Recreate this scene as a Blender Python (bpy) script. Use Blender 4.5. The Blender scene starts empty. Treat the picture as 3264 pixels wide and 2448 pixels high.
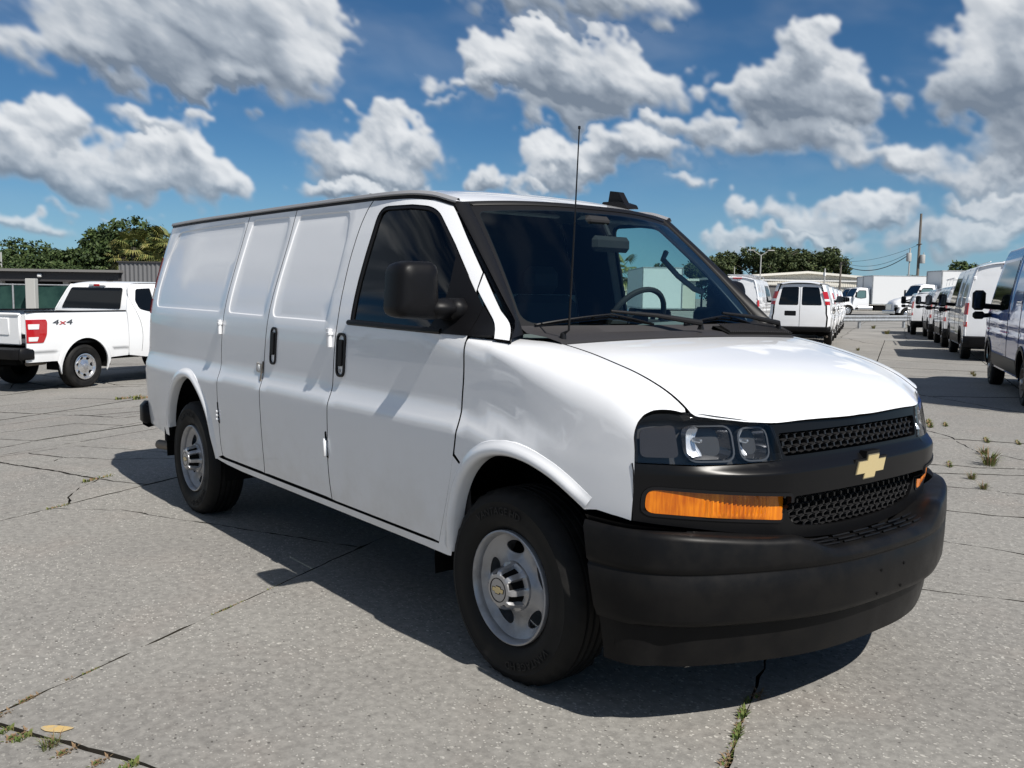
import bpy, math, random
import numpy as np
from mathutils import Vector, Matrix
from mathutils.geometry import delaunay_2d_cdt

C = bpy.context.scene.collection
SCN = bpy.context.scene
R = math.radians
rng = random.Random(7)
nr = np.random.RandomState(11)

# ------------------------------------------------------------------ camera
CAM_POS = Vector((2.6714, -3.0963, 1.4931))
YAW, PITCH, ROLL, FPX = R(141.376), R(-5.552), R(0.810), 2914.97
_f = Vector((math.cos(PITCH) * math.cos(YAW), math.cos(PITCH) * math.sin(YAW), math.sin(PITCH)))
_r = Vector((math.sin(YAW), -math.cos(YAW), 0))
_u = _r.cross(_f)
_r2 = _r * math.cos(ROLL) + _u * math.sin(ROLL)
_u2 = -_r * math.sin(ROLL) + _u * math.cos(ROLL)
cam_data = bpy.data.cameras.new('camera')
cam = bpy.data.objects.new('camera', cam_data)
C.objects.link(cam)
cam.matrix_world = Matrix(((_r2.x, _u2.x, -_f.x, CAM_POS.x), (_r2.y, _u2.y, -_f.y, CAM_POS.y),
                           (_r2.z, _u2.z, -_f.z, CAM_POS.z), (0, 0, 0, 1)))
cam_data.sensor_width = 36
cam_data.lens = 36 * FPX / 3264
cam_data.clip_start = 0.05
cam_data.clip_end = 3000
SCN.camera = cam

# ------------------------------------------------------------------ sky, sun, exposure
SUN_EL, SUN_AZ = R(50.5), R(0.7)           # azimuth measured from +X
SKY_STRENGTH = 0.052
SUN_STRENGTH = 5.0
sun_dir = Vector((math.cos(SUN_EL) * math.cos(SUN_AZ), math.cos(SUN_EL) * math.sin(SUN_AZ), math.sin(SUN_EL)))
sd = bpy.data.lights.new('sun', 'SUN')
sd.energy = SUN_STRENGTH
sd.angle = R(0.53)
sd.color = (1.0, 0.955, 0.89)
sun = bpy.data.objects.new('sun', sd)
C.objects.link(sun)
sun.rotation_euler = sun_dir.to_track_quat('Z', 'Y').to_euler()
SCN.view_settings.view_transform = 'Standard'
SCN.view_settings.look = 'None'
SCN.view_settings.exposure = 0.25
SCN.view_settings.gamma = 1.0
SCN.view_settings.use_curve_mapping = False
SCN.cycles.max_bounces = 8
SCN.cycles.transparent_max_bounces = 24
SCN.cycles.caustics_reflective = False
SCN.cycles.caustics_refractive = False
SCN.cycles.sample_clamp_indirect = 6.0
world = bpy.data.worlds.new('World')
SCN.world = world
world.use_nodes = True
wn = world.node_tree.nodes
wl = world.node_tree.links
wn.clear()

def N(t, kind, **kw):
    n = t.nodes.new(kind)
    for k, v in kw.items():
        setattr(n, k, v)
    return n

def put(t, sock, v):
    if hasattr(v, 'is_output') or isinstance(v, bpy.types.NodeSocket):
        t.links.new(v, sock)
    else:
        sock.default_value = v

def mth(t, op, a, b=None, c=None, clamp=False):
    n = N(t, 'ShaderNodeMath', operation=op, use_clamp=clamp)
    put(t, n.inputs[0], a)
    if b is not None: put(t, n.inputs[1], b)
    if c is not None: put(t, n.inputs[2], c)
    return n.outputs[0]

def vmth(t, op, a, b=None, c=None):
    n = N(t, 'ShaderNodeVectorMath', operation=op)
    put(t, n.inputs[0], a)
    if b is not None:
        put(t, n.inputs['Scale'] if op == 'SCALE' else n.inputs[1], b)
    if c is not None: put(t, n.inputs[2], c)
    return n.outputs['Value'] if op in ('LENGTH', 'DOT_PRODUCT', 'DISTANCE') else n.outputs['Vector']

def mrange(t, v, a, b, c=0.0, d=1.0, smooth=True):
    n = N(t, 'ShaderNodeMapRange')
    n.interpolation_type = 'SMOOTHSTEP' if smooth else 'LINEAR'
    put(t, n.inputs[0], v)
    for i, q in enumerate((a, b, c, d)):
        put(t, n.inputs[1 + i], q)
    return n.outputs[0]

def mixc(t, f, a, b, mode='MIX'):
    n = N(t, 'ShaderNodeMix', data_type='RGBA', blend_type=mode)
    put(t, n.inputs[0], f)
    put(t, n.inputs[6], a)
    put(t, n.inputs[7], b)
    return n.outputs[2]

def noise(t, vec, scale, detail=4.0, rough=0.55, dist=0.0):
    n = N(t, 'ShaderNodeTexNoise')
    put(t, n.inputs['Vector'], vec)
    put(t, n.inputs['Scale'], scale)
    n.inputs['Detail'].default_value = detail
    n.inputs['Roughness'].default_value = rough
    n.inputs['Distortion'].default_value = dist
    return n

# cumulus banks: (azimuth deg, elevation deg, half width deg, half height deg, weight)
CLOUDS = [
    (160.76, 13.43, 7.81, 3.50, 1.10),
    (156.90, 14.99, 5.01, 3.34, 1.00),
    (164.95, 11.56, 4.37, 1.93, 0.80),
    (154.82, 12.65, 3.16, 2.59, 0.90),
    (159.29, 11.32, 6.37, 1.44, 1.00),
    (159.96, 15.91, 5.90, 2.41, 1.00),
    (168.34, 6.37, 4.72, 2.24, 1.00),
    (169.64, 7.74, 2.17, 1.45, 0.90),
    (166.58, 7.99, 1.53, 1.40, 0.90),
    (165.12, 5.32, 2.37, 1.18, 0.80),
    (161.39, 7.21, 2.75, 1.79, 0.90),
    (162.10, 8.96, 2.03, 0.87, 0.60),
    (159.89, 6.25, 2.53, 1.55, 0.80),
    (162.67, 5.97, 1.63, 1.36, 0.70),
    (136.56, 17.11, 4.97, 1.61, 0.80),
    (139.64, 17.73, 3.51, 1.76, 0.80),
    (137.58, 13.06, 6.02, 2.86, 1.10),
    (138.59, 14.10, 2.70, 1.95, 1.00),
    (143.93, 13.90, 1.50, 1.20, 0.60),
    (133.80, 12.51, 3.58, 2.53, 1.00),
    (137.54, 11.09, 4.56, 1.10, 0.90),
    (142.93, 12.49, 2.43, 1.36, 0.80),
    (146.31, 12.41, 0.90, 0.66, 0.35),
    (146.72, 11.48, 1.51, 0.48, 0.30),
    (150.21, 8.55, 3.93, 1.81, 0.90),
    (149.99, 9.77, 1.66, 1.35, 0.80),
    (150.77, 6.77, 3.95, 0.97, 1.00),
    (147.41, 8.10, 2.45, 1.38, 0.60),
    (141.72, 7.04, 1.71, 1.18, 0.90),
    (136.07, 8.54, 4.60, 1.59, 0.90),
    (138.61, 8.12, 2.63, 1.30, 0.70),
    (133.27, 8.53, 1.97, 1.88, 0.80),
    (125.29, 12.13, 4.21, 3.23, 1.10),
    (125.39, 14.25, 1.80, 1.66, 1.00),
    (122.96, 11.63, 2.19, 2.47, 1.00),
    (127.67, 12.35, 2.15, 2.15, 0.90),
    (125.44, 9.44, 3.99, 2.14, 0.90),
    (130.55, 9.83, 1.48, 1.33, 0.80),
    (129.03, 9.14, 2.06, 1.18, 0.60),
    (115.05, 11.83, 4.65, 3.43, 1.10),
    (114.31, 14.30, 2.27, 1.91, 1.00),
    (113.44, 8.97, 3.61, 2.65, 1.00),
    (117.79, 11.20, 2.18, 1.92, 0.80),
    (120.53, 7.97, 4.60, 1.41, 0.70),
    (115.68, 6.90, 4.29, 1.26, 0.70),
    (112.05, 12.81, 3.46, 4.15, 1.00),
    (126.57, 4.67, 1.82, 0.88, 0.60),
    (123.12, 3.97, 1.70, 0.99, 0.60),
    (120.49, 4.73, 1.37, 1.09, 0.70),
    (115.08, 4.37, 3.03, 0.96, 0.50),
    (127.59, 3.31, 2.38, 0.59, 0.60),
    (119.80, 3.28, 4.36, 0.71, 0.40),
    (130.15, 6.06, 1.05, 0.48, 0.30),
    (169.36, 2.96, 1.72, 0.62, 0.50),
    (163.20, 4.13, 1.49, 0.49, 0.50),
    (169.21, 13.64, 1.42, 0.95, 0.25),
    (121.50, 12.54, 1.34, 0.80, 0.25),
    (166.11, 3.74, 1.04, 0.57, 0.30),
    (113.40, 2.71, 1.48, 0.49, 0.40),
    (121.12, 4.74, 4.14, 1.05, 0.75),
    (117.39, 3.78, 4.46, 0.89, 0.70),
    (125.18, 3.12, 3.78, 0.70, 0.65),
    (114.46, 5.56, 2.73, 0.89, 0.70),
    (128.70, 3.78, 2.10, 0.66, 0.60),
    (169.13, 2.97, 2.72, 0.69, 0.70),
    (166.46, 3.98, 1.81, 0.52, 0.50),
    (113.06, 4.57, 2.19, 0.97, 0.70),
    (132.64, 6.21, 1.83, 0.73, 0.40),
]


def _hash(ix, iy, seed):
    n = (ix.astype(np.int64) * 374761393 + iy.astype(np.int64) * 668265263 + seed * 974634777) & 0x7fffffff
    n = ((n ^ (n >> 13)) * 1274126177) & 0x7fffffff
    return ((n ^ (n >> 16)) & 0xffff) / 65535.0

def vnoise(x, y, seed=0):
    ix = np.floor(x); iy = np.floor(y); fx = x - ix; fy = y - iy
    fx = fx * fx * fx * (fx * (fx * 6 - 15) + 10); fy = fy * fy * fy * (fy * (fy * 6 - 15) + 10)
    a = _hash(ix, iy, seed); b = _hash(ix + 1, iy, seed); c = _hash(ix, iy + 1, seed); d = _hash(ix + 1, iy + 1, seed)
    return a + (b - a) * fx + (c - a) * fy + (a - b - c + d) * fx * fy

def fbm(x, y, octv=6, gain=.5, lac=2.03, seed=0, billow=False):
    s_ = 0; amp = 1; tot = 0
    for o in range(octv):
        n = vnoise(x, y, seed + o)
        if billow: n = np.abs(2 * n - 1)
        s_ = s_ + n * amp; tot += amp; amp *= gain
        x, y = (x * .8 - y * .6) * lac + 7.1, (x * .6 + y * .8) * lac + 3.7
    return s_ / tot

def ss(a, b, x):
    t = np.clip((x - a) / (b - a), 0, 1); return t * t * (3 - 2 * t)

def blur(a, r):
    r = max(1, int(r))
    for ax_ in (0, 1):
        for _ in range(2):
            p = np.pad(a, [(r + 1, r) if k == ax_ else (0, 0) for k in (0, 1)], mode='edge').cumsum(ax_)
            n = a.shape[ax_]
            a = (np.take(p, np.arange(2 * r + 1, 2 * r + 1 + n), ax_) - np.take(p, np.arange(0, n), ax_)) / (2 * r + 1)
    return a

def cloud_map(name, az0, az1, el1, w, h):
    """cumulus field over azimuth az0..az1 and elevation 0..el1: R light, G cover"""
    az, el = np.meshgrid(az0 + (np.arange(w) + .5) / w * (az1 - az0), (np.arange(h) + .5) / h * el1)
    ce = np.cos(np.radians(el))
    ax = az * np.maximum(ce, .15)
    # outlines are pushed about by turbulence
    wx = (fbm(ax * .16, el * .16, 5, .55, seed=3) - .5) * 8.0 + (fbm(ax * .9, el * .9, 4, .55, seed=21) - .5) * 2.2
    wy = (fbm(ax * .16, el * .16, 5, .55, seed=13) - .5) * 5.0 + (fbm(ax * .9, el * .9, 4, .55, seed=31) - .5) * 2.0
    X, Y = az + wx / np.maximum(ce, .15), el + wy
    best = np.zeros_like(az); vert = np.zeros_like(az); wsum = np.full_like(az, 1e-6)
    for ca, cel, hw, hh, wg in CLOUDS:
        x = (X - ca) * math.cos(R(cel)) / (hw * 1.12); y = (Y - cel) / (hh * 1.14)
        y = np.where(y < 0, y * 1.35, y)                       # flatter bases
        f = np.clip(1 - (x * x + y * y), 0, 1) * wg
        best = np.maximum(best, f) + .25 * np.minimum(best, f)
        k = f ** 2; vert += k * y; wsum += k
    # beyond the banks in front of the camera the same broken cover goes on
    z_ = np.sin(np.radians(el)) + .16
    px_, py_ = ce * np.cos(np.radians(az)) / z_, ce * np.sin(np.radians(az)) / z_
    gen = ss(.535, .74, fbm(px_ * .62 + 11.3, py_ * .62 + 4.1, 6, .5, seed=47)) * .9
    off = np.abs((az - 141.4 + 180) % 360 - 180)
    away = np.maximum(ss(31, 38, off), ss(27, 34, el))
    f = gen * away
    best = np.maximum(best, f); k = f ** 2 * .6
    vert += k * (fbm(ax * .2 + 40, el * .2, 4, seed=77) - .62) * 2.0; wsum += k
    vert = vert / wsum
    bil = fbm(ax * .26, el * .31, 5, .40, seed=5, billow=True)
    bil2 = fbm(ax * .95, el * 1.05, 4, .48, seed=9, billow=True)
    soft = fbm(ax * .35 + 9, el * .40, 5, .5, seed=15)
    body = ss(0, .22, best)
    topside = ss(-.7, .5, vert)                               # crowns are crisp, bases ragged and soft
    bumps = (bil - .40) * .75 + (bil2 - .40) * .28 * (.35 + .65 * topside)
    dens = best + (bumps + (soft - .5) * .5) * body * (1 - .25 * best)
    hgt = np.minimum(best, 1.1) * 1.3 + (bil - .40) * 1.5 + (bil2 - .4) * .17 + (soft - .5) * .9
    hgt = .8 * blur(hgt, h / el1 * .22) + .2 * blur(hgt, h / el1 * .07)
    gy, gx = np.gradient(hgt, el1 / h, (az1 - az0) / w)
    gx = gx / np.maximum(ce, .15)
    rel = gx * .30 - gy * .55                                  # lit from above and from the right, behind the camera
    rel = rel / np.sqrt(1 + rel * rel * 1.6)
    cover = ss(.02, .40 + .42 * (1 - topside), dens)
    base = ss(.80, -.70, vert + (soft - .5) * 1.5 + (bil - .4) * .6)
    thick = ss(.25, 1.0, dens)
    light = .76 + .24 * rel + .12 * topside
    light = light - (.62 * base * (.40 + .60 * thick)) - .10 * (soft - .35) * thick
    light = light * (.90 + .10 * thick)
    veil = .30 * ss(.45, .72, fbm(ax * .10 + 5, el * .26, 5, .55, seed=61)) * ss(0, 12, el)
    cover = np.maximum(cover, veil * .38)
    cover = blur(cover, h / el1 * .10) * (.60 + .34 * ss(0, 8, el))
    hz = ss(9, 1, el)
    light = light * (1 - .25 * hz) + .60 * .25 * hz
    img = bpy.data.images.new(name, w, h, alpha=False, float_buffer=True)
    img.colorspace_settings.name = 'Non-Color'
    buf = np.ones((h, w, 4), np.float32)
    buf[..., 0] = np.clip(light, 0, 1.15); buf[..., 1] = np.clip(cover, 0, 1); buf[..., 2] = 0
    img.pixels.foreach_set(buf.ravel())
    img.pack()
    return img

W_ = world.node_tree
geo = N(W_, 'ShaderNodeNewGeometry')
wdir = vmth(W_, 'SCALE', geo.outputs['Incoming'], -1.0)
sky = N(W_, 'ShaderNodeTexSky', sky_type='NISHITA')
sky.sun_disc = False
sky.sun_elevation = SUN_EL
sky.sun_rotation = R(90) - SUN_AZ
sky.altitude = 0
sky.air_density = 0.8
sky.dust_density = 0.0
sky.ozone_density = 1.5
sxyz = N(W_, 'ShaderNodeSeparateXYZ')
W_.links.new(wdir, sxyz.inputs[0])
azr = mth(W_, 'ARCTAN2', sxyz.outputs[1], sxyz.outputs[0])
az_ = mth(W_, 'DIVIDE', mth(W_, 'FLOORED_MODULO', azr, 2 * math.pi), math.pi / 180)
el_ = mth(W_, 'DIVIDE', mth(W_, 'ARCSINE', sxyz.outputs[2]), math.pi / 180)

def lookup(img, az0, az1, el1):
    c = N(W_, 'ShaderNodeCombineXYZ')
    W_.links.new(mth(W_, 'DIVIDE', mth(W_, 'SUBTRACT', az_, az0), az1 - az0), c.inputs[0])
    W_.links.new(mth(W_, 'DIVIDE', mth(W_, 'MAXIMUM', el_, 0.0), el1), c.inputs[1])
    n = N(W_, 'ShaderNodeTexImage', image=img, interpolation='Cubic', extension='EXTEND')
    W_.links.new(c.outputs[0], n.inputs[0])
    return n.outputs[0]

c_all = lookup(cloud_map('cloud_cover', 0, 360, 90, 2048, 512), 0, 360, 90)
c_near = lookup(cloud_map('cloud_cover_ahead', 102, 182, 32, 2048, 840), 102, 182, 32)
inside = mth(W_, 'MULTIPLY', mth(W_, 'LESS_THAN', mth(W_, 'ABSOLUTE', mth(W_, 'SUBTRACT', az_, 142.0)), 39.5), mth(W_, 'LESS_THAN', el_, 31.5))
cm = mixc(W_, inside, c_all, c_near)
sc_ = N(W_, 'ShaderNodeSeparateColor')
W_.links.new(cm, sc_.inputs[0])
ramp = N(W_, 'ShaderNodeValToRGB')
W_.links.new(sc_.outputs[0], ramp.inputs[0])
ramp.color_ramp.elements[0].position = 0.18; ramp.color_ramp.elements[0].color = (0.165, 0.20, 0.25, 1)
ramp.color_ramp.elements[1].position = 0.95; ramp.color_ramp.elements[1].color = (0.71, 0.725, 0.74, 1)
e = ramp.color_ramp.elements.new(0.52); e.color = (0.355, 0.395, 0.445, 1)
hsv = N(W_, 'ShaderNodeHueSaturation')
hsv.inputs['Saturation'].default_value = 1.12
W_.links.new(sky.outputs[0], hsv.inputs['Color'])
skyc = vmth(W_, 'SCALE', vmth(W_, 'MULTIPLY', hsv.outputs[0], (0.61, 0.95, 1.14)), SKY_STRENGTH)
lowhaze = mrange(W_, el_, 10.0, -4.0)
skyc = mixc(W_, mth(W_, 'MULTIPLY', lowhaze, 0.75), skyc, (0.225, 0.355, 0.50, 1))
up_ = mth(W_, 'GREATER_THAN', sxyz.outputs[2], -0.02)
col = mixc(W_, mth(W_, 'MULTIPLY', sc_.outputs[1], up_), skyc, ramp.outputs[0])
bg = N(W_, 'ShaderNodeBackground')
W_.links.new(col, bg.inputs[0])
bg.inputs[1].default_value = 1.0
wo = N(W_, 'ShaderNodeOutputWorld')
W_.links.new(bg.outputs[0], wo.inputs[0])
# ------------------------------------------------------------------ materials
M = {}
def mat(name, color=(0.5, 0.5, 0.5), rough=0.5, metal=0.0, spec=0.5, coat=0.0, coat_rough=0.03, emis=None):
    m = bpy.data.materials.new(name)
    m.use_nodes = True
    b = m.node_tree.nodes['Principled BSDF']
    b.inputs['Base Color'].default_value = (*color, 1)
    b.inputs['Roughness'].default_value = rough
    b.inputs['Metallic'].default_value = metal
    b.inputs['Specular IOR Level'].default_value = spec
    b.inputs['Coat Weight'].default_value = coat
    b.inputs['Coat Roughness'].default_value = coat_rough
    M[name] = m
    return m

def bsdf(m):
    return m.node_tree.nodes['Principled BSDF']

def wobj(t):
    return N(t, 'ShaderNodeTexCoord').outputs['Object']

def add_bump(m, scale, strength=0.2, dist=0.002, detail=4.0, rough=0.6):
    t = m.node_tree
    n = noise(t, wobj(t), scale, detail, rough)
    b = N(t, 'ShaderNodeBump')
    b.inputs['Strength'].default_value = strength
    b.inputs['Distance'].default_value = dist
    t.links.new(n.outputs['Fac'], b.inputs['Height'])
    t.links.new(b.outputs[0], bsdf(m).inputs['Normal'])

def vary(m, c1, c2, scale, lo=0.35, hi=0.65, detail=5.0, rough=None):
    t = m.node_tree
    n = noise(t, wobj(t), scale, detail, 0.6)
    f = mrange(t, n.outputs['Fac'], lo, hi)
    t.links.new(mixc(t, f, (*c1, 1), (*c2, 1)), bsdf(m).inputs['Base Color'])
    if rough:
        t.links.new(mrange(t, n.outputs['Fac'], lo, hi, rough[0], rough[1]), bsdf(m).inputs['Roughness'])

def paint(name, color, dirt=(0.55, 0.52, 0.47), amount=0.10):
    m = mat(name, color, 0.42, 0, 0.4, 1.0, 0.025)
    t = m.node_tree
    co = wobj(t)
    sx = N(t, 'ShaderNodeSeparateXYZ')
    t.links.new(co, sx.inputs[0])
    low = mrange(t, sx.outputs[2], 0.95, 0.40)                       # road film on the lower panels
    n = noise(t, co, 3.5, 6.0, 0.65).outputs['Fac']
    f = mth(t, 'MULTIPLY', mth(t, 'MULTIPLY', low, mrange(t, n, 0.35, 0.7)), amount * 3.5)
    f = mth(t, 'ADD', f, mth(t, 'MULTIPLY', mrange(t, noise(t, co, 14.0, 5.0, 0.6).outputs['Fac'], 0.5, 0.8), amount * 0.25))
    t.links.new(mixc(t, f, (*color, 1), (*[a * b for a, b in zip(dirt, (1, 1, 1))], 1)), bsdf(m).inputs['Base Color'])
    # faint panel waviness in the clear coat
    w = noise(t, co, 2.2, 2.0, 0.4)
    bm = N(t, 'ShaderNodeBump')
    bm.inputs['Strength'].default_value = 0.05
    bm.inputs['Distance'].default_value = 0.0015
    t.links.new(w.outputs['Fac'], bm.inputs['Height'])
    t.links.new(bm.outputs[0], bsdf(m).inputs['Coat Normal'])
    return m

paint('paint_white', (0.80, 0.81, 0.83))
paint('paint_pickup', (0.82, 0.83, 0.84), amount=0.05)
paint('paint_blue', (0.018, 0.095, 0.40), (0.10, 0.13, 0.19), 0.05)
paint('paint_silver', (0.55, 0.56, 0.58))
m = mat('black_textured', (0.006, 0.006, 0.007), 0.42, 0, 0.16); add_bump(m, 420, 0.25, 0.0006, 2)
m = mat('bumper_black', (0.006, 0.006, 0.007), 0.40, 0, 0.14)
vary(m, (0.0055, 0.0055, 0.006), (0.0085, 0.008, 0.0078), 9, rough=(0.36, 0.46)); add_bump(m, 500, 0.2, 0.0005, 2)
mat('black_gloss', (0.005, 0.005, 0.0055), 0.30, 0, 0.18)
mat('black_satin', (0.008, 0.008, 0.009), 0.42, 0, 0.2)
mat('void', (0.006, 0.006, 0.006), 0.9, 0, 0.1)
m = mat('tyre_rubber', (0.010, 0.010, 0.010), 0.75, 0, 0.22)
vary(m, (0.007, 0.007, 0.007), (0.017, 0.016, 0.015), 7, 0.35, 0.75, rough=(0.6, 0.85)); add_bump(m, 160, 0.2, 0.001)
mat('tyre_letter', (0.016, 0.016, 0.016), 0.6, 0, 0.3)
m = mat('wheel_silver', (0.50, 0.50, 0.51), 0.42, 0.35, 0.5, 0.25, 0.2)
vary(m, (0.36, 0.36, 0.37), (0.26, 0.255, 0.25), 11, 0.45, 0.75, rough=(0.34, 0.5))
mat('cap_silver', (0.38, 0.38, 0.39), 0.30, 0.6, 0.5, 0.3, 0.1)
mat('chrome', (0.85, 0.86, 0.88), 0.07, 1.0)
mat('emblem_gold', (0.66, 0.53, 0.27), 0.38, 0.35, 0.5, 0.6, 0.1)
mat('emblem_edge', (0.45, 0.40, 0.28), 0.25, 0.8)
m = mat('amber', (0.78, 0.20, 0.008), 0.16, 0, 0.45, 0.35, 0.03)
t = m.node_tree; co = wobj(t)
sx = N(t, 'ShaderNodeSeparateXYZ'); t.links.new(co, sx.inputs[0])
mp = N(t, 'ShaderNodeMapping'); t.links.new(co, mp.inputs[0]); mp.inputs['Scale'].default_value = (1, 1, 0.10)
nn = noise(t, mp.outputs[0], 90, 3, 0.6).outputs['Fac']
n2 = noise(t, co, 9, 2, 0.5).outputs['Fac']
f1 = mth(t, 'MULTIPLY_ADD', mrange(t, nn, 0.32, 0.68), 0.55, mth(t, 'MULTIPLY', mrange(t, n2, 0.36, 0.66), 0.45))
t.links.new(mixc(t, f1, (0.42, 0.085, 0.002, 1), (0.78, 0.235, 0.006, 1)), bsdf(m).inputs['Base Color'])
m = mat('amber_flute', (0.9, 0.30, 0.015), 0.12, 0, 0.8, 1.0, 0.02)
mat('lens_red', (0.42, 0.012, 0.014), 0.15, 0, 0.5, 1.0, 0.02)
mat('lens_white', (0.75, 0.74, 0.74), 0.15, 0, 0.5, 1.0, 0.02)
mat('housing_dark', (0.045, 0.046, 0.048), 0.35, 0, 0.4)
mat('reflector_lit_half', (0.86, 0.88, 0.92), 0.22, 0.55)
mat('white_plastic', (0.78, 0.78, 0.77), 0.4)
mat('interior_dark', (0.022, 0.022, 0.024), 0.75, 0, 0.2)
mat('interior_grey', (0.10, 0.105, 0.11), 0.7, 0, 0.25)
mat('headliner', (0.16, 0.165, 0.17), 0.9, 0, 0.1)
m = mat('seat_cloth', (0.045, 0.047, 0.052), 0.9, 0, 0.15); add_bump(m, 260, 0.5, 0.001)
mat('steel', (0.42, 0.43, 0.44), 0.38, 0.9)
m = mat('galvanised', (0.40, 0.42, 0.44), 0.5, 0.45); vary(m, (0.44, 0.46, 0.48), (0.30, 0.31, 0.32), 6, rough=(0.4, 0.65))
mat('steel_dirty', (0.20, 0.17, 0.14), 0.6, 0.5)

def glass(name, tint, refl=1.5):
    m = bpy.data.materials.new(name)
    m.use_nodes = True
    t = m.node_tree
    t.nodes.clear()
    tr = N(t, 'ShaderNodeBsdfTransparent'); tr.inputs[0].default_value = (*tint, 1)
    gl = N(t, 'ShaderNodeBsdfGlossy'); gl.inputs['Roughness'].default_value = 0.01
    ge = N(t, 'ShaderNodeNewGeometry')
    cs = mth(t, 'ABSOLUTE', vmth(t, 'DOT_PRODUCT', ge.outputs['Normal'], ge.outputs['Incoming']))
    f0 = ((refl - 1) / (refl + 1)) ** 2
    fr = mth(t, 'MULTIPLY_ADD', mth(t, 'POWER', mth(t, 'SUBTRACT', 1.0, cs, clamp=True), 5.0), 1 - 2 * f0, 2 * f0)   # two faces of a pane
    mx = N(t, 'ShaderNodeMixShader')
    t.links.new(fr, mx.inputs[0]); t.links.new(tr.outputs[0], mx.inputs[1]); t.links.new(gl.outputs[0], mx.inputs[2])
    o = N(t, 'ShaderNodeOutputMaterial'); t.links.new(mx.outputs[0], o.inputs[0])
    M[name] = m
    return m
glass('glass_windscreen', (0.78, 0.92, 0.90), 1.48)
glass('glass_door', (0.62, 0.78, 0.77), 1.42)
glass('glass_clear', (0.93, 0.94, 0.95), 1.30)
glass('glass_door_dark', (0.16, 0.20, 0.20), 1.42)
glass('glass_privacy', (0.05, 0.055, 0.06), 1.45)
mat('glass_black', (0.004, 0.005, 0.006), 0.05, 0, 0.35)
# ------------------------------------------------------------------ mesh helpers
def tag(o, label=None, cat=None, group=None, kind=None):
    if label: o['label'] = label
    if cat: o['category'] = cat
    if group: o['group'] = group
    if kind: o['kind'] = kind
    return o

def empty(name, loc=(0, 0, 0), rz=0.0, parent=None):
    o = bpy.data.objects.new(name, None)
    o.empty_display_size = 0.2
    C.objects.link(o)
    o.location = loc
    o.rotation_euler = (0, 0, rz)
    if parent: o.parent = parent
    return o

def thing(name, label, cat, loc=(0, 0, 0), rz=0.0, group=None):
    return tag(empty(name, loc, rz), label, cat, group)

def kids(o):
    return [c for c in bpy.data.objects if c.parent == o]

def copy_tree(o, parent=None, skip=(), children=None):
    c = o.copy()
    C.objects.link(c)
    if parent: c.parent = parent
    for ch in o.children:
        if ch.name.split('.')[0] in skip: continue
        copy_tree(ch, c, skip)
    return c

def link(name, me, parent=None, loc=None, kind=None):
    o = bpy.data.objects.new(name, me)
    C.objects.link(o)
    if parent: o.parent = parent
    if loc: o.location = loc
    if kind: o['kind'] = kind
    return o

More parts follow.
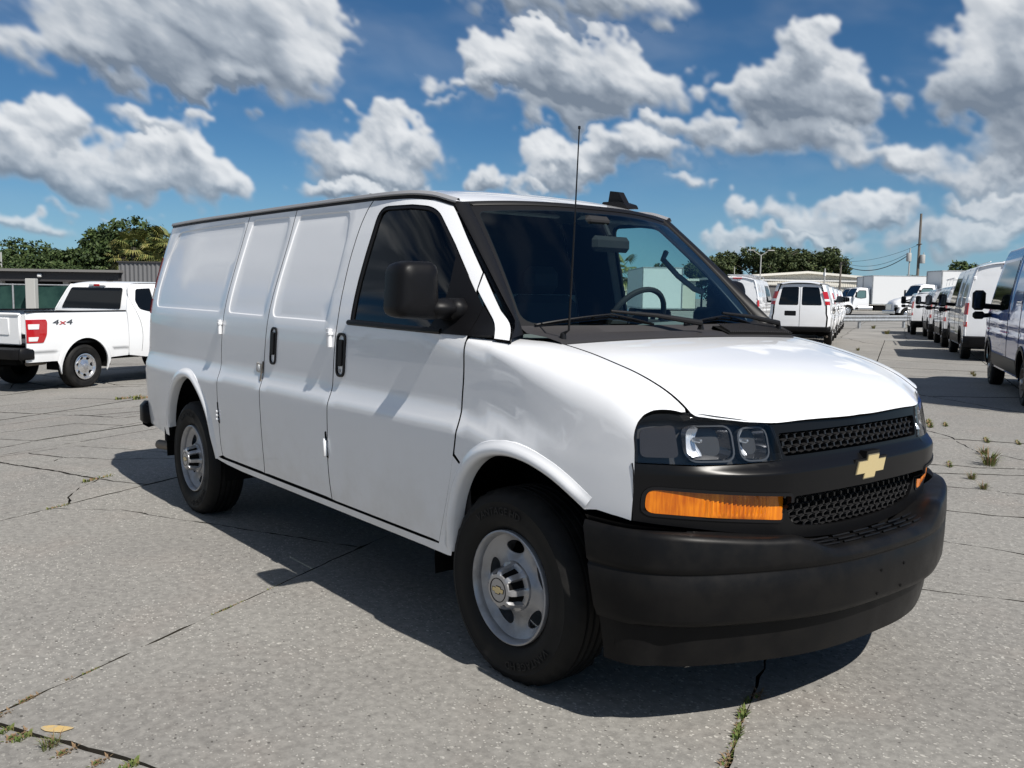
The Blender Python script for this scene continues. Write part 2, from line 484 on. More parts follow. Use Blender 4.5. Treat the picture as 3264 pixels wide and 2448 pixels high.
class MB:
    def __init__(s):
        s.v = []; s.f = []; s.mi = []; s.n = {}; s.flat = set(); s.cur = 0
    def add(s, verts, faces, mi=None, normals=None, flat=False):
        o = len(s.v)
        s.v += [tuple(map(float, p)) for p in verts]
        mi = s.cur if mi is None else mi
        for f in faces:
            if flat: s.flat.add(len(s.f))
            s.f.append(tuple(int(i) + o for i in f)); s.mi.append(mi)
        if normals is not None:
            for i, n in enumerate(normals): s.n[o + i] = tuple(map(float, n))
        return s
    def box(s, c, d, rz=0.0, mi=None, bev=0.0, rot=None):
        x, y, z = [q / 2 for q in d]
        b = min(bev, x * .9, y * .9, z * .9)
        if b <= 0:
            vs = [(-x, -y, -z), (x, -y, -z), (x, y, -z), (-x, y, -z), (-x, -y, z), (x, -y, z), (x, y, z), (-x, y, z)]
            fs = [(0, 3, 2, 1), (4, 5, 6, 7), (0, 1, 5, 4), (1, 2, 6, 5), (2, 3, 7, 6), (3, 0, 4, 7)]
        else:
            vs, ix = [], {}
            for sx in (-1, 1):
                for sy in (-1, 1):
                    for sz in (-1, 1):
                        for a in range(3):
                            p = [sx * x, sy * y, sz * z]
                            q = [sx * (x - b), sy * (y - b), sz * (z - b)]
                            q[a] = p[a]
                            ix[sx, sy, sz, a] = len(vs); vs.append(tuple(q))
            fs = []
            I = lambda a, b_, c_, d_: ix[a, b_, c_, d_]
            for a in range(3):
                for sg in (-1, 1):
                    o = [k for k in range(3) if k != a]
                    cyc = []
                    for (p, q) in ((-1, -1), (1, -1), (1, 1), (-1, 1)):
                        k = [0, 0, 0]; k[a] = sg; k[o[0]] = p; k[o[1]] = q
                        cyc.append(ix[k[0], k[1], k[2], a])
                    flip = (sg > 0) == (a == 1)
                    fs.append(tuple(reversed(cyc)) if flip else tuple(cyc))
            for a in range(3):
                o = [k for k in range(3) if k != a]
                for p in (-1, 1):
                    for q in (-1, 1):
                        k1 = [0, 0, 0]; k2 = [0, 0, 0]
                        k1[a] = -1; k2[a] = 1
                        for k in (k1, k2): k[o[0]] = p; k[o[1]] = q
                        fs.append((ix[(*k1, o[0])], ix[(*k2, o[0])], ix[(*k2, o[1])], ix[(*k1, o[1])]))
            for sx in (-1, 1):
                for sy in (-1, 1):
                    for sz in (-1, 1):
                        fs.append(tuple(ix[sx, sy, sz, a] for a in range(3)))
        m = Matrix.Rotation(rz, 4, 'Z') if rot is None else rot
        vs = [tuple(m @ Vector(p) + Vector(c)) for p in vs]
        # outward winding
        cc = Vector(c); out = []
        for f in fs:
            pts = [Vector(vs[i]) for i in f]
            n = (pts[1] - pts[0]).cross(pts[2] - pts[0])
            mid = sum(pts, Vector()) / len(pts)
            out.append(f if n.dot(mid - cc) > 0 else tuple(reversed(f)))
        return s.add(vs, out, mi)
    def tube(s, path, r, seg=8, mi=None, closed=False, caps=True):
        P = [Vector(p) for p in path]
        rs = r if isinstance(r, (list, tuple)) else [r] * len(P)
        n = len(P)
        up = None; rings = []
        for i in range(n):
            a = P[i - 1] if (i > 0 or closed) else P[i]
            b = P[(i + 1) % n] if (i < n - 1 or closed) else P[i]
            t = (b - a).normalized()
            if up is None:
                up = Vector((0, 0, 1)) if abs(t.z) < .9 else Vector((1, 0, 0))
            x = up.cross(t)
            if x.length < 1e-6: x = Vector((1, 0, 0)).cross(t)
            x.normalize(); y = t.cross(x); up = y
            rings.append([P[i] + (x * math.cos(2 * math.pi * k / seg) + y * math.sin(2 * math.pi * k / seg)) * rs[i] for k in range(seg)])
        vs = [p for ring in rings for p in ring]
        fs = []
        for i in range(n if closed else n - 1):
            j = (i + 1) % n
            for k in range(seg):
                l = (k + 1) % seg
                fs.append((i * seg + k, i * seg + l, j * seg + l, j * seg + k))
        if caps and not closed:
            fs.append(tuple(range(seg - 1, -1, -1))); fs.append(tuple((n - 1) * seg + k for k in range(seg)))
        return s.add(vs, fs, mi)
    def lathe(s, prof, seg=32, axis='Y', c=(0, 0, 0), mi=None, closed=False, mis=None):
        """prof: list of (r, h); h along axis"""
        vs = []
        for r, h in prof:
            for k in range(seg):
                a = 2 * math.pi * k / seg
                p = (r * math.cos(a), h, r * math.sin(a)) if axis == 'Y' else ((r * math.cos(a), r * math.sin(a), h) if axis == 'Z' else (h, r * math.cos(a), r * math.sin(a)))
                vs.append((p[0] + c[0], p[1] + c[1], p[2] + c[2]))
        o = len(s.v); base = len(s.f)
        fs = []; mm = []
        n = len(prof)
        for i in range(n if closed else n - 1):
            j = (i + 1) % n
            for k in range(seg):
                l = (k + 1) % seg
                q = (i * seg + k, j * seg + k, j * seg + l, i * seg + l)
                fs.append(q); mm.append((mis[i] if mis else mi))
        s.v += vs
        for f, q in zip(fs, mm):
            s.f.append(tuple(i + o for i in f)); s.mi.append(s.cur if q is None else q)
        return s
    def sheet(s, rows, mi=None, flip=False, normals=None):
        """rows: list of equal-length point lists -> quad strip grid"""
        n = len(rows[0])
        vs = [p for r_ in rows for p in r_]
        fs = []
        for i in range(len(rows) - 1):
            for k in range(n - 1):
                q = (i * n + k, i * n + k + 1, (i + 1) * n + k + 1, (i + 1) * n + k)
                fs.append(tuple(reversed(q)) if flip else q)
        return s.add(vs, fs, mi)
    def prism(s, poly, axis, a, b, mi=None, at=None):
        """poly in the plane of the two other axes; axis 0/1/2"""
        n = len(poly)
        def pt(p, h):
            q = list(p); q.insert(axis, h); return tuple(q)
        vs = [pt(p, a) for p in poly] + [pt(p, b) for p in poly]
        fs = [tuple(range(n)), tuple(range(2 * n - 1, n - 1, -1))] + [((i + 1) % n, i, i + n, (i + 1) % n + n) for i in range(n)]
        # orient
        ar = sum(poly[i][0] * poly[(i + 1) % n][1] - poly[(i + 1) % n][0] * poly[i][1] for i in range(n))
        sg = ar * (b - a) * (-1 if axis == 1 else 1)
        if sg > 0: fs = [tuple(reversed(f)) for f in fs]
        return s.add(vs, fs, mi)
    def mirror_y(s):
        m = MB(); m.cur = s.cur
        m.v = [(x, -y, z) for x, y, z in s.v]
        m.f = [tuple(reversed(f)) for f in s.f]; m.mi = list(s.mi); m.flat = set(s.flat)
        m.n = {k: (a, -b, c) for k, (a, b, c) in s.n.items()}
        return m
    def xform(s, mtx):
        s.v = [tuple(mtx @ Vector(p)) for p in s.v]
        r3 = mtx.to_3x3()
        s.n = {k: tuple((r3 @ Vector(q)).normalized()) for k, q in s.n.items()}
        return s
    def mesh(s, name, mats, smooth=True, angle=35):
        me = bpy.data.meshes.new(name)
        me.from_pydata(s.v, [], s.f)
        mats = mats if isinstance(mats, (list, tuple)) else [mats]
        for m in mats: me.materials.append(M[m] if isinstance(m, str) else m)
        if len(mats) > 1: me.polygons.foreach_set('material_index', s.mi)
        if smooth:
            me.polygons.foreach_set('use_smooth', [True] * len(me.polygons))
            if s.n:
                me.update()
                nn = np.zeros((len(me.vertices), 3))
                for v_, q in s.n.items(): nn[v_] = q
                me.normals_split_custom_set_from_vertices(nn.tolist())
            elif angle is not None:
                me.set_sharp_from_angle(angle=R(angle))
        me.update()
        return me
    def build(s, name, mats, parent=None, loc=None, smooth=True, angle=35, kind=None):
        return link(name, s.mesh(name, mats, smooth, angle), parent, loc, kind)

# ---- 2-D outlines
def crom(pts, n=6, closed=False):
    P = [np.array(p, float) for p in pts]
    out = []
    m = len(P)
    for i in range(m if closed else m - 1):
        p1, p2 = P[i], P[(i + 1) % m]
        p0 = P[i - 1] if (i > 0 or closed) else 2 * p1 - p2
        p3 = P[(i + 2) % m] if (i + 2 < m or closed) else 2 * p2 - p1
        # centripetal-ish: limit tangents on uneven spacing
        d = np.linalg.norm(p2 - p1)
        t1 = (p2 - p0); t1 = t1 / (np.linalg.norm(t1) + 1e-12) * d
        t2 = (p3 - p1); t2 = t2 / (np.linalg.norm(t2) + 1e-12) * d
        for k in range(n):
            t = k / n
            out.append(tuple((2 * t**3 - 3 * t**2 + 1) * p1 + (t**3 - 2 * t**2 + t) * t1 + (-2 * t**3 + 3 * t**2) * p2 + (t**3 - t**2) * t2))
    if not closed: out.append(tuple(P[-1]))
    return out

def rnd(pts, r, n=5):
    """round the corners of a polygon"""
    out = []
    m = len(pts)
    for i in range(m):
        p0, p1, p2 = [np.array(pts[(i + k) % m][:2], float) for k in (-1, 0, 1)]
        rr = r[i] if isinstance(r, (list, tuple)) else r
        a, b = p0 - p1, p2 - p1
        la, lb = np.linalg.norm(a), np.linalg.norm(b)
        q = min(rr, la * .48, lb * .48)
        if q <= 1e-6: out.append(tuple(p1)); continue
        A, B = p1 + a / la * q, p1 + b / lb * q
        for k in range(n + 1):
            t = k / n
            out.append(tuple((1 - t)**2 * A + 2 * t * (1 - t) * p1 + t * t * B))
    return out

def resamp(poly, step, closed=True):
    P = np.array(poly, float); out = []
    m = len(P)
    for i in range(m if closed else m - 1):
        a, b = P[i], P[(i + 1) % m]
        d = np.linalg.norm(b - a)
        if d < 1e-6: continue
        k = max(1, int(math.ceil(d / step)))
        for j in range(k): out.append(tuple(a + (b - a) * j / k))
    if not closed: out.append(tuple(P[-1]))
    return out

def area2(P):
    P = np.asarray(P); x, y = P[:, 0], P[:, 1]
    return float(np.sum(x * np.roll(y, -1) - np.roll(x, -1) * y))

def inset(poly, d):
    """move every vertex inward by d"""
    P = np.array(poly, float)
    s = 1 if area2(P) > 0 else -1
    a = P - np.roll(P, 1, 0); b = np.roll(P, -1, 0) - P
    a /= np.linalg.norm(a, axis=1)[:, None] + 1e-12; b /= np.linalg.norm(b, axis=1)[:, None] + 1e-12
    na = np.stack([-a[:, 1], a[:, 0]], 1) * s; nb = np.stack([-b[:, 1], b[:, 0]], 1) * s
    n = na + nb; n /= np.linalg.norm(n, axis=1)[:, None] + 1e-12
    c = np.clip((n * na).sum(1), .5, 1)
    return [tuple(q) for q in P + n * (d / c)[:, None]]

def pip(poly, Q):
    """points in polygon, vectorised even-odd"""
    P = np.asarray(poly, float); Q = np.asarray(Q, float)
    x, y = Q[:, 0], Q[:, 1]
    ins = np.zeros(len(Q), bool)
    x1, y1 = P[:, 0], P[:, 1]; x2, y2 = np.roll(x1, -1), np.roll(y1, -1)
    for i in range(len(P)):
        c = (y1[i] > y) != (y2[i] > y)
        if not c.any(): continue
        xi = (x2[i] - x1[i]) * (y - y1[i]) / (y2[i] - y1[i] + 1e-30) + x1[i]
        ins ^= c & (x < xi)
    return ins

def pdist(poly, Q):
    """distance of Q to polygon outline"""
    P = np.asarray(poly, float); Q = np.asarray(Q, float)
    best = np.full(len(Q), 1e9)
    for i in range(len(P)):
        a, b = P[i], P[(i + 1) % len(P)]
        ab = b - a; L = ab @ ab + 1e-30
        t = np.clip(((Q - a) @ ab) / L, 0, 1)
        best = np.minimum(best, np.linalg.norm(Q - a - t[:, None] * ab, axis=1))
    return best

def triangulate(outer, holes=(), cons=(), step=(.06, .06)):
    loops = [outer, *holes]
    allp, edges = [], []
    for lp in list(loops) + list(cons):
        o = len(allp); n = len(lp)
        allp += [tuple(q) for q in lp]
        edges += [(o + i, o + (i + 1) % n) for i in range(n)]
    A = np.array(outer)
    mn, mx = A.min(0), A.max(0)
    gx = np.arange(mn[0] + step[0] * .5, mx[0], step[0]); gy = np.arange(mn[1] + step[1] * .5, mx[1], step[1])
    if len(gx) and len(gy):
        G = np.stack(np.meshgrid(gx, gy), -1).reshape(-1, 2)
        ok = pip(outer, G)
        for h in holes: ok &= ~pip(h, G)
        G = G[ok]
        if len(G):
            far = np.full(len(G), True)
            sc = np.array([1 / step[0], 1 / step[1]])
            for lp in list(loops) + list(cons):
                far &= pdist(np.asarray(lp) * sc, G * sc) > .42
            G = G[far]
            allp += [tuple(q) for q in G]
    vs, es, fs, *_ = delaunay_2d_cdt([Vector((float(a), float(b))) for a, b in allp], edges, [], 0, 1e-7, False)
    V = np.array([(v.x, v.y) for v in vs])
    T = np.array([f for f in fs])
    cen = V[T].mean(1)
    ok = pip(outer, cen)
    for h in holes: ok &= ~pip(h, cen)
    T = T[ok]
    a = (V[T[:, 1]] - V[T[:, 0]]); b = (V[T[:, 2]] - V[T[:, 0]])
    ar = a[:, 0] * b[:, 1] - a[:, 1] * b[:, 0]
    T = T[np.abs(ar) > 1e-10]; ar = ar[np.abs(ar) > 1e-10]
    T[ar < 0] = T[ar < 0][:, ::-1]
    return V, T

def fnormal(F, U, V_, e=1e-3, sg=1):
    du = F(U + e, V_) - F(U - e, V_); dv = F(U, V_ + e) - F(U, V_ - e)
    n = np.cross(du, dv) * sg
    return n / (np.linalg.norm(n, axis=1)[:, None] + 1e-12)

def displaced(F, D, sg=1):
    """surface F moved along its normal by D(u, v)"""
    def G(u, v):
        u = np.asarray(u, float); v = np.asarray(v, float)
        return F(u, v) + fnormal(F, u, v, sg=sg) * D(u, v)[:, None]
    return G

def patch(mb, F, outer, holes=(), cons=(), step=(.06, .06), rim=.02, off=0.0, sg=1, e=1e-3, mi=None, rim_mi=None, rim_holes=True):
    if off:
        F0 = F
        F = lambda u, v: F0(u, v) + fnormal(F0, np.asarray(u, float), np.asarray(v, float), sg=sg) * off
    V, T = triangulate(outer, holes, cons, step)
    P = F(V[:, 0], V[:, 1]); n = fnormal(F, V[:, 0], V[:, 1], e, sg)
    if sg < 0: T = T[:, ::-1]
    mb.add(P, T, mi, n)
    if rim:
        for k, lp in enumerate([outer, *(holes if rim_holes else ())]):
            L = np.array(lp, float)
            p = F(L[:, 0], L[:, 1]); nn = fnormal(F, L[:, 0], L[:, 1], e, sg)
            q = p - nn * rim
            m = len(L)
            # rim normals: perpendicular to edge and surface normal, away from the panel
            tg = np.roll(p, -1, 0) - np.roll(p, 1, 0); tg /= np.linalg.norm(tg, axis=1)[:, None] + 1e-12
            ccw = (area2(L) > 0) * 2 - 1
            rn = np.cross(tg, nn) * ccw * (1 if k == 0 else -1) * sg
            # small rounded lip
            fs = []
            for i in range(m):
                j = (i + 1) % m
                f = (i, j, m + j, m + i)
                fs.append(f if (ccw * (1 if k == 0 else -1) * sg) < 0 else tuple(reversed(f)))
            mb.add(np.vstack([p, q]), fs, rim_mi if rim_mi is not None else mi, np.vstack([rn, rn]))
    return mb
# ------------------------------------------------------------------ cargo van: body surfaces (van axes: x forward from the front axle, y left, z up)
def hs(xs,ys):
    """C1 monotone-ish cubic through points"""
    xs=np.array(xs,float); ys=np.array(ys,float)
    d=np.diff(ys)/np.diff(xs); m=np.empty_like(ys)
    m[0]=d[0]; m[-1]=d[-1]
    for i in range(1,len(xs)-1):
        if d[i-1]*d[i]<=0: m[i]=0
        else:
            w1=2*(xs[i+1]-xs[i])+(xs[i]-xs[i-1]); w2=(xs[i+1]-xs[i])+2*(xs[i]-xs[i-1])
            m[i]=(w1+w2)/(w1/d[i-1]+w2/d[i])
    def f(x):
        x=np.asarray(x,float)
        i=np.clip(np.searchsorted(xs,x)-1,0,len(xs)-2)
        h=xs[i+1]-xs[i]; t=(x-xs[i])/h
        tc=np.clip(t,0,1)
        v=((2*tc**3-3*tc**2+1)*ys[i]+(tc**3-2*tc**2+tc)*h*m[i]+(-2*tc**3+3*tc**2)*ys[i+1]+(tc**3-tc**2)*h*m[i+1])
        v=np.where(t<0,ys[i]+m[i]*(t*h),v); v=np.where(t>1,ys[i+1]+m[i+1]*((t-1)*h),v)
        return v
    return f
_W=hs([.30,.40,.47,.60,.80,.90,.930,.942,.954,.985,1.018,1.032,1.048,1.10,1.20,1.30,1.36,1.45,1.55,1.65,1.75,1.85,1.93,1.99,2.05],
      [.940,.957,.968,.984,.998,1.002,1.0018,1.0005,.9968,.9855,.9745,.9712,.9700,.968,.964,.957,.949,.931,.905,.876,.845,.814,.788,.768,.748])
_W2=hs([.30,.40,.47,.60,.80,.90,1.0,1.10,1.20,1.30,1.36,1.45,2.05],[.940,.957,.968,.984,.992,.991,.986,.979,.970,.957,.947,.93,.75])
def sstep(a,b,x):
    t=np.clip((x-a)/(b-a),0,1); return t*t*(3-2*t)
def xa(z): return -.16+(z-1.33)*(-.58/.57)      # A pillar line
def S(x,z):
    x=np.asarray(x,float); z=np.asarray(z,float)
    q=sstep(-.05,.42,x); w=_W(z)*(1-q)+_W2(z)*q
    t=np.clip((x+.1)/.7,0,2); w=w-.065*t**2.2
    r=np.clip((-3.5-x)/1.0,0,2); w=w-.045*r**2-.09*np.clip((-4.42-x)/.14,0,1.2)**2.5
    zz=np.clip(z,1.30,2.1)
    g=np.clip((x-(xa(zz)-.62))/.62,0,1.4); a=sstep(1.26,1.40,z)
    w=w-a*.095*g**2.6
    return w
_P=hs([-.3,0,.2,.4,.5,.6,.7,.78,.83,.858,.875],[1.345,1.325,1.30,1.263,1.242,1.215,1.18,1.14,1.105,1.073,1.045])
_Xh=hs([0,.2,.4856,.6,.72,.9,1.1],[.858,.852,.82,.775,.725,.70,.70])
def H(x,y):
    ay=np.abs(y); t=np.asarray(x,float)*.858/_Xh(ay)
    t=np.where(np.asarray(x)<0,x,t)
    return _P(t)-.012*(ay/.72)**2
Y2=.77
_Rs=hs([-.5,-.30,-.1,.15,.35,.9],[.02,.035,.07,.13,.15,.15])
def sect(x,v):
    """fender/hood section: v 0..1 side (z .35..z1), 1..2 shoulder, 2..3 hood to centre; returns y(>0),z"""
    x=np.asarray(x,float); v=np.asarray(v,float)
    h2=H(x,Y2); rs=_Rs(x); z1=h2-rs
    # side
    z=.35+(z1-.35)*np.clip(v,0,1); y=S(x,z)
    # shoulder bezier
    e=1e-3
    p0y,p0z=S(x,z1),z1; t0y=(S(x,z1)-S(x,z1-e))/e
    p3y,p3z=Y2+0*x,h2; sl=(H(x,Y2)-H(x,Y2-.01))/.01
    L0=.7*rs; L3=(.115+(.15-rs)*.35)*(1-.5*sstep(.48,.66,x))
    p1y=p0y+t0y*L0; p1z=p0z+L0
    p2y=p3y+L3; p2z=p3z+sl*L3
    t=np.clip(v-1,0,1); b=[(1-t)**3,3*t*(1-t)**2,3*t*t*(1-t),t**3]
    by=b[0]*p0y+b[1]*p1y+b[2]*p2y+b[3]*p3y; bz=b[0]*p0z+b[1]*p1z+b[2]*p2z+b[3]*p3z
    hy=Y2*(1-np.clip(v-2,0,1)); hz=H(x,hy)
    yy=np.where(v<=1,y,np.where(v<=2,by,hy)); zz=np.where(v<=1,z,np.where(v<=2,bz,hz))
    return yy,zz
def Fs(u,v):  # side, u=x v=z, right side (y negative)
    return np.stack([u,-S(u,v),v],-1)
def Ff(u,v):
    y,z=sect(u,v); return np.stack([np.asarray(u,float)+0*y,-y,z],-1)
zg = hs([-4.7, -4.3, -3.0, -1.4, -1.05, -.9, -.76, -.6], [1.978, 1.976, 1.972, 1.962, 1.955, 1.940, 1.905, 1.86])     # gutter height
Rc = hs([-4.66, -4.6, -4.45, -4.2, -2.5, -1.8, -1.4, -1.05, -.8, -.62, -.4], [1.985, 2.03, 2.068, 2.085, 2.086, 2.068, 2.046, 2.012, 1.972, 1.930, 1.87])
def xhd(w): return -.62 - .14 * w * w
def Froof(s, w):
    """s 0 at the windscreen header .. 1 at the back, w -1..1 across"""
    s = np.asarray(s, float); w = np.asarray(w, float)
    x = xhd(w) + (-4.60 - xhd(w)) * s
    g = zg(x); yg = S(x, g)
    c = Rc(x)
    return np.stack([x, w * yg, g + (c - g) * (1 - np.abs(w)**2.6)], -1)
def header(w):
    return Froof(np.zeros_like(np.asarray(w, float)), np.asarray(w, float) * .93)
def Fglass(w, t):
    w = np.asarray(w, float); t = np.asarray(t, float)
    b = np.stack([-.06 - .09 * w**2, .80 * w, 1.340 + 0 * w], -1)
    h = header(w); h = h + np.array([.012, 0, -.012])
    P = b + (h - b) * t[..., None]
    bow = .018 * (4 * t * (1 - t))
    P[..., 0] += bow * .75; P[..., 2] += bow * .6
    return P
def Frear(y, z):
    y = np.asarray(y, float); z = np.asarray(z, float)
    return np.stack([-4.615 + .05 * (y / .9)**2 + .10 * np.clip((z - 1.0) / 1.0, -.3, 1.2)**2, y, z], -1)
PXb = hs([0, .2, .45, .6, .75, .85, .93, .955], [.874, .868, .848, .803, .728, .658, .597, .570])     # front fascia plan
def lean(z): return np.where(z > .93, -.24 * (z - .93), 0)
def Ffas(y, z):
    y = np.asarray(y, float); z = np.asarray(z, float); ay = np.abs(y)
    bar = sstep(.792, .800, z) * (1 - sstep(.905, .944, z)) * (.036 - .033 * sstep(.55, .92, ay))
    return np.stack([PXb(ay) + lean(z) + bar, y, z], -1)
def Flens(y, z):
    y = np.asarray(y, float); z = np.asarray(z, float)
    return np.stack([PXb(np.abs(y)) + lean(z) + .004 - .03 * sstep(1.06, 1.13, z)**2, y, z], -1)

GAP = .0038
def seal(mb, path, F=Fs, w=.018, d=.016):
    L = np.array(resamp(path, .05, False))
    t = np.gradient(L, axis=0); t /= np.linalg.norm(t, axis=1)[:, None] + 1e-12
    n2 = np.stack([-t[:, 1], t[:, 0]], 1)
    rows = []
    for k in (-w, w):
        q = L + n2 * k
        rows.append((F(q[:, 0], q[:, 1]) - fnormal(F, q[:, 0], q[:, 1]) * d).tolist())
    mb.sheet(rows)

gap1 = crom([(-2.868, 1.962), (-2.866, 1.812), (-2.868, 1.6), (-2.882, 1.357), (-2.890, 1.15), (-2.885, .95), (-2.889, .80), (-2.893, .66), (-2.900, .56), (-2.902, .50), (-2.896, .462)])
gap2 = crom([(-2.200, 1.955), (-2.190, 1.80), (-2.198, 1.60), (-2.220, 1.372), (-2.238, 1.19), (-2.248, 1.05), (-2.240, .93), (-2.240, .75), (-2.246, .549), (-2.262, .452)])
gap3 = crom([(-1.338, 1.950), (-1.372, 1.90), (-1.402, 1.80), (-1.412, 1.66), (-1.405, 1.50), (-1.400, 1.359), (-1.408, 1.25), (-1.415, 1.10), (-1.416, .98), (-1.420, .84), (-1.436, .68), (-1.440, .56), (-1.438, .452)])
gapf = crom([(-.322, 1.322), (-.308, 1.18), (-.312, 1.06), (-.309, .945), (-.325, .85), (-.358, .728), (-.411, .586), (-.474, .447)])
botz = lambda x: .447 + 0 * x
arch_in_f = crom([(-.395, .405), (-.379, .442), (-.338, .599), (-.293, .705), (-.228, .795), (-.135, .861), (-.010, .892), (.115, .886), (.229, .854), (.319, .812), (.409, .758)], 5)
arch_in_r = crom([(-3.935, .452), (-3.905, .56), (-3.83, .69), (-3.745, .79), (-3.645, .865), (-3.535, .908), (-3.435, .918), (-3.335, .900), (-3.238, .846), (-3.149, .770), (-3.083, .675), (-3.052, .565), (-3.036, .425)], 5)

def recess(poly, depth=.008, w=.009):
    P = np.array(poly)
    def D(u, v):
        Q = np.stack([u, v], -1); d = pdist(P, Q); i = pip(P, Q)
        return -depth * np.where(i, sstep(0, w, d), 0)
    return D
panel1 = rnd(resamp([(-4.185, 1.918), (-3.55, 1.926), (-2.905, 1.929), (-2.90, 1.80), (-2.905, 1.60), (-2.945, 1.362), (-3.6, 1.366), (-4.285, 1.368), (-4.315, 1.50), (-4.292, 1.717)], 9), [.07, 0, .05, 0, 0, .05, 0, .06, 0, 0])
panel2 = rnd([(-2.79, 1.935), (-2.262, 1.925), (-2.240, 1.80), (-2.243, 1.62), (-2.280, 1.353), (-2.55, 1.356), (-2.826, 1.359), (-2.818, 1.53), (-2.805, 1.84)], [.04, .04, 0, 0, .045, 0, .045, 0, 0])
panel3 = rnd([(-2.142, 1.925), (-1.545, 1.913), (-1.505, 1.78), (-1.495, 1.60), (-1.507, 1.40), (-1.515, 1.345), (-1.86, 1.349), (-2.180, 1.351), (-2.175, 1.52), (-2.155, 1.80)], [.045, .05, 0, 0, 0, .045, 0, .05, 0, 0])

def body_patch(mb, outer, cons_poly=None, holes=(), step=(.075, .05), gap=GAP, mi=None, rim=.022):
    o = resamp(inset(outer, gap), .035)
    F = Fs; cons = []
    if cons_poly is not None:
        cp = resamp(cons_poly, .03)
        F = displaced(Fs, recess(cp)); cons = [cp, resamp(inset(cp, .009), .03), resamp(inset(cp, .0045), .03)]
    return patch(mb, F, o, [resamp(h, .03) for h in holes], cons, step, rim, mi=mi, rim_mi=1)  # folded panel edges blackened, shade of the gaps put in their colour

def both(mb, name, mats, parent, **kw):
    a = mb.build(name, mats, parent, **kw)
    b = mb.mirror_y().build(name, mats, parent, **kw)
    return a, b

def bowtie(cx=0, cz=0, w=.2, h=.075, sl=.022):
    """slanted cross-shaped emblem outline, (y, z) about its centre"""
    a = w / 2; b = h / 2; i = w * .20; k = h * .27
    pts = [(-i, b), (i, b), (i, k), (a, k), (a, -k), (i, -k), (i, -b), (-i, -b), (-i, -k), (-a, -k), (-a, k), (-i, k)]
    return [(cx + p + q * sl / b * .5, cz + q) for p, q in pts]

def arch_lip(pts, name, parent, xc, wid, bulge):
    P = np.array(pts); rows = []
    c = np.array(xc)
    t = np.gradient(P, axis=0); t /= np.linalg.norm(t, axis=1)[:, None]
    n2 = np.stack([-t[:, 1], t[:, 0]], 1)
    n2 *= np.sign(((P - c) * n2).sum(1))[:, None]
    m = len(P); s_ = np.linspace(0, 1, m)
    fade = np.minimum(sstep(0, .12, s_), sstep(0, .10, 1 - s_)) * .6 + .4
    mb = MB()
    prof = [(-.004, -.05), (-.004, -.006), (0.004, .55 * bulge), (.014, .92 * bulge), (.024, bulge), (.036, .86 * bulge), (.048, .50 * bulge), (.058, .18 * bulge), (.066, .001), (.070, -.004)]
    for o, h in prof:
        q = P + n2 * (o * wid / .066)
        f = fade if h > 0 else np.ones(m)
        rows.append((Fs(q[:, 0], q[:, 1]) + fnormal(Fs, q[:, 0], q[:, 1]) * (h * f)[:, None]).tolist())
    mb.sheet(rows, flip=True)
    return mb

def tyre_mb(Rt, rb, w, yc, seg=72, lug=True):
    """tyre about the Y axis at the origin; yc centre"""
    h = w / 2
    prof = [(rb, -h * .70), (rb + .012, -h * .80), (rb + (Rt - rb) * .22, -h * .95), (rb + (Rt - rb) * .45, -h * 1.0), (rb + (Rt - rb) * .68, -h * .97), (rb + (Rt - rb) * .70, -h * .985), (rb + (Rt - rb) * .84, -h * .90), (Rt - .014, -h * .83), (Rt - .003, -h * .72)]
    gr = []
    for k in (-.42, -.14, .14, .42):
        gr += [(Rt, h * (k - .06)), (Rt - .009, h * (k - .045)), (Rt - .009, h * (k + .045)), (Rt, h * (k + .06))]
    full = prof + gr + [(r, -y) for r, y in reversed(prof)]
    mb = MB(); mb.lathe(full, seg, 'Y', (0, yc, 0), closed=False)
    if lug:
        # shoulder blocks: every second step of the outer tread rows sinks a little
        n = len(full)
        for i, (r, y) in enumerate(full):
            if Rt - .02 < r and abs(y) > h * .70:
                for k in range(seg):
                    if k % 2 == 0:
                        v = mb.v[i * seg + k]; f = 1 - .010 / Rt
                        mb.v[i * seg + k] = (v[0] * f, v[1], v[2] * f)
    mb.f = [tuple(reversed(f)) for f in mb.f]
    return mb

def arc_text(txt, r0, size, ang, y, sgn=1, depth=.0012):
    """raised sidewall lettering on a circle in the XZ plane"""
    cu = bpy.data.curves.new('letters', 'FONT'); cu.body = txt; cu.size = size; cu.extrude = depth; cu.resolution_u = 2
    cu.align_x = 'CENTER'
    o = bpy.data.objects.new('letters', cu); C.objects.link(o)
    bpy.context.view_layer.update()
    me = o.evaluated_get(bpy.context.evaluated_depsgraph_get()).to_mesh()
    vs = [tuple(v.co) for v in me.vertices]; fs = [tuple(p.vertices) for p in me.polygons]
    o.evaluated_get(bpy.context.evaluated_depsgraph_get()).to_mesh_clear()
    bpy.data.objects.remove(o); bpy.data.curves.remove(cu)
    mb = MB(); out = []
    for x, yy, z in vs:
        rr = r0 + yy; a = ang - sgn * x / r0
        out.append((rr * math.cos(a), y - z, rr * math.sin(a)))
    mb.add(out, [tuple(reversed(f)) for f in fs])
    return mb

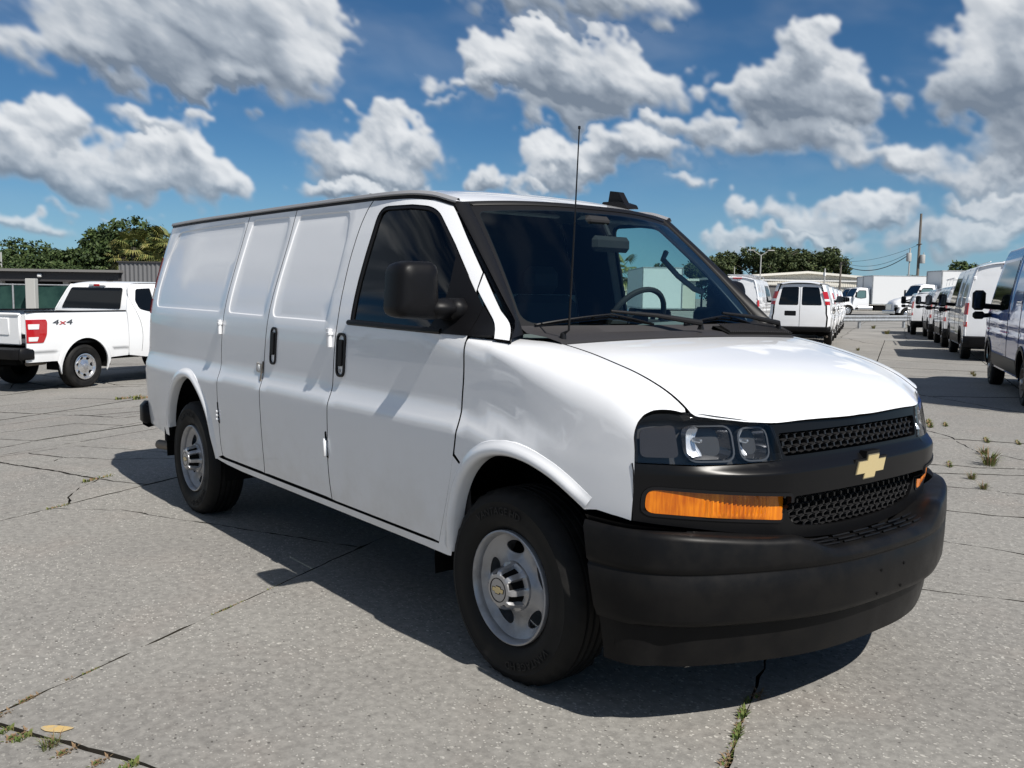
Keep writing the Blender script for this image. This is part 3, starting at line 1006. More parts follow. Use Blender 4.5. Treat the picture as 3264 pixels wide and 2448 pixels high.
def make_wheel(name, parent, x, yo, side, Rt=.384, zc=.368, rot=0.0, steer=0.0):
    """side -1 = right-hand wheel (outer face towards -y)"""
    w = .245
    tm = tyre_mb(Rt, .214, w, w * .5 - .008)
    # the contact patch is pressed flat by the load
    tm.v = [(a, b, max(c, -zc)) for a, b, c in tm.v]
    rim = MB()
    # outer lip, well and dished disc with five oval hand holes
    rim.lathe([(.2215, .034), (.2235, .012), (.2225, .002), (.217, -.001), (.2115, .004), (.205, .022)], 64, 'Y')
    rim.lathe([(.205, .022), (.200, .05), (.198, .17), (.214, .20)], 64, 'Y')
    dish = hs([.05, .075, .095, .115, .15, .175, .206], [.028, .030, .036, .052, .056, .048, .030])
    outer = [(.206 * math.cos(a), .206 * math.sin(a)) for a in np.linspace(0, 2 * math.pi, 64, endpoint=False)]
    holes = []
    for k in range(5):
        a = R(97 + 72 * k) + rot
        ct = np.array([math.cos(a), math.sin(a)]) * .150; tg = np.array([-math.sin(a), math.cos(a)]); rd = np.array([math.cos(a), math.sin(a)])
        holes.append([tuple(ct + tg * .052 * math.cos(q) + rd * .027 * math.sin(q)) for q in np.linspace(0, 2 * math.pi, 22, endpoint=False)])
    HC = np.array([np.mean(h_, 0) for h_ in holes])
    def Fd(u, v):
        u = np.asarray(u, float); v = np.asarray(v, float); r = np.hypot(u, v)
        d = np.min(np.hypot(u[..., None] - HC[:, 0], v[..., None] - HC[:, 1]), -1)
        lipd = .010 * (1 - sstep(.030, .060, d))
        return np.stack([u, dish(r) + lipd, v], -1)
    dk = MB(); patch(dk, Fd, outer, holes, (), (.016, .016), rim=.012, sg=1)
    rim.add(dk.v, dk.f, None); 
    for k_, n_ in dk.n.items(): pass
    cap = MB()
    seg = 96
    prof = [(.098, .040), (.096, .030), (.090, .024), (.084, .004), (.080, -.020), (.073, -.036), (.060, -.043), (.047, -.0445)]
    vs = []; fs = []; mi = []
    for i, (r, h) in enumerate(prof):
        for k in range(seg):
            a = 2 * math.pi * k / seg
            ph = (a * 8 / (2 * math.pi)) % 1.0
            pk = 1.0 if abs(ph - .5) < .30 else 0.0
            rr = r - (.013 if (pk and 2 <= i <= 5) else 0)
            vs.append((rr * math.cos(a + rot), h, rr * math.sin(a + rot)))
    for i in range(len(prof) - 1):
        for k in range(seg):
            l = (k + 1) % seg
            fs.append((i * seg + k, i * seg + l, (i + 1) * seg + l, (i + 1) * seg + k))
            ph = ((k + .5) / seg * 8) % 1.0
            mi.append(1 if (abs(ph - .5) < .27 and 2 <= i <= 4) else 0)
    cap.add(vs, fs)
    cap.mi = mi
    fs2 = [tuple(range((len(prof) - 1) * seg, len(prof) * seg))]
    cap.add(vs, fs2, 0); 
    disc = MB()
    disc.lathe([(.0475, -.0440), (.0475, -.0462), (.0440, -.0462), (.0440, -.0440)], 40, 'Y', mi=0)
    emb = MB()
    bt = bowtie(0, 0, .062, .026, .006)
    emb.prism([(p * 1.12, q * 1.25) for p, q in bt], 1, -.0458, -.0440, mi=0)
    emb.prism(bt, 1, -.0470, -.0455, mi=1)
    lat = [arc_text('VANTAGE HD', .285, .042, R(100), -.0025 - .0086), arc_text('VANTAGE HD', .285, .042, R(-62), -.0025 - .0086)]
    wh = link(name, tm.mesh('tyre', 'tyre_rubber', angle=40), parent)
    rm = rim.build('rim', 'wheel_silver', wh, angle=50)
    cp = cap.build('hub_cap', ['cap_silver', 'void'], wh, angle=40)
    disc.build('cap_ring', 'black_gloss', wh)
    emb.build('emblem', ['black_gloss', 'emblem_gold'], wh, smooth=False)
    for q in lat: q.build('lettering', 'tyre_letter', wh, smooth=False)
    wh.location = (x, yo, zc)
    wh.rotation_euler = (0, 0, steer if side < 0 else math.pi + steer)
    return wh

def express(root, main=True):
    """builds every part of the cargo van under root"""
    # ---------------- rear quarter
    top = [(x, float(zg(x)) - .012) for x in np.linspace(-2.868, -4.56, 18)]
    q_out = list(top) + resamp([(-4.56, 1.96), (-4.56, .50)], .08, False)[1:] + [(-4.44, .482), (-4.15, .462)] + list(arch_in_r) + [(-2.95, .447)] + [(a, b) for a, b in reversed(gap1)][:-1]
    mb = MB(); body_patch(mb, q_out, panel1)
    quarter = both(mb, 'rear_quarter_panel', ['paint_white', 'void'], root)
    for q, mir in zip(quarter, (0, 1)):
        al = arch_lip(arch_in_r[3:], 'arch_lip', q, (-3.47, .37), .058, .015)
        (al.mirror_y() if mir else al).build('arch_lip', 'paint_white', q)
    # ---------------- side cargo doors (right) / plain wall (left)
    t2 = [(x, float(zg(x)) - .012) for x in np.linspace(-2.200, -2.868, 8)]
    sd1 = t2 + list(gap1)[1:] + [(x, .455) for x in np.linspace(-2.85, -2.30, 8)] + list(reversed(gap2))[:-1]
    t3 = [(x, float(zg(x)) - .012) for x in np.linspace(-1.338, -2.200, 10)]
    sd2 = t3 + list(gap2)[1:] + [(x, .455) for x in np.linspace(-2.2, -1.5, 9)] + list(reversed(gap3))[:-1]
    mb1 = MB(); body_patch(mb1, sd1, panel2)
    rear_leaf, l1 = both(mb1, 'side_door', ['paint_white', 'void'], root)
    mb2 = MB(); body_patch(mb2, sd2, panel3)
    front_leaf, l2 = both(mb2, 'side_door', ['paint_white', 'void'], root)
    for o in (l1, l2): o.name = 'side_panel'
    # ---------------- front door with window opening
    doortop = [(x, float(zg(x)) - .014) for x in np.linspace(-.90, -1.338, 8)]
    apl = crom([(-.410, 1.588), (-.576, 1.737), (-.757, 1.899), (-.815, 1.922)], 4)
    d_out = list(apl) + doortop[:-1] + list(gap3) + [(x, .450) for x in np.linspace(-1.40, -.52, 12)] + list(reversed(gapf)) + [(-.392, 1.508)]
    win = rnd([(-1.276, 1.352), (-1.276, 1.55), (-1.270, 1.70), (-1.255, 1.912), (-1.0, 1.908), (-.835, 1.890), (-.62, 1.709), (-.475, 1.578), (-.428, 1.53), (-.352, 1.333), (-.70, 1.338)], [.02, 0, 0, .07, 0, .10, 0, 0, 0, 0, 0], 6)
    mb = MB(); body_patch(mb, d_out, None, [win], (.07, .05))
    doors = both(mb, 'front_door', ['paint_white', 'void'], root)
    win_in = inset(resamp(win, .03), .016)
    fr = MB(); patch(fr, Fs, inset(resamp(win, .03), .0015), [win_in], (), (.5, .5), .012, off=-.004)
    gl = MB(); patch(gl, Fs, inset(resamp(win, .03), .012), (), (), (.08, .08), 0, off=-.012)
    sail = MB()
    sp = rnd([(-.585, 1.667), (-.464, 1.566), (-.398, 1.507), (-.326, 1.440), (-.326, 1.327), (-.60, 1.330), (-.545, 1.40), (-.53, 1.50)], [0, 0, 0, 0, .004, .03, .05, .05])
    patch(sail, Fs, resamp(sp, .04), (), (), (.06, .06), .012, off=.006)
    belt = MB()
    bl = [(-1.290 + i * (1.290 - .50) / 24, 1.352 - .012 * i / 24) for i in range(25)]
    rows = []
    for o, h in ((.012, -.012), (.011, .004), (.003, .012), (-.008, .012), (-.014, .003), (-.014, -.01)):
        q = np.array([(a, b + o) for a, b in bl]); rows.append((Fs(q[:, 0], q[:, 1]) + fnormal(Fs, q[:, 0], q[:, 1]) * h).tolist())
    belt.sheet(rows)
    for d, mir in zip(doors, (0, 1)):
        f_ = (lambda m: m.mirror_y()) if mir else (lambda m: m)
        f_(fr).build('window_frame', 'black_satin', d)
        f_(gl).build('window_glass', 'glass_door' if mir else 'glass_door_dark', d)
        f_(sail).build('mirror_sail', 'black_textured', d)
        f_(belt).build('belt_molding', 'black_textured', d)
        hb = MB(); hx, hz, hw, hh = -1.335, 1.190, .047, .108
        hp = rnd([(hx - hw + .004, hz - hh), (hx + hw - .006, hz - hh), (hx + hw - .003, hz + hh), (hx - hw, hz + hh)], .042, 6)
        ring = inset(hp, .012)
        patch(hb, Fs, hp, [ring], (), (.2, .2), .012, off=.009)
        patch(hb, Fs, ring, (), (), (.03, .03), 0, off=-.002)
        pad = rnd([(hx - .016, hz - .055), (hx + .016, hz - .055), (hx + .018, hz + .075), (hx - .016, hz + .075)], .012)
        patch(hb, Fs, pad, (), (), (.05, .05), .012, off=.013)
        f_(hb).build('door_handle', 'black_textured', d)
        if not mir:
            lk = MB(); lk.lathe([(.009, 0), (.009, -.004), (.004, -.004)], 12, 'Y', (-1.345, -float(S(-1.345, 1.115)) - .001, 1.113)); lk.build('lock_cylinder', 'steel', d)
    # fixed black corner pane and white pillar base
    tri = MB(); patch(tri, Fs, resamp([(-.322, 1.325), (-.182, 1.331), (-.322, 1.444)], .03), (), (), (.05, .05), .012, off=.004)
    pb = MB(); body_patch(pb, resamp([(-.405, 1.583), (-.392, 1.512), (-.30, 1.433), (-.172, 1.322), (-.085, 1.318), (-.24, 1.43)], .03), gap=.001)
    for m_, nm, ma in ((tri, 'corner_trim', 'black_textured'), (pb, 'pillar_base', ['paint_white', 'void'])): both(m_, nm, ma, root)
    # ---------------- rocker
    rk = [(-3.036, .427), (-3.03, .447), (-2.91, .441)] + [(x, .441) for x in np.linspace(-2.7, -.62, 20)] + [(a - .006, b - .004) for a, b in reversed(gapf) if .445 < b < .855] + [(-.280, .812)] + [(a, b) for a, b in reversed(arch_in_f) if b < .80 and a < 0] + [(-.42, .402)]
    rk += [(x, .404) for x in np.linspace(-.6, -2.6, 16)] + [(-2.85, .412)]
    mb = MB(); body_patch(mb, rk, None, (), (.08, .04), gap=.0015, rim=.05)
    rr = both(mb, 'rocker_panel', ['paint_white', 'void'], root)
    # ---------------- front fender
    def zv(x, z):
        vs_ = np.linspace(0, 2, 400); y_, z_ = sect(np.full(400, x), vs_); return float(np.interp(z, z_, vs_))
    SC = .45
    f_edge = [(.600, .752), (.606, .85), (.606, .93), (.602, .99), (.595, 1.03)]
    f_front = [(x, zv(x, z)) for x, z in f_edge] + [(.594, 1.15), (.596, 1.27), (.603, 1.42), (.617, 1.58), (.640, 1.76), (.664, 1.95), (.672, 2.02)]
    f_top = [(x, 2.032) for x in np.linspace(.66, -.02, 22)]
    f_rear = [(-.085, 1.95), (-.16, 1.90), (-.24, 1.80), (-.318, 1.62)]
    a_f = [(a, b) for a, b in arch_in_f if a > -.275 and (b > .757)]
    f_arch = [(x, zv(x, z)) for x, z in a_f]
    f_bot = [(x, zv(x, z)) for x, z in [(.46, .766), (.52, .760)]]
    f_back = [(x + .004, zv(x, z)) for x, z in gapf if .855 < z < 1.30]
    outl = f_bot + f_front + f_top + f_rear + f_back + [(-.318, zv(-.318, .85)), (-.272, zv(-.272, .815))] + f_arch
    outl = resamp([(a, b * SC) for a, b in outl], .03)
    outl = inset(outl, .0018)
    Fsc = lambda u, v: Ff(u, np.asarray(v) / SC)
    mb = MB(); patch(mb, Fsc, outl, (), (), (.045, .03), .02, rim_mi=1)  # fender edge black as well, painted gap shade
    fenders = both(mb, 'front_fender', ['paint_white', 'void'], root)
    for q, mir in zip(fenders, (0, 1)):
        al = arch_lip(arch_in_f[3:], 'arch_lip', q, (.02, .37), .056, .018)
        (al.mirror_y() if mir else al).build('arch_lip', 'paint_white', q)
    # ---------------- hood
    FH = lambda u, v: np.stack([u, v, H(u, v)], -1)
    hy = .737
    he = [(.679, .738), (.692, .728), (.706, .698), (.751, .62), (.795, .538), (.816, .484), (.833, .38), (.850, .198)]
    hb_ = [(.052, y) for y in np.linspace(hy, -hy, 30)] + [(x, -hy) for x in np.linspace(.09, .66, 18)] + crom([(x, -y) for x, y in he] + [(.857, 0)] + he[::-1], 4) + [(x, hy) for x in np.linspace(.66, .09, 18)]
    mb = MB(); patch(mb, FH, resamp(hb_, .03), (), (), (.04, .05), .02, rim_mi=1)  # hood edge blackened to darken its gap
    hood = mb.build('hood', ['paint_white', 'void'], root)
    # ---------------- roof
    ro = [(0, w) for w in np.linspace(-1, 1, 30)] + [(s_, 1) for s_ in np.linspace(.02, .98, 60)] + [(1, w) for w in np.linspace(1, -1, 20)] + [(s_, -1) for s_ in np.linspace(.98, .02, 60)]
    SX = 3.9
    Fr2 = lambda s_, w: Froof(np.asarray(s_) / SX, w)
    mb = MB(); patch(mb, Fr2, resamp([(a * SX, b) for a, b in ro], .06), (), (), (.09, .08), .015, sg=1)
    # s runs backwards, so check the orientation of the roof normals
    if np.mean([q[2] for q in list(mb.n.values())[:50]]) < 0:
        mb = MB(); patch(mb, Fr2, resamp([(a * SX, b) for a, b in ro], .06), (), (), (.09, .08), .015, sg=-1)
    roof = mb.build('roof', 'paint_white', root)
    # drip rail coloured grey for shade, black strip as the shadow under it
    gx = list(np.linspace(-.735, -1.3, 16)) + list(np.linspace(-1.45, -4.5, 40)) + [-4.56, -4.60]
    rail = MB(); jt = MB(); rows = []; rows2 = []
    for o, h in ((.016, -.006), (.019, .008), (.014, .016), (.000, .017), (-.003, .014), (-.003, .006)):
        q = np.array([(x, float(zg(x)) + o) for x in gx]); rows.append((Fs(q[:, 0], q[:, 1]) + fnormal(Fs, q[:, 0], q[:, 1]) * h).tolist())
    rail.sheet(rows, flip=True)
    for o, h in ((.006, -.008), (.004, .004), (-.013, .004), (-.017, -.010)):
        q = np.array([(x, float(zg(x)) + o) for x in gx]); rows2.append((Fs(q[:, 0], q[:, 1]) + fnormal(Fs, q[:, 0], q[:, 1]) * h).tolist())
    jt.sheet(rows2, flip=True)
    for a_ in both(rail, 'drip_rail', 'rail_shade_grey', root): pass
    both(jt, 'rail_shadow', 'black_satin', root)
    # ---------------- windscreen, frit, pillar trims
    go = [(-1, t_) for t_ in np.linspace(1, 0, 16)] + [(w, 0) for w in np.linspace(-.97, .97, 34)] + [(1, t_) for t_ in np.linspace(0, 1, 16)] + [(w, 1) for w in np.linspace(.97, -.97, 34)]
    clear = rnd([(-.955, .93), (-.965, .5), (-.975, .07), (-.3, .035), (.3, .035), (.975, .07), (.965, .5), (.955, .93), (.3, .95), (-.3, .95)], [.05, 0, .09, 0, 0, .09, 0, .05, 0, 0])
    mb = MB(); patch(mb, Fglass, resamp(clear, .07), (), (), (.09, .09), 0)
    ws = mb.build('windshield', 'glass_windscreen', root)
    mb = MB(); patch(mb, Fglass, resamp(go, .07), [resamp(inset(clear, .004), .07)], (), (.3, .3), 0, off=-.0015)
    mb.build('window_frame', 'black_satin', ws)
    # A-pillar trim: black strip between pillar and glass
    pt = MB(); rows = []
    ts = np.linspace(-.01, 1.0, 26)
    gpts = Fglass(np.full(26, -.985), ts)
    ax = np.interp(ts, [0, 1], [0, 1])
    side_q = np.array([(-.083 + (-.757 + .083) * t_, 1.322 + (1.902 - 1.322) * t_ + .006 * math.sin(math.pi * t_)) for t_ in ts])
    sp_ = Fs(side_q[:, 0], side_q[:, 1])
    nrm = np.array([.62, -.55, .55]); nrm /= np.linalg.norm(nrm)
    for k, h in ((0, -.012), (.02, .010), (.25, .016), (.6, .014), (.9, .010), (1.0, .004), (1.02, -.01)):
        rows.append((sp_ + (gpts - sp_) * k + nrm * h).tolist())
    pt.sheet(rows)
    both(pt, 'pillar_trim', 'black_satin', root)
    hdr = MB(); rows = []
    ws_ = np.linspace(-.965, .965, 40)
    a_ = Fglass(ws_, np.full(40, .985)); b_ = Froof(np.full(40, .002), ws_)
    for k, h in ((0, .002), (.3, .007), (.7, .007), (1, -.004)):
        rows.append((a_ + (b_ - a_) * k + np.array([.6, 0, .75]) * h).tolist())
    hdr.sheet(rows); hdr.build('header_seal', 'black_satin', root)
    # ---------------- cowl, wipers, antenna
    cw = MB(); rows = []
    cy = np.linspace(-.80, .80, 41)
    hr = np.stack([np.full(41, .046), cy * .945, H(np.full(41, .046), cy * .945)], -1)
    gb = Fglass(cy / .80, np.full(41, .045)); 
    for k, dz in ((0, -.03), (.02, .006), (.35, .004), (.8, -.012), (1.0, .004), (1.04, -.01)):
        rows.append((hr + (gb - hr) * k + np.array([0, 0, dz])).tolist())
    cw.sheet(rows, flip=True)
    cowl = cw.build('cowl', 'cowl_black', root)
    # inlet grille on the driver's side: proud panel with slots
    vent = MB(); 
    for i in range(30):
        y0 = .30 + i * .0163
        pts = []
        for k in (.10, .78):
            hrp = np.array([.046, y0 * .945 + (.03 if k > .5 else 0), 0]); hrp[2] = float(H(hrp[0], hrp[1]))
            gbp = Fglass(np.array([(y0 + .03) / .8]), np.array([.045]))[0]
            pts.append(hrp + (gbp - hrp) * k + np.array([0, 0, .019 if k < .5 else .015]))
        vent.tube([tuple(q) for q in pts], .0042, 5)
    vent.build('vent_slats', 'cowl_black', cowl, kind='stuff')
    vb = MB(); rows = []
    for k, dz in ((.06, -.005), (.09, .012), (.8, .006), (.86, -.012)):
        yy = np.linspace(.28, .80, 14)
        hrp = np.stack([np.full(14, .046), yy * .945, H(np.full(14, .046), yy * .945)], -1); gbp = Fglass(np.clip(yy / .8, 0, 1), np.full(14, .045))
        rows.append((hrp + (gbp - hrp) * k + np.array([0, 0, dz])).tolist())
    vb.sheet(rows, flip=True); vb.build('vent_panel', 'void', cowl)
    def wiper(pv, el, b0, b1):
        arm = MB()
        g0 = np.array(pv); g1 = Fglass(np.array([el[0]]), np.array([el[1]]))[0] + np.array([.020, 0, .030])
        mid = (g0 + g1) / 2 + np.array([0, 0, .022])
        arm.tube([tuple(g0), tuple(g0 + np.array([0, 0, .03])), tuple(mid), tuple(g1)], [.016, .014, .010, .006], 8)
        o = arm.build('wiper', 'black_satin', root)
        bl = MB()
        ww = np.linspace(b0[0], b1[0], 14); tt = np.interp(ww, [b0[0], el[0], b1[0]], [b0[1], el[1] - .006, b1[1]])
        P = Fglass(ww, tt); n = fnormal(Fglass, ww, tt)
        bl.tube([tuple(q) for q in P + n * .012], .0055, 6)
        hump = .012 + .020 * (1 - ((np.linspace(-1, 1, 14))**2))
        bl.tube([tuple(q) for q in P + n * hump[:, None]], .0045, 6)
        for i in (3, 6, 9, 11): bl.tube([tuple(P[i] + n[i] * .012), tuple(P[i] + n[i] * hump[i])], .005, 6)
        bl.build('wiper_blade', 'black_satin', o)
    wiper((.005, .105, 1.352), (-.44, .10), (-.915, .045), (-.145, .044))
    wiper((-.03, .73, 1.345), (.50, .085), (.11, .044), (.80, .04))
    an = MB(); ab = np.array([-.005, -.705, 1.305])
    an.lathe([(.030, 0), (.029, .006), (.022, .014), (.014, .022), (.011, .045), (.006, .05), (.0001, .05)], 18, 'Z', tuple(ab - np.array([0, 0, .004])))
    an.tube([tuple(ab + np.array([0, 0, .04])), (.022, -.700, 1.36), (.040, -.698, 1.75), (.056, -.698, 2.125)], [.0075, .0045, .0032, .0024], 6)
    an.lathe([(.0001, .008), (.005, .006), (.005, -.004), (.0001, -.006)], 8, 'Z', (.056, -.698, 2.127))
    an.build('antenna', 'black_satin', root)
    # ---------------- front fascia
    def yz_round(pts, r): return resamp(rnd(pts, r), .02)
    g_up = yz_round([(-.455, 1.036), (.455, 1.036), (.440, .958), (-.440, .958)], [.015] * 4)
    g_lo = yz_round([(-.437, .826), (.437, .826), (.425, .76), (.385, .712), (.18, .688), (-.18, .688), (-.385, .712), (-.425, .76)], [.02, .02, .03, .05, .1, .1, .05, .03])
    am = [rnd([(s_ * .453, .829), (s_ * .893, .862), (s_ * .898, .784), (s_ * .453, .741)], [.008, .03, .03, .008]) for s_ in (-1, 1)]
    fas = [(0, 1.0705), (.25, 1.070), (.4856, 1.066)] + [(.470, 1.02), (.452, .947), (.60, .940), (.75, .937), (.90, .945), (.928, .948), (.927, .85), (.924, .755), (.85, .742), (.75, .728), (.6, .705), (.45, .680), (.30, .660), (.15, .648), (0, .645)]
    fas = fas + [(-a, b) for a, b in reversed(fas[1:-1])]
    fas = [(a, b) for a, b in fas]
    mb = MB(); patch(mb, Ffas, resamp(fas, .025), [g_up, g_lo] + [resamp(inset(a, -.012), .02) for a in am], [resamp([(-.93, .792), (.93, .792)], .03, False)[:-1]] if 0 else (), (.03, .011), .03)
    fascia = mb.build('front_fascia', 'black_gloss', root)
    # honeycomb grilles
    gm = MB()
    def honey(poly, px, pz, depth):
        ys = np.arange(-.47, .47, px); n = 0
        for row, z in enumerate(np.arange(.66, 1.05, pz)):
            for y in ys:
                yy = y + (px / 2 if row % 2 else 0)
                if not pip(poly, [(yy, z)])[0]: continue
                hexa = [(math.cos(R(60 * k + 30)), math.sin(R(60 * k + 30))) for k in range(6)]
                o = np.array([(yy + a * px * .577, z + b * pz * .667) for a, b in hexa])
                i_ = np.array([(yy + a * px * .577 * .80, z + b * pz * .667 * .80) for a, b in hexa])
                ii = np.array([(yy + a * px * .577 * .76, z + b * pz * .667 * .76) for a, b in hexa])
                off = np.array([-.010, 0, 0])
                po = Flens(o[:, 0], o[:, 1]) + off * 1.6; pi = Flens(i_[:, 0], i_[:, 1]) + off; pb_ = Flens(ii[:, 0], ii[:, 1]) + off - np.array([depth, 0, 0])
                base = len(gm.v)
                gm.add(np.vstack([po, pi, pb_]), [(k, (k + 1) % 6, 6 + (k + 1) % 6, 6 + k) for k in range(6)] + [(6 + k, 6 + (k + 1) % 6, 12 + (k + 1) % 6, 12 + k) for k in range(6)])
    honey(g_up, .0420, .0225, .02); honey(g_lo, .0420, .0225, .02)
    gm.build('grille_mesh', 'grille_black', fascia, smooth=False, kind='stuff')
    bk = MB()
    for g in (g_up, g_lo): patch(bk, Flens, resamp(inset(g, -.01), .04), (), (), (.1, .1), 0, off=-.035)
    bk.build('grille_backing', 'void', fascia)
    # emblem on its raised plate
    em = MB()
    def ep(poly, a, b, mi):
        P = resamp(poly, .02); V, T = triangulate(P, (), (), (.5, .5))
        xb = PXb(np.abs(V[:, 0])) + .036 - .010
        em.add(np.stack([xb * 0 + .898 - .12 * np.abs(V[:, 0])**2 + b, V[:, 0], V[:, 1]], -1), T, mi)
        m = len(P); L = np.array(P)
        f_ = np.stack([.898 - .12 * L[:, 0]**2 + b, L[:, 0], L[:, 1]], -1); r_ = f_ - np.array([b - a, 0, 0])
        fs = [(i, m + i, m + (i + 1) % m, (i + 1) % m) for i in range(m)]
        if area2(L) < 0: fs = [tuple(reversed(f)) for f in fs]
        em.add(np.vstack([f_, r_]), fs, mi)
    ep(bowtie(0, .889, .215, .112, .036), -.02, .010, 0)
    ep(bowtie(0, .889, .186, .088, .030), .0, .014, 1)
    ep(bowtie(0, .889, .177, .080, .028), .0, .016, 2)
    em.build('emblem', ['black_gloss', 'emblem_edge', 'emblem_gold'], fascia, smooth=False)
    # ---------------- headlights and turn signals
    for s_ in (-1, 1):
        lo = [(.4755, 1.062), (.462, 1.0), (.4555, .949), (.60, .944), (.75, .942), (.90, .949), (.922, .951), (.921, 1.0), (.915, 1.04), (.905, 1.075), (.886, 1.098), (.862, 1.108), (.81, 1.114), (.765, 1.112), (.70, 1.107), (.6, 1.091), (.52, 1.076)]
        lo = [(s_ * a, b) for a, b in lo]
        hs_ = MB()
        L = resamp(rnd(lo, .006), .02)
        patch(hs_, Flens, L, (), (), (.04, .03), 0, off=-.055)
        P = np.array(L); f_ = Flens(P[:, 0], P[:, 1]); b_ = f_ - fnormal(Flens, P[:, 0], P[:, 1]) * .056; m = len(P)
        fs = [(i, (i + 1) % m, m + (i + 1) % m, m + i) for i in range(m)]
        hs_.add(np.vstack([f_ - fnormal(Flens, P[:, 0], P[:, 1]) * .002, b_]), fs)
        hl = hs_.build('headlight', 'housing_dark', root, angle=30)
        # bezel ring round each bowl, its reflected dark and bright halves coloured in, bulbs
        for (cy_, cz_, wy, wz) in ((.700, 1.012, .074, .056), (.546, 1.007, .052, .052)):
            rc = rnd([(s_ * (cy_ - wy), cz_ - wz), (s_ * (cy_ + wy), cz_ - wz), (s_ * (cy_ + wy), cz_ + wz), (s_ * (cy_ - wy), cz_ + wz)], .035)
            bz = MB(); patch(bz, Flens, resamp(inset(rc, -.006), .02), [resamp(rc, .02)], (), (.3, .3), .03, off=-.020)
            bz.build('bezel', 'bezel_grey', hl)
            bowl = MB(); rows = []
            rcp = np.array(resamp(rc, .012)); ce = np.array([s_ * cy_, cz_])
            for k, d in ((1.0, -.022), (.92, -.040), (.75, -.062), (.5, -.085), (.25, -.098), (.05, -.102)):
                q = ce + (rcp - ce) * k; x_ = Flens(q[:, 0], q[:, 1])
                dirn = np.array([-.80, s_ * -.10, 0])
                x0 = Flens(np.array([ce[0]]), np.array([ce[1]]))[0]
                flat_ = x_ * .35 + (np.stack([np.full(len(q), x0[0]), q[:, 0], q[:, 1]], -1)) * .65 if k < .95 else x_
                rows.append(np.vstack([flat_ + np.array([d, 0, 0]), flat_[:1] + np.array([d, 0, 0])]).tolist())
            bowl.sheet(rows, flip=(s_ > 0))
            bowl.build('bowl', 'chrome_dark_half', hl, angle=40)
            rf = MB(); rows = []
            ny, nz = (44, 15) if wy > .06 else (19, 13)
            y_out, y_in = cy_ + wy * .90, cy_ - wy * (.02 if wy > .06 else -.05)
            for iz in range(nz):
                row = []
                for iy in range(ny):
                    fy = iy / (ny - 1); fzz = iz / (nz - 1) * 2 - 1
                    edge = 1 - .16 * abs(fzz)**3
                    yy_ = y_out + (y_in + .012 * math.cos(fzz * 2.2) - y_out) * fy * edge - wy * .22 * abs(fzz)**4 * (1 - fy)
                    zz_ = cz_ + wz * .86 * fzz
                    flute = .0030 * abs(math.sin(fy * math.pi * 7)) if wy > .06 else .0025 * (abs(math.sin(fy * math.pi * 3)) * abs(math.sin(iz / (nz - 1) * math.pi * 4)))
                    row.append((float(Flens(np.array([s_ * yy_]), np.array([zz_]))[0][0]) - .030 - .030 * math.sin(fy * 1.5) + .012 * fzz * fzz - flute, s_ * yy_, zz_))
                rows.append(row)
            rf.sheet(rows, flip=(s_ < 0)); rf.build('reflector_lit_half', 'reflector_lit_half', hl, angle=25)
            bu = MB(); x0 = float(Flens(np.array([ce[0]]), np.array([ce[1]]))[0][0])
            bu.lathe([(.0001, .008), (.006, .005), (.0085, -.002), (.0085, -.03)], 14, 'X', (x0 - .035, ce[0] + s_ * wy * .25, ce[1] + wz * .1))
            bu.build('bulb', 'steel', hl)
        ln = MB(); patch(ln, Flens, L, (), (), (.04, .03), .004, off=.001)
        ln.build('lens', 'glass_clear', hl)
        mk = MB(); mp = rnd([(s_ * .80, .965), (s_ * .905, .968), (s_ * .895, 1.06), (s_ * .80, 1.075)], .02)
        patch(mk, Flens, resamp(mp, .03), (), (), (.05, .05), .01, off=-.012)
        mk.build('side_marker', 'smoked', hl)
        # turn signal: amber lens with moulded flutes
        a = am[0] if s_ < 0 else am[1]
        Fam = lambda y, z: np.stack([PXb(np.abs(np.asarray(y, float))) + lean(np.asarray(z, float)) + .006 + .004 * np.sin(np.abs(y) * 420) * sstep(.50, .53, np.abs(y)) * (1 - sstep(.72, .75, np.abs(y))), np.asarray(y, float), np.asarray(z, float)], -1)
        ts_ = MB(); patch(ts_, Fam, resamp(a, .015), (), (), (.0045, .03), .02)
        sig = ts_.build('turn_signal', 'amber', root)
        tb = MB()
        ao = [resamp(inset(a, -.011), .015), resamp(inset(a, -.001), .015)]
        patch(tb, Ffas, ao[0], [resamp(inset(a, -.0005), .015)], (), (.3, .3), .02, off=.004)
        tb.build('signal_surround', 'black_satin', sig)
    # ---------------- front bumper
    bx = [(1.015, 0), (1.006, .22), (.975, .40), (.918, .57), (.848, .73), (.782, .845), (.70, .925), (.62, .964), (.53, .982), (.42, .988)]
    pl = np.array(crom(bx, 6)); sl_ = np.concatenate([[0], np.cumsum(np.linalg.norm(np.diff(pl, axis=0), axis=1))])
    tg = np.gradient(pl, axis=0); tg /= np.linalg.norm(tg, axis=1)[:, None]
    nb = np.stack([tg[:, 1], -tg[:, 0]], 1)                                # outward in plan
    def plan(a): return np.stack([np.interp(a, sl_, pl[:, k]) for k in (0, 1)], -1), np.stack([np.interp(a, sl_, nb[:, k]) for k in (0, 1)], -1)
    fz = hs([0, .15, .3, .45, .6, .75, .85, .93, 1.0], [.650, .653, .664, .684, .708, .731, .745, .757, .762])
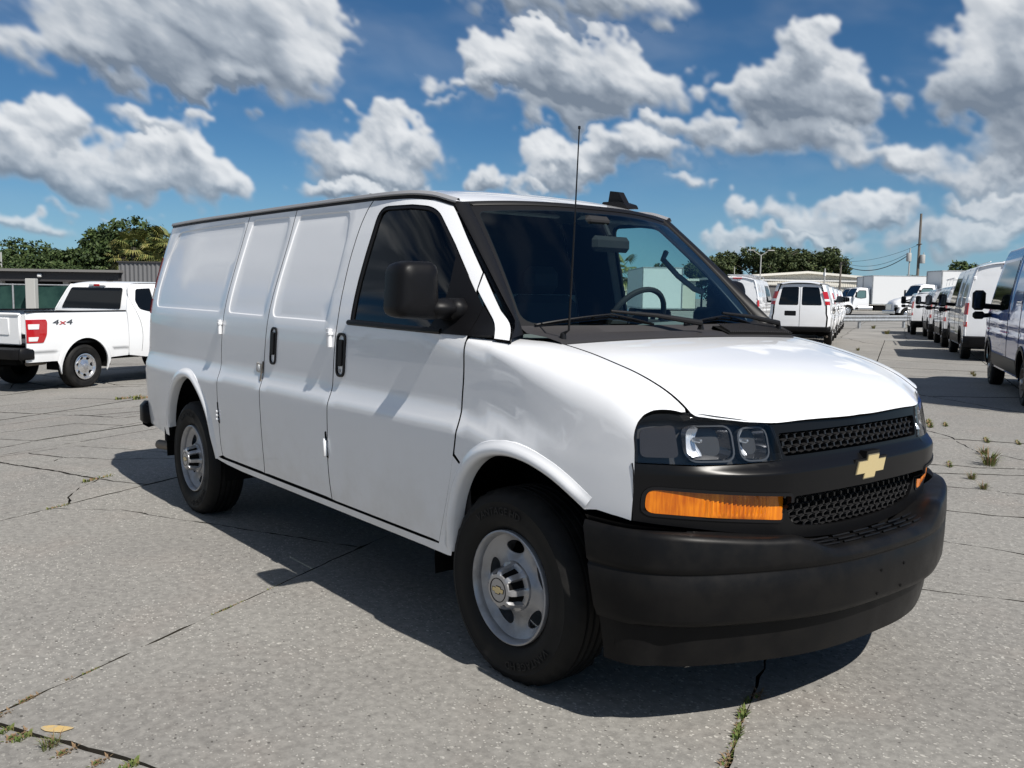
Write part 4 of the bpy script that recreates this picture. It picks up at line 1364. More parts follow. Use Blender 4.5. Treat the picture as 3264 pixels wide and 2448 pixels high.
    def bump_rows(prof, s0=0.0):
        rows = []
        sg_ = np.linspace(-1, 1, 97)
        for kind, d0, z0 in prof:
            row = []
            for q in sg_:
                aa = abs(q)
                zz = None
                base, nn = plan(aa * sl_[-1] * .999)
                y_ = base[1]
                step = 1 - sstep(.30, .50, y_)                              # lowered foot step in the middle
                zr = .690 + .030 * sstep(.5, .95, y_) - .055 * step
                if kind == 'in': z = float(fz(y_)) - .012; d = -(.135 - .10 * sstep(.55, .95, y_))
                elif kind == 'mid': z = zr + (.010 if step > .5 else .012) + .003 * step; d = d0
                elif kind == 'rid': z = zr + z0; d = d0
                elif kind == 'face': z = z0; d = d0
                amax = 1 - .21 * np.clip((.757 - z) / .335, 0, 1.2) * (1 if aa > .5 else 0)
                ee = aa * sl_[-1] * .999
                if aa > .55: ee = (.55 + (aa - .55) / .45 * (.45 * (1 - .115 * np.clip((.757 - z) / .335, 0, 1.3)))) * sl_[-1] * .999
                base, nn = plan(ee)
                dd = d * (1 if base[1] < .9 else 1 - .5 * sstep(.9, .985, base[1]) * (1 if d < -.02 else 0))
                p_ = base + nn * dd
                row.append((p_[0], p_[1] * (1 if q > 0 else -1), z))
            rows.append(row)
        return rows
    b = MB(); b.sheet(bump_rows([('in', 0, 0), ('mid', -.055, 0), ('mid', -.028, 0), ('rid', -.010, 0.006), ('rid', -.002, -.010), ('face', 0, .622), ('face', 0, .605), ('face', -.007, .598), ('face', -.007, .592), ('face', -.001, .585), ('face', -.002, .52), ('face', -.006, .445), ('face', -.014, .424), ('face', -.034, .412), ('face', -.075, .412)]), flip=True)
    # flip test: faces at the centre must look forward
    bumper = b.build('front_bumper', 'bumper_black', root, angle=50)
    dm = MB(); dm.sheet(bump_rows([('face', -.060, .425), ('face', -.058, .40), ('face', -.070, .30), ('face', -.078, .262), ('face', -.10, .256), ('face', -.14, .27)]), flip=True)
    dm.build('air_dam', 'bumper_black', bumper, angle=50)
    rb_ = MB()
    for i, off in enumerate((-.052, -.075, -.098)):
        for k in range(6):
            ya, yb = -.36 + k * .12 + .012, -.36 + (k + 1) * .12 - .012
            pts = []
            for y_ in (ya, (ya + yb) / 2, yb):
                base, nn = plan(np.interp(abs(y_), pl[:, 1], sl_)); zz = .652 - .0 + (abs(off) - .03) * .10
                pts.append((base[0] + off, y_, float(.690 - .055 + .013 + .012 * (abs(off) - .03) / .07)))
            rb_.tube(pts, .0045, 6)
    rb_.build('step_ribs', 'bumper_black', bumper, kind='stuff')
    for y_, z_ in ((-.07, .535), (.085, .535), (-.085, .452), (.075, .452)):
        ho = MB(); ho.lathe([(.0001, .0008), (.0055, .0008), (.0055, -.004)], 10, 'X', (1.0150 - (.002 if z_ > .5 else .006), y_, z_))
        ho.build('plate_hole', 'void', bumper)
    # ---------------- rear end
    # rear doors with glass, lamps, bumper
    edge = lambda z: float(S(-4.575, z)) - .012
    zs_ = np.linspace(.56, 1.93, 24)
    for s_ in (-1, 1):
        out = [(s_ * .004, .56)] + [(s_ * edge(z), z) for z in zs_] + [(s_ * (edge(1.93) - .06), 1.965), (s_ * .004, 1.985)]
        out = resamp(inset(out, .003), .05)
        wn_ = rnd([(s_ * .050, 1.30), (s_ * (edge(1.30) - .105), 1.30), (s_ * (edge(1.875) - .060), 1.875), (s_ * .050, 1.892)], .06)
        pl_ = [rnd([(s_ * .11, .96), (s_ * .47, .96), (s_ * .47, 1.12), (s_ * .11, 1.12)], .03)] if s_ > 0 else []
        d = MB(); patch(d, Frear, out, [resamp(wn_, .04)] + [resamp(q, .04) for q in pl_], (), (.09, .09), .02, sg=-1)
        if np.mean([q[0] for q in list(d.n.values())[:60]]) > 0:
            d = MB(); patch(d, Frear, out, [resamp(wn_, .04)] + [resamp(q, .04) for q in pl_], (), (.09, .09), .02, sg=1)
        do = d.build('rear_door', 'paint_white', root)
        g_ = MB(); patch(g_, Frear, resamp(inset(wn_, -.004), .05), (), (), (.1, .1), 0, sg=-1, off=-.006); g_.build('window_glass', 'glass_black', do)
        for q in pl_:
            g2 = MB(); patch(g2, Frear, resamp(inset(q, -.004), .05), (), (), (.1, .1), 0, sg=-1, off=-.02); g2.build('plate_recess', 'black_satin', do)
        tl = MB()
        for (za, zb, mi_) in ((1.32, 1.43, 0), (1.435, 1.505, 1), (1.51, 1.74, 0)):
            rows = []
            for z in np.linspace(za, zb, 6):
                xq = [-4.585, -4.57, -4.54, -4.50, -4.47 + .02]
                rows.append([(-4.60 + .10 * max(0, z - 1.0)**2, s_ * (float(S(-4.57, z)) - .008), z)] + [(x_, s_ * (float(S(x_, z)) + .006), z) for x_ in xq])
            tl.sheet(rows, mi_, flip=(s_ > 0))
        tl.build('tail_light', ['lens_red', 'lens_white'], root, angle=60)
    rbm = MB(); rows = []
    for dx, z in ((.06, .62), (-.02, .625), (-.085, .60), (-.09, .50), (-.06, .46), (.08, .455)):
        row = []
        for q in np.linspace(-1, 1, 41):
            y_ = q * (.955); cor = .10 * max(0, (abs(q) - .85) / .15)**2
            row.append((-4.60 + dx + cor, y_, z))
        rows.append(row)
    rbm.sheet(rows)
    # rubber end caps wrapping on to the sides
    for s_ in (-1, 1):
        cap_ = []
        for k in range(9):
            a = k / 8
            x_ = -4.64 + .22 * a; cap_.append((x_, s_ * (.955 + .005 * a), 0))
        rbm.box((-4.535, s_ * .925, .552), (.16, .09, .185), bev=.035)
    rbm.build('rear_bumper', 'black_textured', root, angle=60)
    # ---------------- wheels, wells, underside
    make_wheel('wheel', root, -.02, -.957, -1, rot=0.0, steer=R(1.0))
    make_wheel('wheel', root, -3.43, -.978, -1, rot=R(40))
    make_wheel('wheel', root, -.02, .957, 1, rot=R(20))
    make_wheel('wheel', root, -3.43, .978, 1, rot=R(70))
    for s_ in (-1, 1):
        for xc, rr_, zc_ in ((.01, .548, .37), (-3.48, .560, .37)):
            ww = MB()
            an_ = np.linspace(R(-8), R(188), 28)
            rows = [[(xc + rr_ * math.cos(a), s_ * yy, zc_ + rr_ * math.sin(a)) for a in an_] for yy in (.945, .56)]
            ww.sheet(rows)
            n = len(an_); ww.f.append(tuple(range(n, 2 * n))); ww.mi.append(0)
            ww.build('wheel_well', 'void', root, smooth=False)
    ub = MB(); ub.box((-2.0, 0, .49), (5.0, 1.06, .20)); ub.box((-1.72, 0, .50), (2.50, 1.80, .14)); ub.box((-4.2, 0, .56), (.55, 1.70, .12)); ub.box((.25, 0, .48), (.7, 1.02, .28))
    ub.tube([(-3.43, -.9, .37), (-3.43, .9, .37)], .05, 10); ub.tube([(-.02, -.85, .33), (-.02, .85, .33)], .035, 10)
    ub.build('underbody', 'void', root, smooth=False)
    ex = MB(); ex.tube([(-3.7, -.70, .34), (-4.1, -.80, .325), (-4.46, -.865, .312)], .036, 16, caps=False); ex.tube([(-4.455, -.864, .312), (-4.1, -.80, .325)], .031, 16)
    ex.build('exhaust_pipe', 'steel_dirty', root)
    mf = MB(); mf.box((-4.03, -.86, .50), (.03, .20, .20), bev=.01); mf.build('mud_flap', 'black_textured', root)
    # ---------------- backing behind the gaps
    sl = MB()
    for g_ in (gap1, gap2, gap3, gapf): seal(sl, g_)
    seal(sl, [(-2.93, .448), (-.45, .445)])
    seal(sl, [(-.322, 1.324), (-.18, 1.322)], d=.02)
    both(sl, 'door_seal', 'void', root)
    hsL = MB()
    for v_ in (2.036,):
        rows = [(Ff(np.linspace(-.05, .68, 20), np.full(20, v_ + q)) - np.array([0, 0, .018])).tolist() for q in (-.045, .045)]
        hsL.sheet(rows)
    both(hsL, 'hood_seal', 'void', root)
    nose = MB(); rows = []
    for y_ in np.linspace(-.90, .90, 31):
        rows.append([(float(PXb(abs(y_))) - .10, y_, .62), (float(PXb(abs(y_))) - .11, y_, 1.02), (float(PXb(abs(y_))) - .15, y_, 1.06 + .0)])
    nose.sheet(rows); nose.build('radiator_support', 'void', root, smooth=False)
    # ---------------- cabin
    hl_ = MB(); patch(hl_, Fr2, resamp([(a * SX, b * .97) for a, b in ro if a < .99], .1), (), (), (.2, .15), 0, off=-.035, sg=-1)
    hl_.f = [tuple(reversed(f)) for f in hl_.f]; hl_.n = {}
    hl_.build('headliner', 'headliner', root)
    bkh = MB()
    rows = []
    for z in [.5, .7, .9, 1.1, 1.3, 1.5, 1.6, 1.7, 1.8, 1.9, 1.96, 2.02]:
        y_ = float(S(-1.6, min(z, 1.96))) - .05
        if z > 1.9: y_ -= (z - 1.9) * .9
        rows.append([(-1.66, -y_, z), (-1.66, 0, z), (-1.66, y_, z)])
    bkh.sheet(rows)
    for fi, f in enumerate(bkh.f): bkh.mi[fi] = 1 if np.mean([bkh.v[i][2] for i in f]) < 1.5 else 0  # pale lower half stands in for sky reflected in the windshield
    bkh.build('bulkhead', ['interior_dark', 'bulkhead_sky_veil'], root, smooth=False)
    inn = MB()
    iw = inset(resamp(win, .05), -.03)
    patch(inn, Fs, resamp([(-1.64, .55), (-.30, .55), (-.25, 1.30), (-.34, 1.50), (-.78, 1.92), (-1.64, 1.95)], .08), [iw], (), (.15, .15), 0, off=-.055)
    inn.f = [tuple(reversed(f)) for f in inn.f]; inn.n = {}
    both(inn, 'door_trim', 'interior_dark', root)
    flo = MB(); flo.box((-.85, 0, .60), (1.75, 1.72, .05)); flo.build('cabin_floor', 'interior_dark', root)
    ds = MB(); rows = []
    yy = np.linspace(-.84, .84, 33)
    for x_, z_ in ((-.10, 1.318), (-.22, 1.322), (-.40, 1.330), (-.55, 1.318), (-.62, 1.285), (-.64, 1.20), (-.60, 1.05), (-.50, .75), (-.46, .62)):
        rows.append([(x_ - .10 * (y_ / .84)**2 * (1 if x_ > -.3 else .2), y_, z_ + (.045 * math.exp(-((y_ - .40) / .22)**2) if -.66 < x_ < -.38 and z_ > 1.15 else 0)) for y_ in yy])
    ds.sheet(rows, flip=True); ds.build('dashboard', 'dash_top', root)
    for s_ in (-1, 1):
        se = MB()
        se.box((-1.10, s_ * .42, .98), (.52, .50, .16), bev=.06)
        se.box((-1.10, s_ * .42, .78), (.44, .44, .26), bev=.02)
        se.box((-1.40, s_ * .42, 1.24), (.15, .50, .52), bev=.06, rot=Matrix.Rotation(R(-12), 4, 'Y'))
        st = se.build('seat', 'seat_cloth', root)
        hr_ = MB(); hr_.box((-1.47, s_ * .42, 1.585), (.10, .26, .16), bev=.045); hr_.build('headrest', 'seat_cloth', st)
    stw = MB(); Mx = Matrix.Translation((-.70, .42, 1.36)) @ Matrix.Rotation(R(28), 4, 'Y')
    stw.tube([(0.0, .195 * math.cos(a), .195 * math.sin(a)) for a in np.linspace(0, 2 * math.pi, 40, endpoint=False)], .015, 8, closed=True)
    stw.lathe([(.0001, -.02), (.06, -.015), (.075, .02)], 20, 'X')
    for a in (0, math.pi, -math.pi / 2): stw.tube([(0, .05 * math.cos(a), .05 * math.sin(a)), (0, .19 * math.cos(a), .19 * math.sin(a))], .014, 6)
    stw.xform(Mx); stw.build('steering_wheel', 'interior_dark', root)
    # inner pillar trims and grab handle
    ip = MB(); rows = []
    for k, h in ((-.02, .012), (.35, .028), (.75, .028), (1.16, .012), (1.16, -.02)):
        rows.append((sp_ + (gpts - sp_) * k - nrm * (h + .012) + np.array([-.02, .0, 0])).tolist())
    ip.sheet(rows, flip=True)
    both(ip, 'pillar_lining', 'lining', root)
    gh = MB(); gh.tube([(-.79, .745, 1.74), (-.77, .70, 1.70), (-.66, .70, 1.61), (-.56, .72, 1.54), (-.52, .755, 1.52)], .016, 8); gh.build('grab_handle', 'lining', root)
    im = MB(); im.box((-.50, .03, 1.742), (.045, .25, .075), bev=.022); im.tube([(-.50, .02, 1.78), (-.55, .02, 1.86)], .012, 8); im.box((-.57, -.02, 1.85), (.10, .16, .05), bev=.02)
    im.build('rear_view_mirror', 'interior_dark', root)
    for s_ in (-1, 1):
        vz = MB(); vz.box((-.78, s_ * .36, 1.90), (.20, .46, .018), bev=.008, rot=Matrix.Rotation(R(18), 4, 'Y')); vz.build('sun_visor', 'headliner', root)
    # ---------------- outside mirrors
    for s_ in (-1, 1):
        hd = MB()
        # housing: rounded block, bulging to the front, arm to the sail
        prof = [(.055, .55), (.048, .86), (.030, .97), (.0, 1.0), (-.030, .985), (-.062, .955), (-.078, .94)]
        prof = [(-.078, .94), (-.062, .965), (-.020, 1.0), (.020, .985), (.042, .93), (.056, .80), (.064, .50), (.066, .10)]
        rows = []
        cy_, cz_ = -1.110, 1.508
        for dx, k in prof:
            base = rnd([(-.105, -.112), (.100, -.122), (.092, .118), (-.090, .116)], [.045, .02, .045, .055], 8)
            row = [(-.455 + dx, cy_ + a * k, cz_ + b * k) for a, b in base]; row.append(row[0]); rows.append(row)
        hd.sheet(rows)
        hd.add([r_ for r_ in rows[-1][:-1]], [tuple(range(len(rows[-1]) - 1))]); hd.add([r_ for r_ in rows[0][:-1]], [tuple(range(len(rows[0]) - 1))[::-1]])
        hd.box((-.452, -.985, 1.433), (.150, .16, .082), bev=.032); hd.box((-.450, -.925, 1.430), (.162, .10, .096), bev=.03)
        hd.v = [(a - (.025 if s_ < 0 else .115), b + (.018 if s_ < 0 else .085), c - (0 if s_ < 0 else .034)) for a, b, c in hd.v]
        if s_ > 0: hd = hd.mirror_y()
        mo = hd.build('side_mirror', 'black_textured', root, angle=50)
        mg = MB(); base = rnd([(-.088, -.100), (.086, -.105), (.080, .100), (-.076, .100)], .04, 6)
        mg.add([(-.5335 - (.025 if s_ < 0 else .115), (cy_ + (.018 if s_ < 0 else .085) + a) * -s_, cz_ - (0 if s_ < 0 else .034) + b) for a, b in base], [tuple(range(len(base)))] if s_ > 0 else [tuple(range(len(base)))[::-1]])
        mg.build('mirror_glass', 'mirror_dark', mo, smooth=False)
    # ---------------- roof antenna housing
    fn = MB()
    fx, fy = -.86, .46; fzv = float(Froof(np.array([0.06]), np.array([.62]))[0][2])
    fn.prism(rnd([(fx - .11, 0), (fx + .085, 0), (fx + .070, .022), (fx + .01, .036), (fx - .10, .034)], .01), 1, fy - .045, fy + .045)
    fn.prism(rnd([(fx - .085, .02), (fx + .045, .02), (fx - .005, .088), (fx - .070, .094)], .006), 1, fy - .020, fy + .020)
    fn.v = [(a, b, c + 1.962 - .06 * (a - fx) * 1.0) for a, b, c in fn.v]
    fn.build('roof_antenna', 'black_textured', root, smooth=False)
    # ---------------- door hinges and latch plate
    def hinge(parent, x, z, pts, matn='paint_white', tall=.075):
        h = MB(); yb = -float(S(x, z))
        h.box((x - .022, yb - .004, z), (.040, .012, tall), bev=.003)
        h.tube([(x + .004, yb - .012, z - tall / 2), (x + .004, yb - .012, z + tall / 2)], .011, 10)
        h.box((x + .004, yb - .012, z + tall * .22), (.028, .026, tall * .18), bev=.003)
        h.build('hinge', matn, parent)
    def low_hinge(parent, x, z, dark):
        h = MB(); yb = -float(S(x, z))
        hp = rnd([(x - .012, z - .065), (x + .016, z - .072), (x + .006, z + .068), (x - .012, z + .060)], .006)
        patch(h, Fs, hp, (), (), (.1, .1), 0, off=.0012, mi=1)
        if dark:
            for k in (-.045, -.02, .005): h.box((x - .002, yb - .006, z + k), (.018, .016, .014), bev=.003, mi=0)
        else:
            h.box((x + .001, yb - .008, z - .02), (.020, .020, .082), bev=.004, mi=0)
            for k in (-.058, .024): h.box((x - .006, yb - .007, z + k), (.012, .016, .008), bev=.002, mi=0)
        h.build('hinge', ['paint_white', 'void'], parent)
    hinge(rear_leaf, -2.905, 1.272, None, tall=.088)
    hinge(front_leaf, -1.448, 1.270, None, tall=.092)
    low_hinge(rear_leaf, -2.888, .742, True); low_hinge(front_leaf, -1.440, .738, False)
    hb = MB(); hx, hz, hw, hh = -2.122, 1.194, .040, .104
    hp = rnd([(hx - hw, hz - hh), (hx + hw - .004, hz - hh), (hx + hw, hz + hh), (hx - hw + .004, hz + hh)], .036, 6)
    ring = inset(hp, .011)
    patch(hb, Fs, hp, [ring], (), (.2, .2), .012, off=.008); patch(hb, Fs, ring, (), (), (.03, .03), 0, off=-.002)
    pad = rnd([(hx - .014, hz - .05), (hx + .014, hz - .05), (hx + .015, hz + .075), (hx - .014, hz + .075)], .012)
    patch(hb, Fs, pad, (), (), (.05, .05), .012, off=.013)
    hb.build('door_handle', 'black_textured', front_leaf)
    lp = MB(); P = rnd([(-2.345, 1.088), (-2.262, 1.083), (-2.262, 1.030), (-2.345, 1.036)], .008)
    patch(lp, Fs, P, (), (), (.1, .1), .004, off=.0035, mi=0)
    patch(lp, Fs, [(-2.262, 1.098), (-2.246, 1.10), (-2.256, .985), (-2.268, .985)], (), (), (.1, .1), .004, off=.004, mi=1)
    lp.lathe([(.0001, -.003), (.016, -.003), (.019, 0)], 14, 'Y', (-2.308, -float(S(-2.308, 1.06)) - .004, 1.06), mi=2)
    lp.build('latch_plate', ['putty', 'steel_dirty', 'white_plastic'], rear_leaf)
    return root

mat('mirror_dark', (0.10, 0.11, 0.12), 0.05, 1.0)
mat('rail_shade_grey', (0.30, 0.30, 0.31), 0.4, 0, 0.5)
mat('cowl_black', (0.030, 0.028, 0.029), 0.55, 0, 0.4)
mat('grille_black', (0.020, 0.020, 0.021), 0.22, 0, 0.8)
mat('bezel_grey', (0.06, 0.063, 0.068), 0.3, 0, 0.5)
mat('chrome_dark_half', (0.10, 0.10, 0.105), 0.12, 0.8)
mat('smoked', (0.030, 0.028, 0.029), 0.30, 0, 0.3)
mat('dash_top', (0.14, 0.155, 0.155), 0.6, 0, 0.35)
mat('bulkhead_sky_veil', (0.58, 0.60, 0.59), 0.6, 0, 0.3)
mat('lining', (0.15, 0.16, 0.18), 0.7, 0, 0.25)
mat('putty', (0.50, 0.46, 0.40), 0.5)

van = thing('cargo_van', 'large white cargo van with black bumper and amber signals in front of everything else', 'van', group=None)
express(van)
# ------------------------------------------------------------------ ground: cast concrete slabs over a dark bed
LD = np.array([-.478, .878]); LN = np.array([.878, .478])        # along / across the lot's long joints
def gz(x, y):
    b = np.asarray(x) * LN[0] + np.asarray(y) * LN[1]
    return -.35 * sstep(-4.0, -14.0, b)
def lot(a, b): return (a * LD[0] + b * LN[0], a * LD[1] + b * LN[1])

m = mat('concrete', (0.31, 0.30, 0.285), 0.9, 0, 0.25)
t = m.node_tree
gp = N(t, 'ShaderNodeNewGeometry').outputs['Position']
oi = N(t, 'ShaderNodeObjectInfo')
big = noise(t, gp, 0.55, 5.0, 0.62).outputs['Fac']
c0 = mixc(t, mrange(t, big, 0.32, 0.68), (0.204, 0.196, 0.186, 1), (0.268, 0.260, 0.244, 1))
hue = noise(t, gp, 1.7, 3.0, 0.55).outputs['Fac']
c0 = mixc(t, mrange(t, hue, 0.48, 0.78, 0.0, 0.40), c0, (0.288, 0.244, 0.216, 1))
c0 = mixc(t, mth(t, 'MULTIPLY', oi.outputs['Random'], 0.22), c0, (0.200, 0.200, 0.200, 1))
fine = noise(t, gp, 26.0, 6.0, 0.7).outputs['Fac']
c0 = mixc(t, mrange(t, fine, 0.30, 0.70), mixc(t, 0.40, c0, (0.104, 0.100, 0.096, 1)), mixc(t, 0.30, c0, (0.384, 0.372, 0.352, 1)))
# pale shell chips and dark pits
patch_ = mrange(t, noise(t, gp, 0.9, 3.0, 0.6).outputs['Fac'], 0.35, 0.65, 0.35, 1.0)
def chips(scale, thr, size, seed):
    mp = N(t, 'ShaderNodeMapping'); t.links.new(gp, mp.inputs[0]); mp.inputs['Location'].default_value = (seed, seed * 1.7, 0); mp.inputs['Scale'].default_value = (1, 1.35, 0); mp.inputs['Rotation'].default_value = (0, 0, seed)
    wv = N(t, 'ShaderNodeVectorMath', operation='ADD')
    nz = noise(t, gp, scale * .7, 2.0, 0.5)
    t.links.new(mp.outputs[0], wv.inputs[0]); t.links.new(vmth(t, 'SCALE', nz.outputs['Color'], 0.9 / scale), wv.inputs[1])
    v = N(t, 'ShaderNodeTexVoronoi', feature='F1'); t.links.new(wv.outputs[0], v.inputs['Vector']); v.inputs['Scale'].default_value = scale
    sp = N(t, 'ShaderNodeSeparateColor'); t.links.new(v.outputs['Color'], sp.inputs[0])
    pick = mth(t, 'GREATER_THAN', sp.outputs[0], thr)
    r_ = mth(t, 'MULTIPLY', sp.outputs[1], size)
    return mth(t, 'MULTIPLY', mrange(t, mth(t, 'SUBTRACT', v.outputs['Distance'], r_), 0.10, 0.0), pick), sp.outputs[2]
w1, b1 = chips(70.0, 0.62, 0.42, 0.3)
w2, b2 = chips(38.0, 0.80, 0.34, 2.1)
d1, _b = chips(46.0, 0.86, 0.28, 4.4)
wsum = mth(t, 'MAXIMUM', w1, w2)
c1 = mixc(t, mth(t, 'MULTIPLY', mth(t, 'MULTIPLY', wsum, patch_), 0.80), c0, mixc(t, b1, (0.400, 0.384, 0.352, 1), (0.640, 0.624, 0.592, 1)))
c1 = mixc(t, mth(t, 'MULTIPLY', d1, 0.75), c1, (0.060, 0.056, 0.052, 1))
stain = mrange(t, noise(t, gp, 0.23, 6.0, 0.65).outputs['Fac'], 0.56, 0.74)
c1 = mixc(t, mth(t, 'MULTIPLY', stain, 0.25), c1, (0.112, 0.108, 0.104, 1))
c1 = mixc(t, 1.0, c1, (0.955, 0.95, 0.925, 1), 'MULTIPLY')
t.links.new(c1, bsdf(m).inputs['Base Color'])
# brushed finish, chips standing a little proud
mp = N(t, 'ShaderNodeMapping'); t.links.new(gp, mp.inputs[0]); mp.inputs['Rotation'].default_value = (0, 0, R(-28.6)); mp.inputs['Scale'].default_value = (3.0, 60.0, 1)
br = noise(t, mp.outputs[0], 1.0, 3.0, 0.6).outputs['Fac']
hgt_ = mth(t, 'MULTIPLY_ADD', br, 0.35, mth(t, 'MULTIPLY_ADD', wsum, 0.5, mth(t, 'MULTIPLY_ADD', fine, 0.8, mth(t, 'MULTIPLY', d1, -0.8))))
bm = N(t, 'ShaderNodeBump'); bm.inputs['Strength'].default_value = 0.55; bm.inputs['Distance'].default_value = 0.006
t.links.new(hgt_, bm.inputs['Height']); t.links.new(bm.outputs[0], bsdf(m).inputs['Normal'])

m = mat('far_concrete', (0.30, 0.29, 0.275), 0.9, 0, 0.2)
t = m.node_tree
gp = N(t, 'ShaderNodeNewGeometry').outputs['Position']
f = noise(t, gp, 0.35, 8.0, 0.65).outputs['Fac']
c0 = mixc(t, mrange(t, f, 0.3, 0.7), (0.192, 0.186, 0.176, 1), (0.280, 0.272, 0.256, 1))
mp = N(t, 'ShaderNodeMapping'); t.links.new(gp, mp.inputs[0]); mp.inputs['Rotation'].default_value = (0, 0, R(-28.6))
sx = N(t, 'ShaderNodeSeparateXYZ'); t.links.new(mp.outputs[0], sx.inputs[0])
wob = mth(t, 'MULTIPLY', mth(t, 'SUBTRACT', noise(t, gp, 0.6, 4.0, 0.6).outputs['Fac'], 0.5), 0.5)
lines = None
for ax_, per in ((0, 2.42), (1, 8.87)):
    q = mth(t, 'ABSOLUTE', mth(t, 'SUBTRACT', mth(t, 'FRACT', mth(t, 'DIVIDE', mth(t, 'ADD', sx.outputs[ax_], wob), per)), 0.5))
    q = mth(t, 'LESS_THAN', mth(t, 'MULTIPLY', q, per), 0.022)
    lines = q if lines is None else mth(t, 'MAXIMUM', lines, q)
t.links.new(mixc(t, mth(t, 'MULTIPLY', lines, 0.7), c0, (0.048, 0.046, 0.040, 1)), bsdf(m).inputs['Base Color'])
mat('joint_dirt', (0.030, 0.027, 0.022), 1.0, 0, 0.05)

# lot co-ordinates of the slabbed area near the camera
B_EDGES = [-1.99 + 2.42 * k for k in range(-9, 4)]
A_EDGES = [-10.77, -1.90, 6.97, 15.84, 24.71, 33.58]
a0_, a1_, b0_, b1_ = A_EDGES[0], A_EDGES[-1], B_EDGES[0], B_EDGES[-1]

g = MB()
def grid_sheet(As, Bs, dz, mi):
    rows = []
    for a in As:
        row = []
        for b in Bs:
            x, y = lot(a, b); row.append((x, y, float(gz(x, y)) + dz))
        rows.append(row)
    g.sheet(rows, mi, flip=True)
far = 1500.0
Bs_mid = sorted(set([b0_, b1_] + [q for q in np.linspace(-14, -4, 21) if b0_ < q < b1_]))
Bs_all = [-far, -300, -60, b0_] 
grid_sheet([-far, -60, a0_], Bs_all + Bs_mid[1:] + [60, 300, far], -.001, 0)
grid_sheet([a1_, 60, 300, far], Bs_all + Bs_mid[1:] + [60, 300, far], -.001, 0)
grid_sheet([a0_, a1_], Bs_all, -.001, 0)
grid_sheet([a0_, a1_], [b1_, 60, 300, far], -.001, 0)
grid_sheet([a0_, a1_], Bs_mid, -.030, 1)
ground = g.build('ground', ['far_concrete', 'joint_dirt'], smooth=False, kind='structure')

# ---- slabs, split by the cracks
rc = random.Random(5)
def jag(P, amp, seg=.16):
    """break a polyline into an irregular crack"""
    P = resamp(P, seg, False); out = []
    off = 0
    for i, q in enumerate(P):
        d = np.array(P[min(i + 1, len(P) - 1)]) - np.array(P[max(i - 1, 0)]); d /= np.linalg.norm(d) + 1e-9
        off = off * .72 + rc.uniform(-1, 1) * amp
        out.append((q[0] - d[1] * off, q[1] + d[0] * off))
    return out
def seg_hit(p, q, a, b):
    r = (q[0] - p[0], q[1] - p[1]); s_ = (b[0] - a[0], b[1] - a[1])
    den = r[0] * s_[1] - r[1] * s_[0]
    if abs(den) < 1e-12: return None
    t_ = ((a[0] - p[0]) * s_[1] - (a[1] - p[1]) * s_[0]) / den
    u = ((a[0] - p[0]) * r[1] - (a[1] - p[1]) * r[0]) / den
    return (t_, u) if 0 <= t_ < 1 and 0 <= u < 1 else None
def split(poly, line):
    hits = []
    xs = [q[0] for q in poly]; ys = [q[1] for q in poly]
    bx0, bx1, by0, by1 = min(xs), max(xs), min(ys), max(ys)
    for i in range(len(line) - 1):
        p, q = line[i], line[i + 1]
        if max(p[0], q[0]) < bx0 or min(p[0], q[0]) > bx1 or max(p[1], q[1]) < by0 or min(p[1], q[1]) > by1: continue
        for j in range(len(poly)):
            h = seg_hit(p, q, poly[j], poly[(j + 1) % len(poly)])
            if h: hits.append((i + h[0], j, h[1], (p[0] + (q[0] - p[0]) * h[0], p[1] + (q[1] - p[1]) * h[0])))
    hits.sort()
    for h1, h2 in zip(hits, hits[1:]):
        mid = [line[k] for k in range(int(h1[0]) + 1, int(h2[0]) + 1)]
        test = mid[len(mid) // 2] if mid else ((h1[3][0] + h2[3][0]) / 2, (h1[3][1] + h2[3][1]) / 2)
        if not pip(poly, [test])[0]: continue
        if len(mid) > 2 and not pip(poly, mid).all(): continue
        path = [h1[3]] + mid + [h2[3]]
        j1, j2 = h1[1], h2[1]; n = len(poly)
        if j1 == j2: continue
        A = list(path); k = (j2 + 1) % n
        while True:
            A.append(poly[k])
            if k == j1: break
            k = (k + 1) % n
        Bp = list(reversed(path)); k = (j1 + 1) % n
        while True:
            Bp.append(poly[k])
            if k == j2: break
            k = (k + 1) % n
        if abs(area2(A)) < .16 or abs(area2(Bp)) < .16: continue
        return [A, Bp]
    return None
def extend(P, e):
    P = [np.array(q, float) for q in P]
    d0 = P[0] - P[1]; d1 = P[-1] - P[-2]
    return [tuple(P[0] + d0 / np.linalg.norm(d0) * e)] + [tuple(q) for q in P] + [tuple(P[-1] + d1 / np.linalg.norm(d1) * e)]

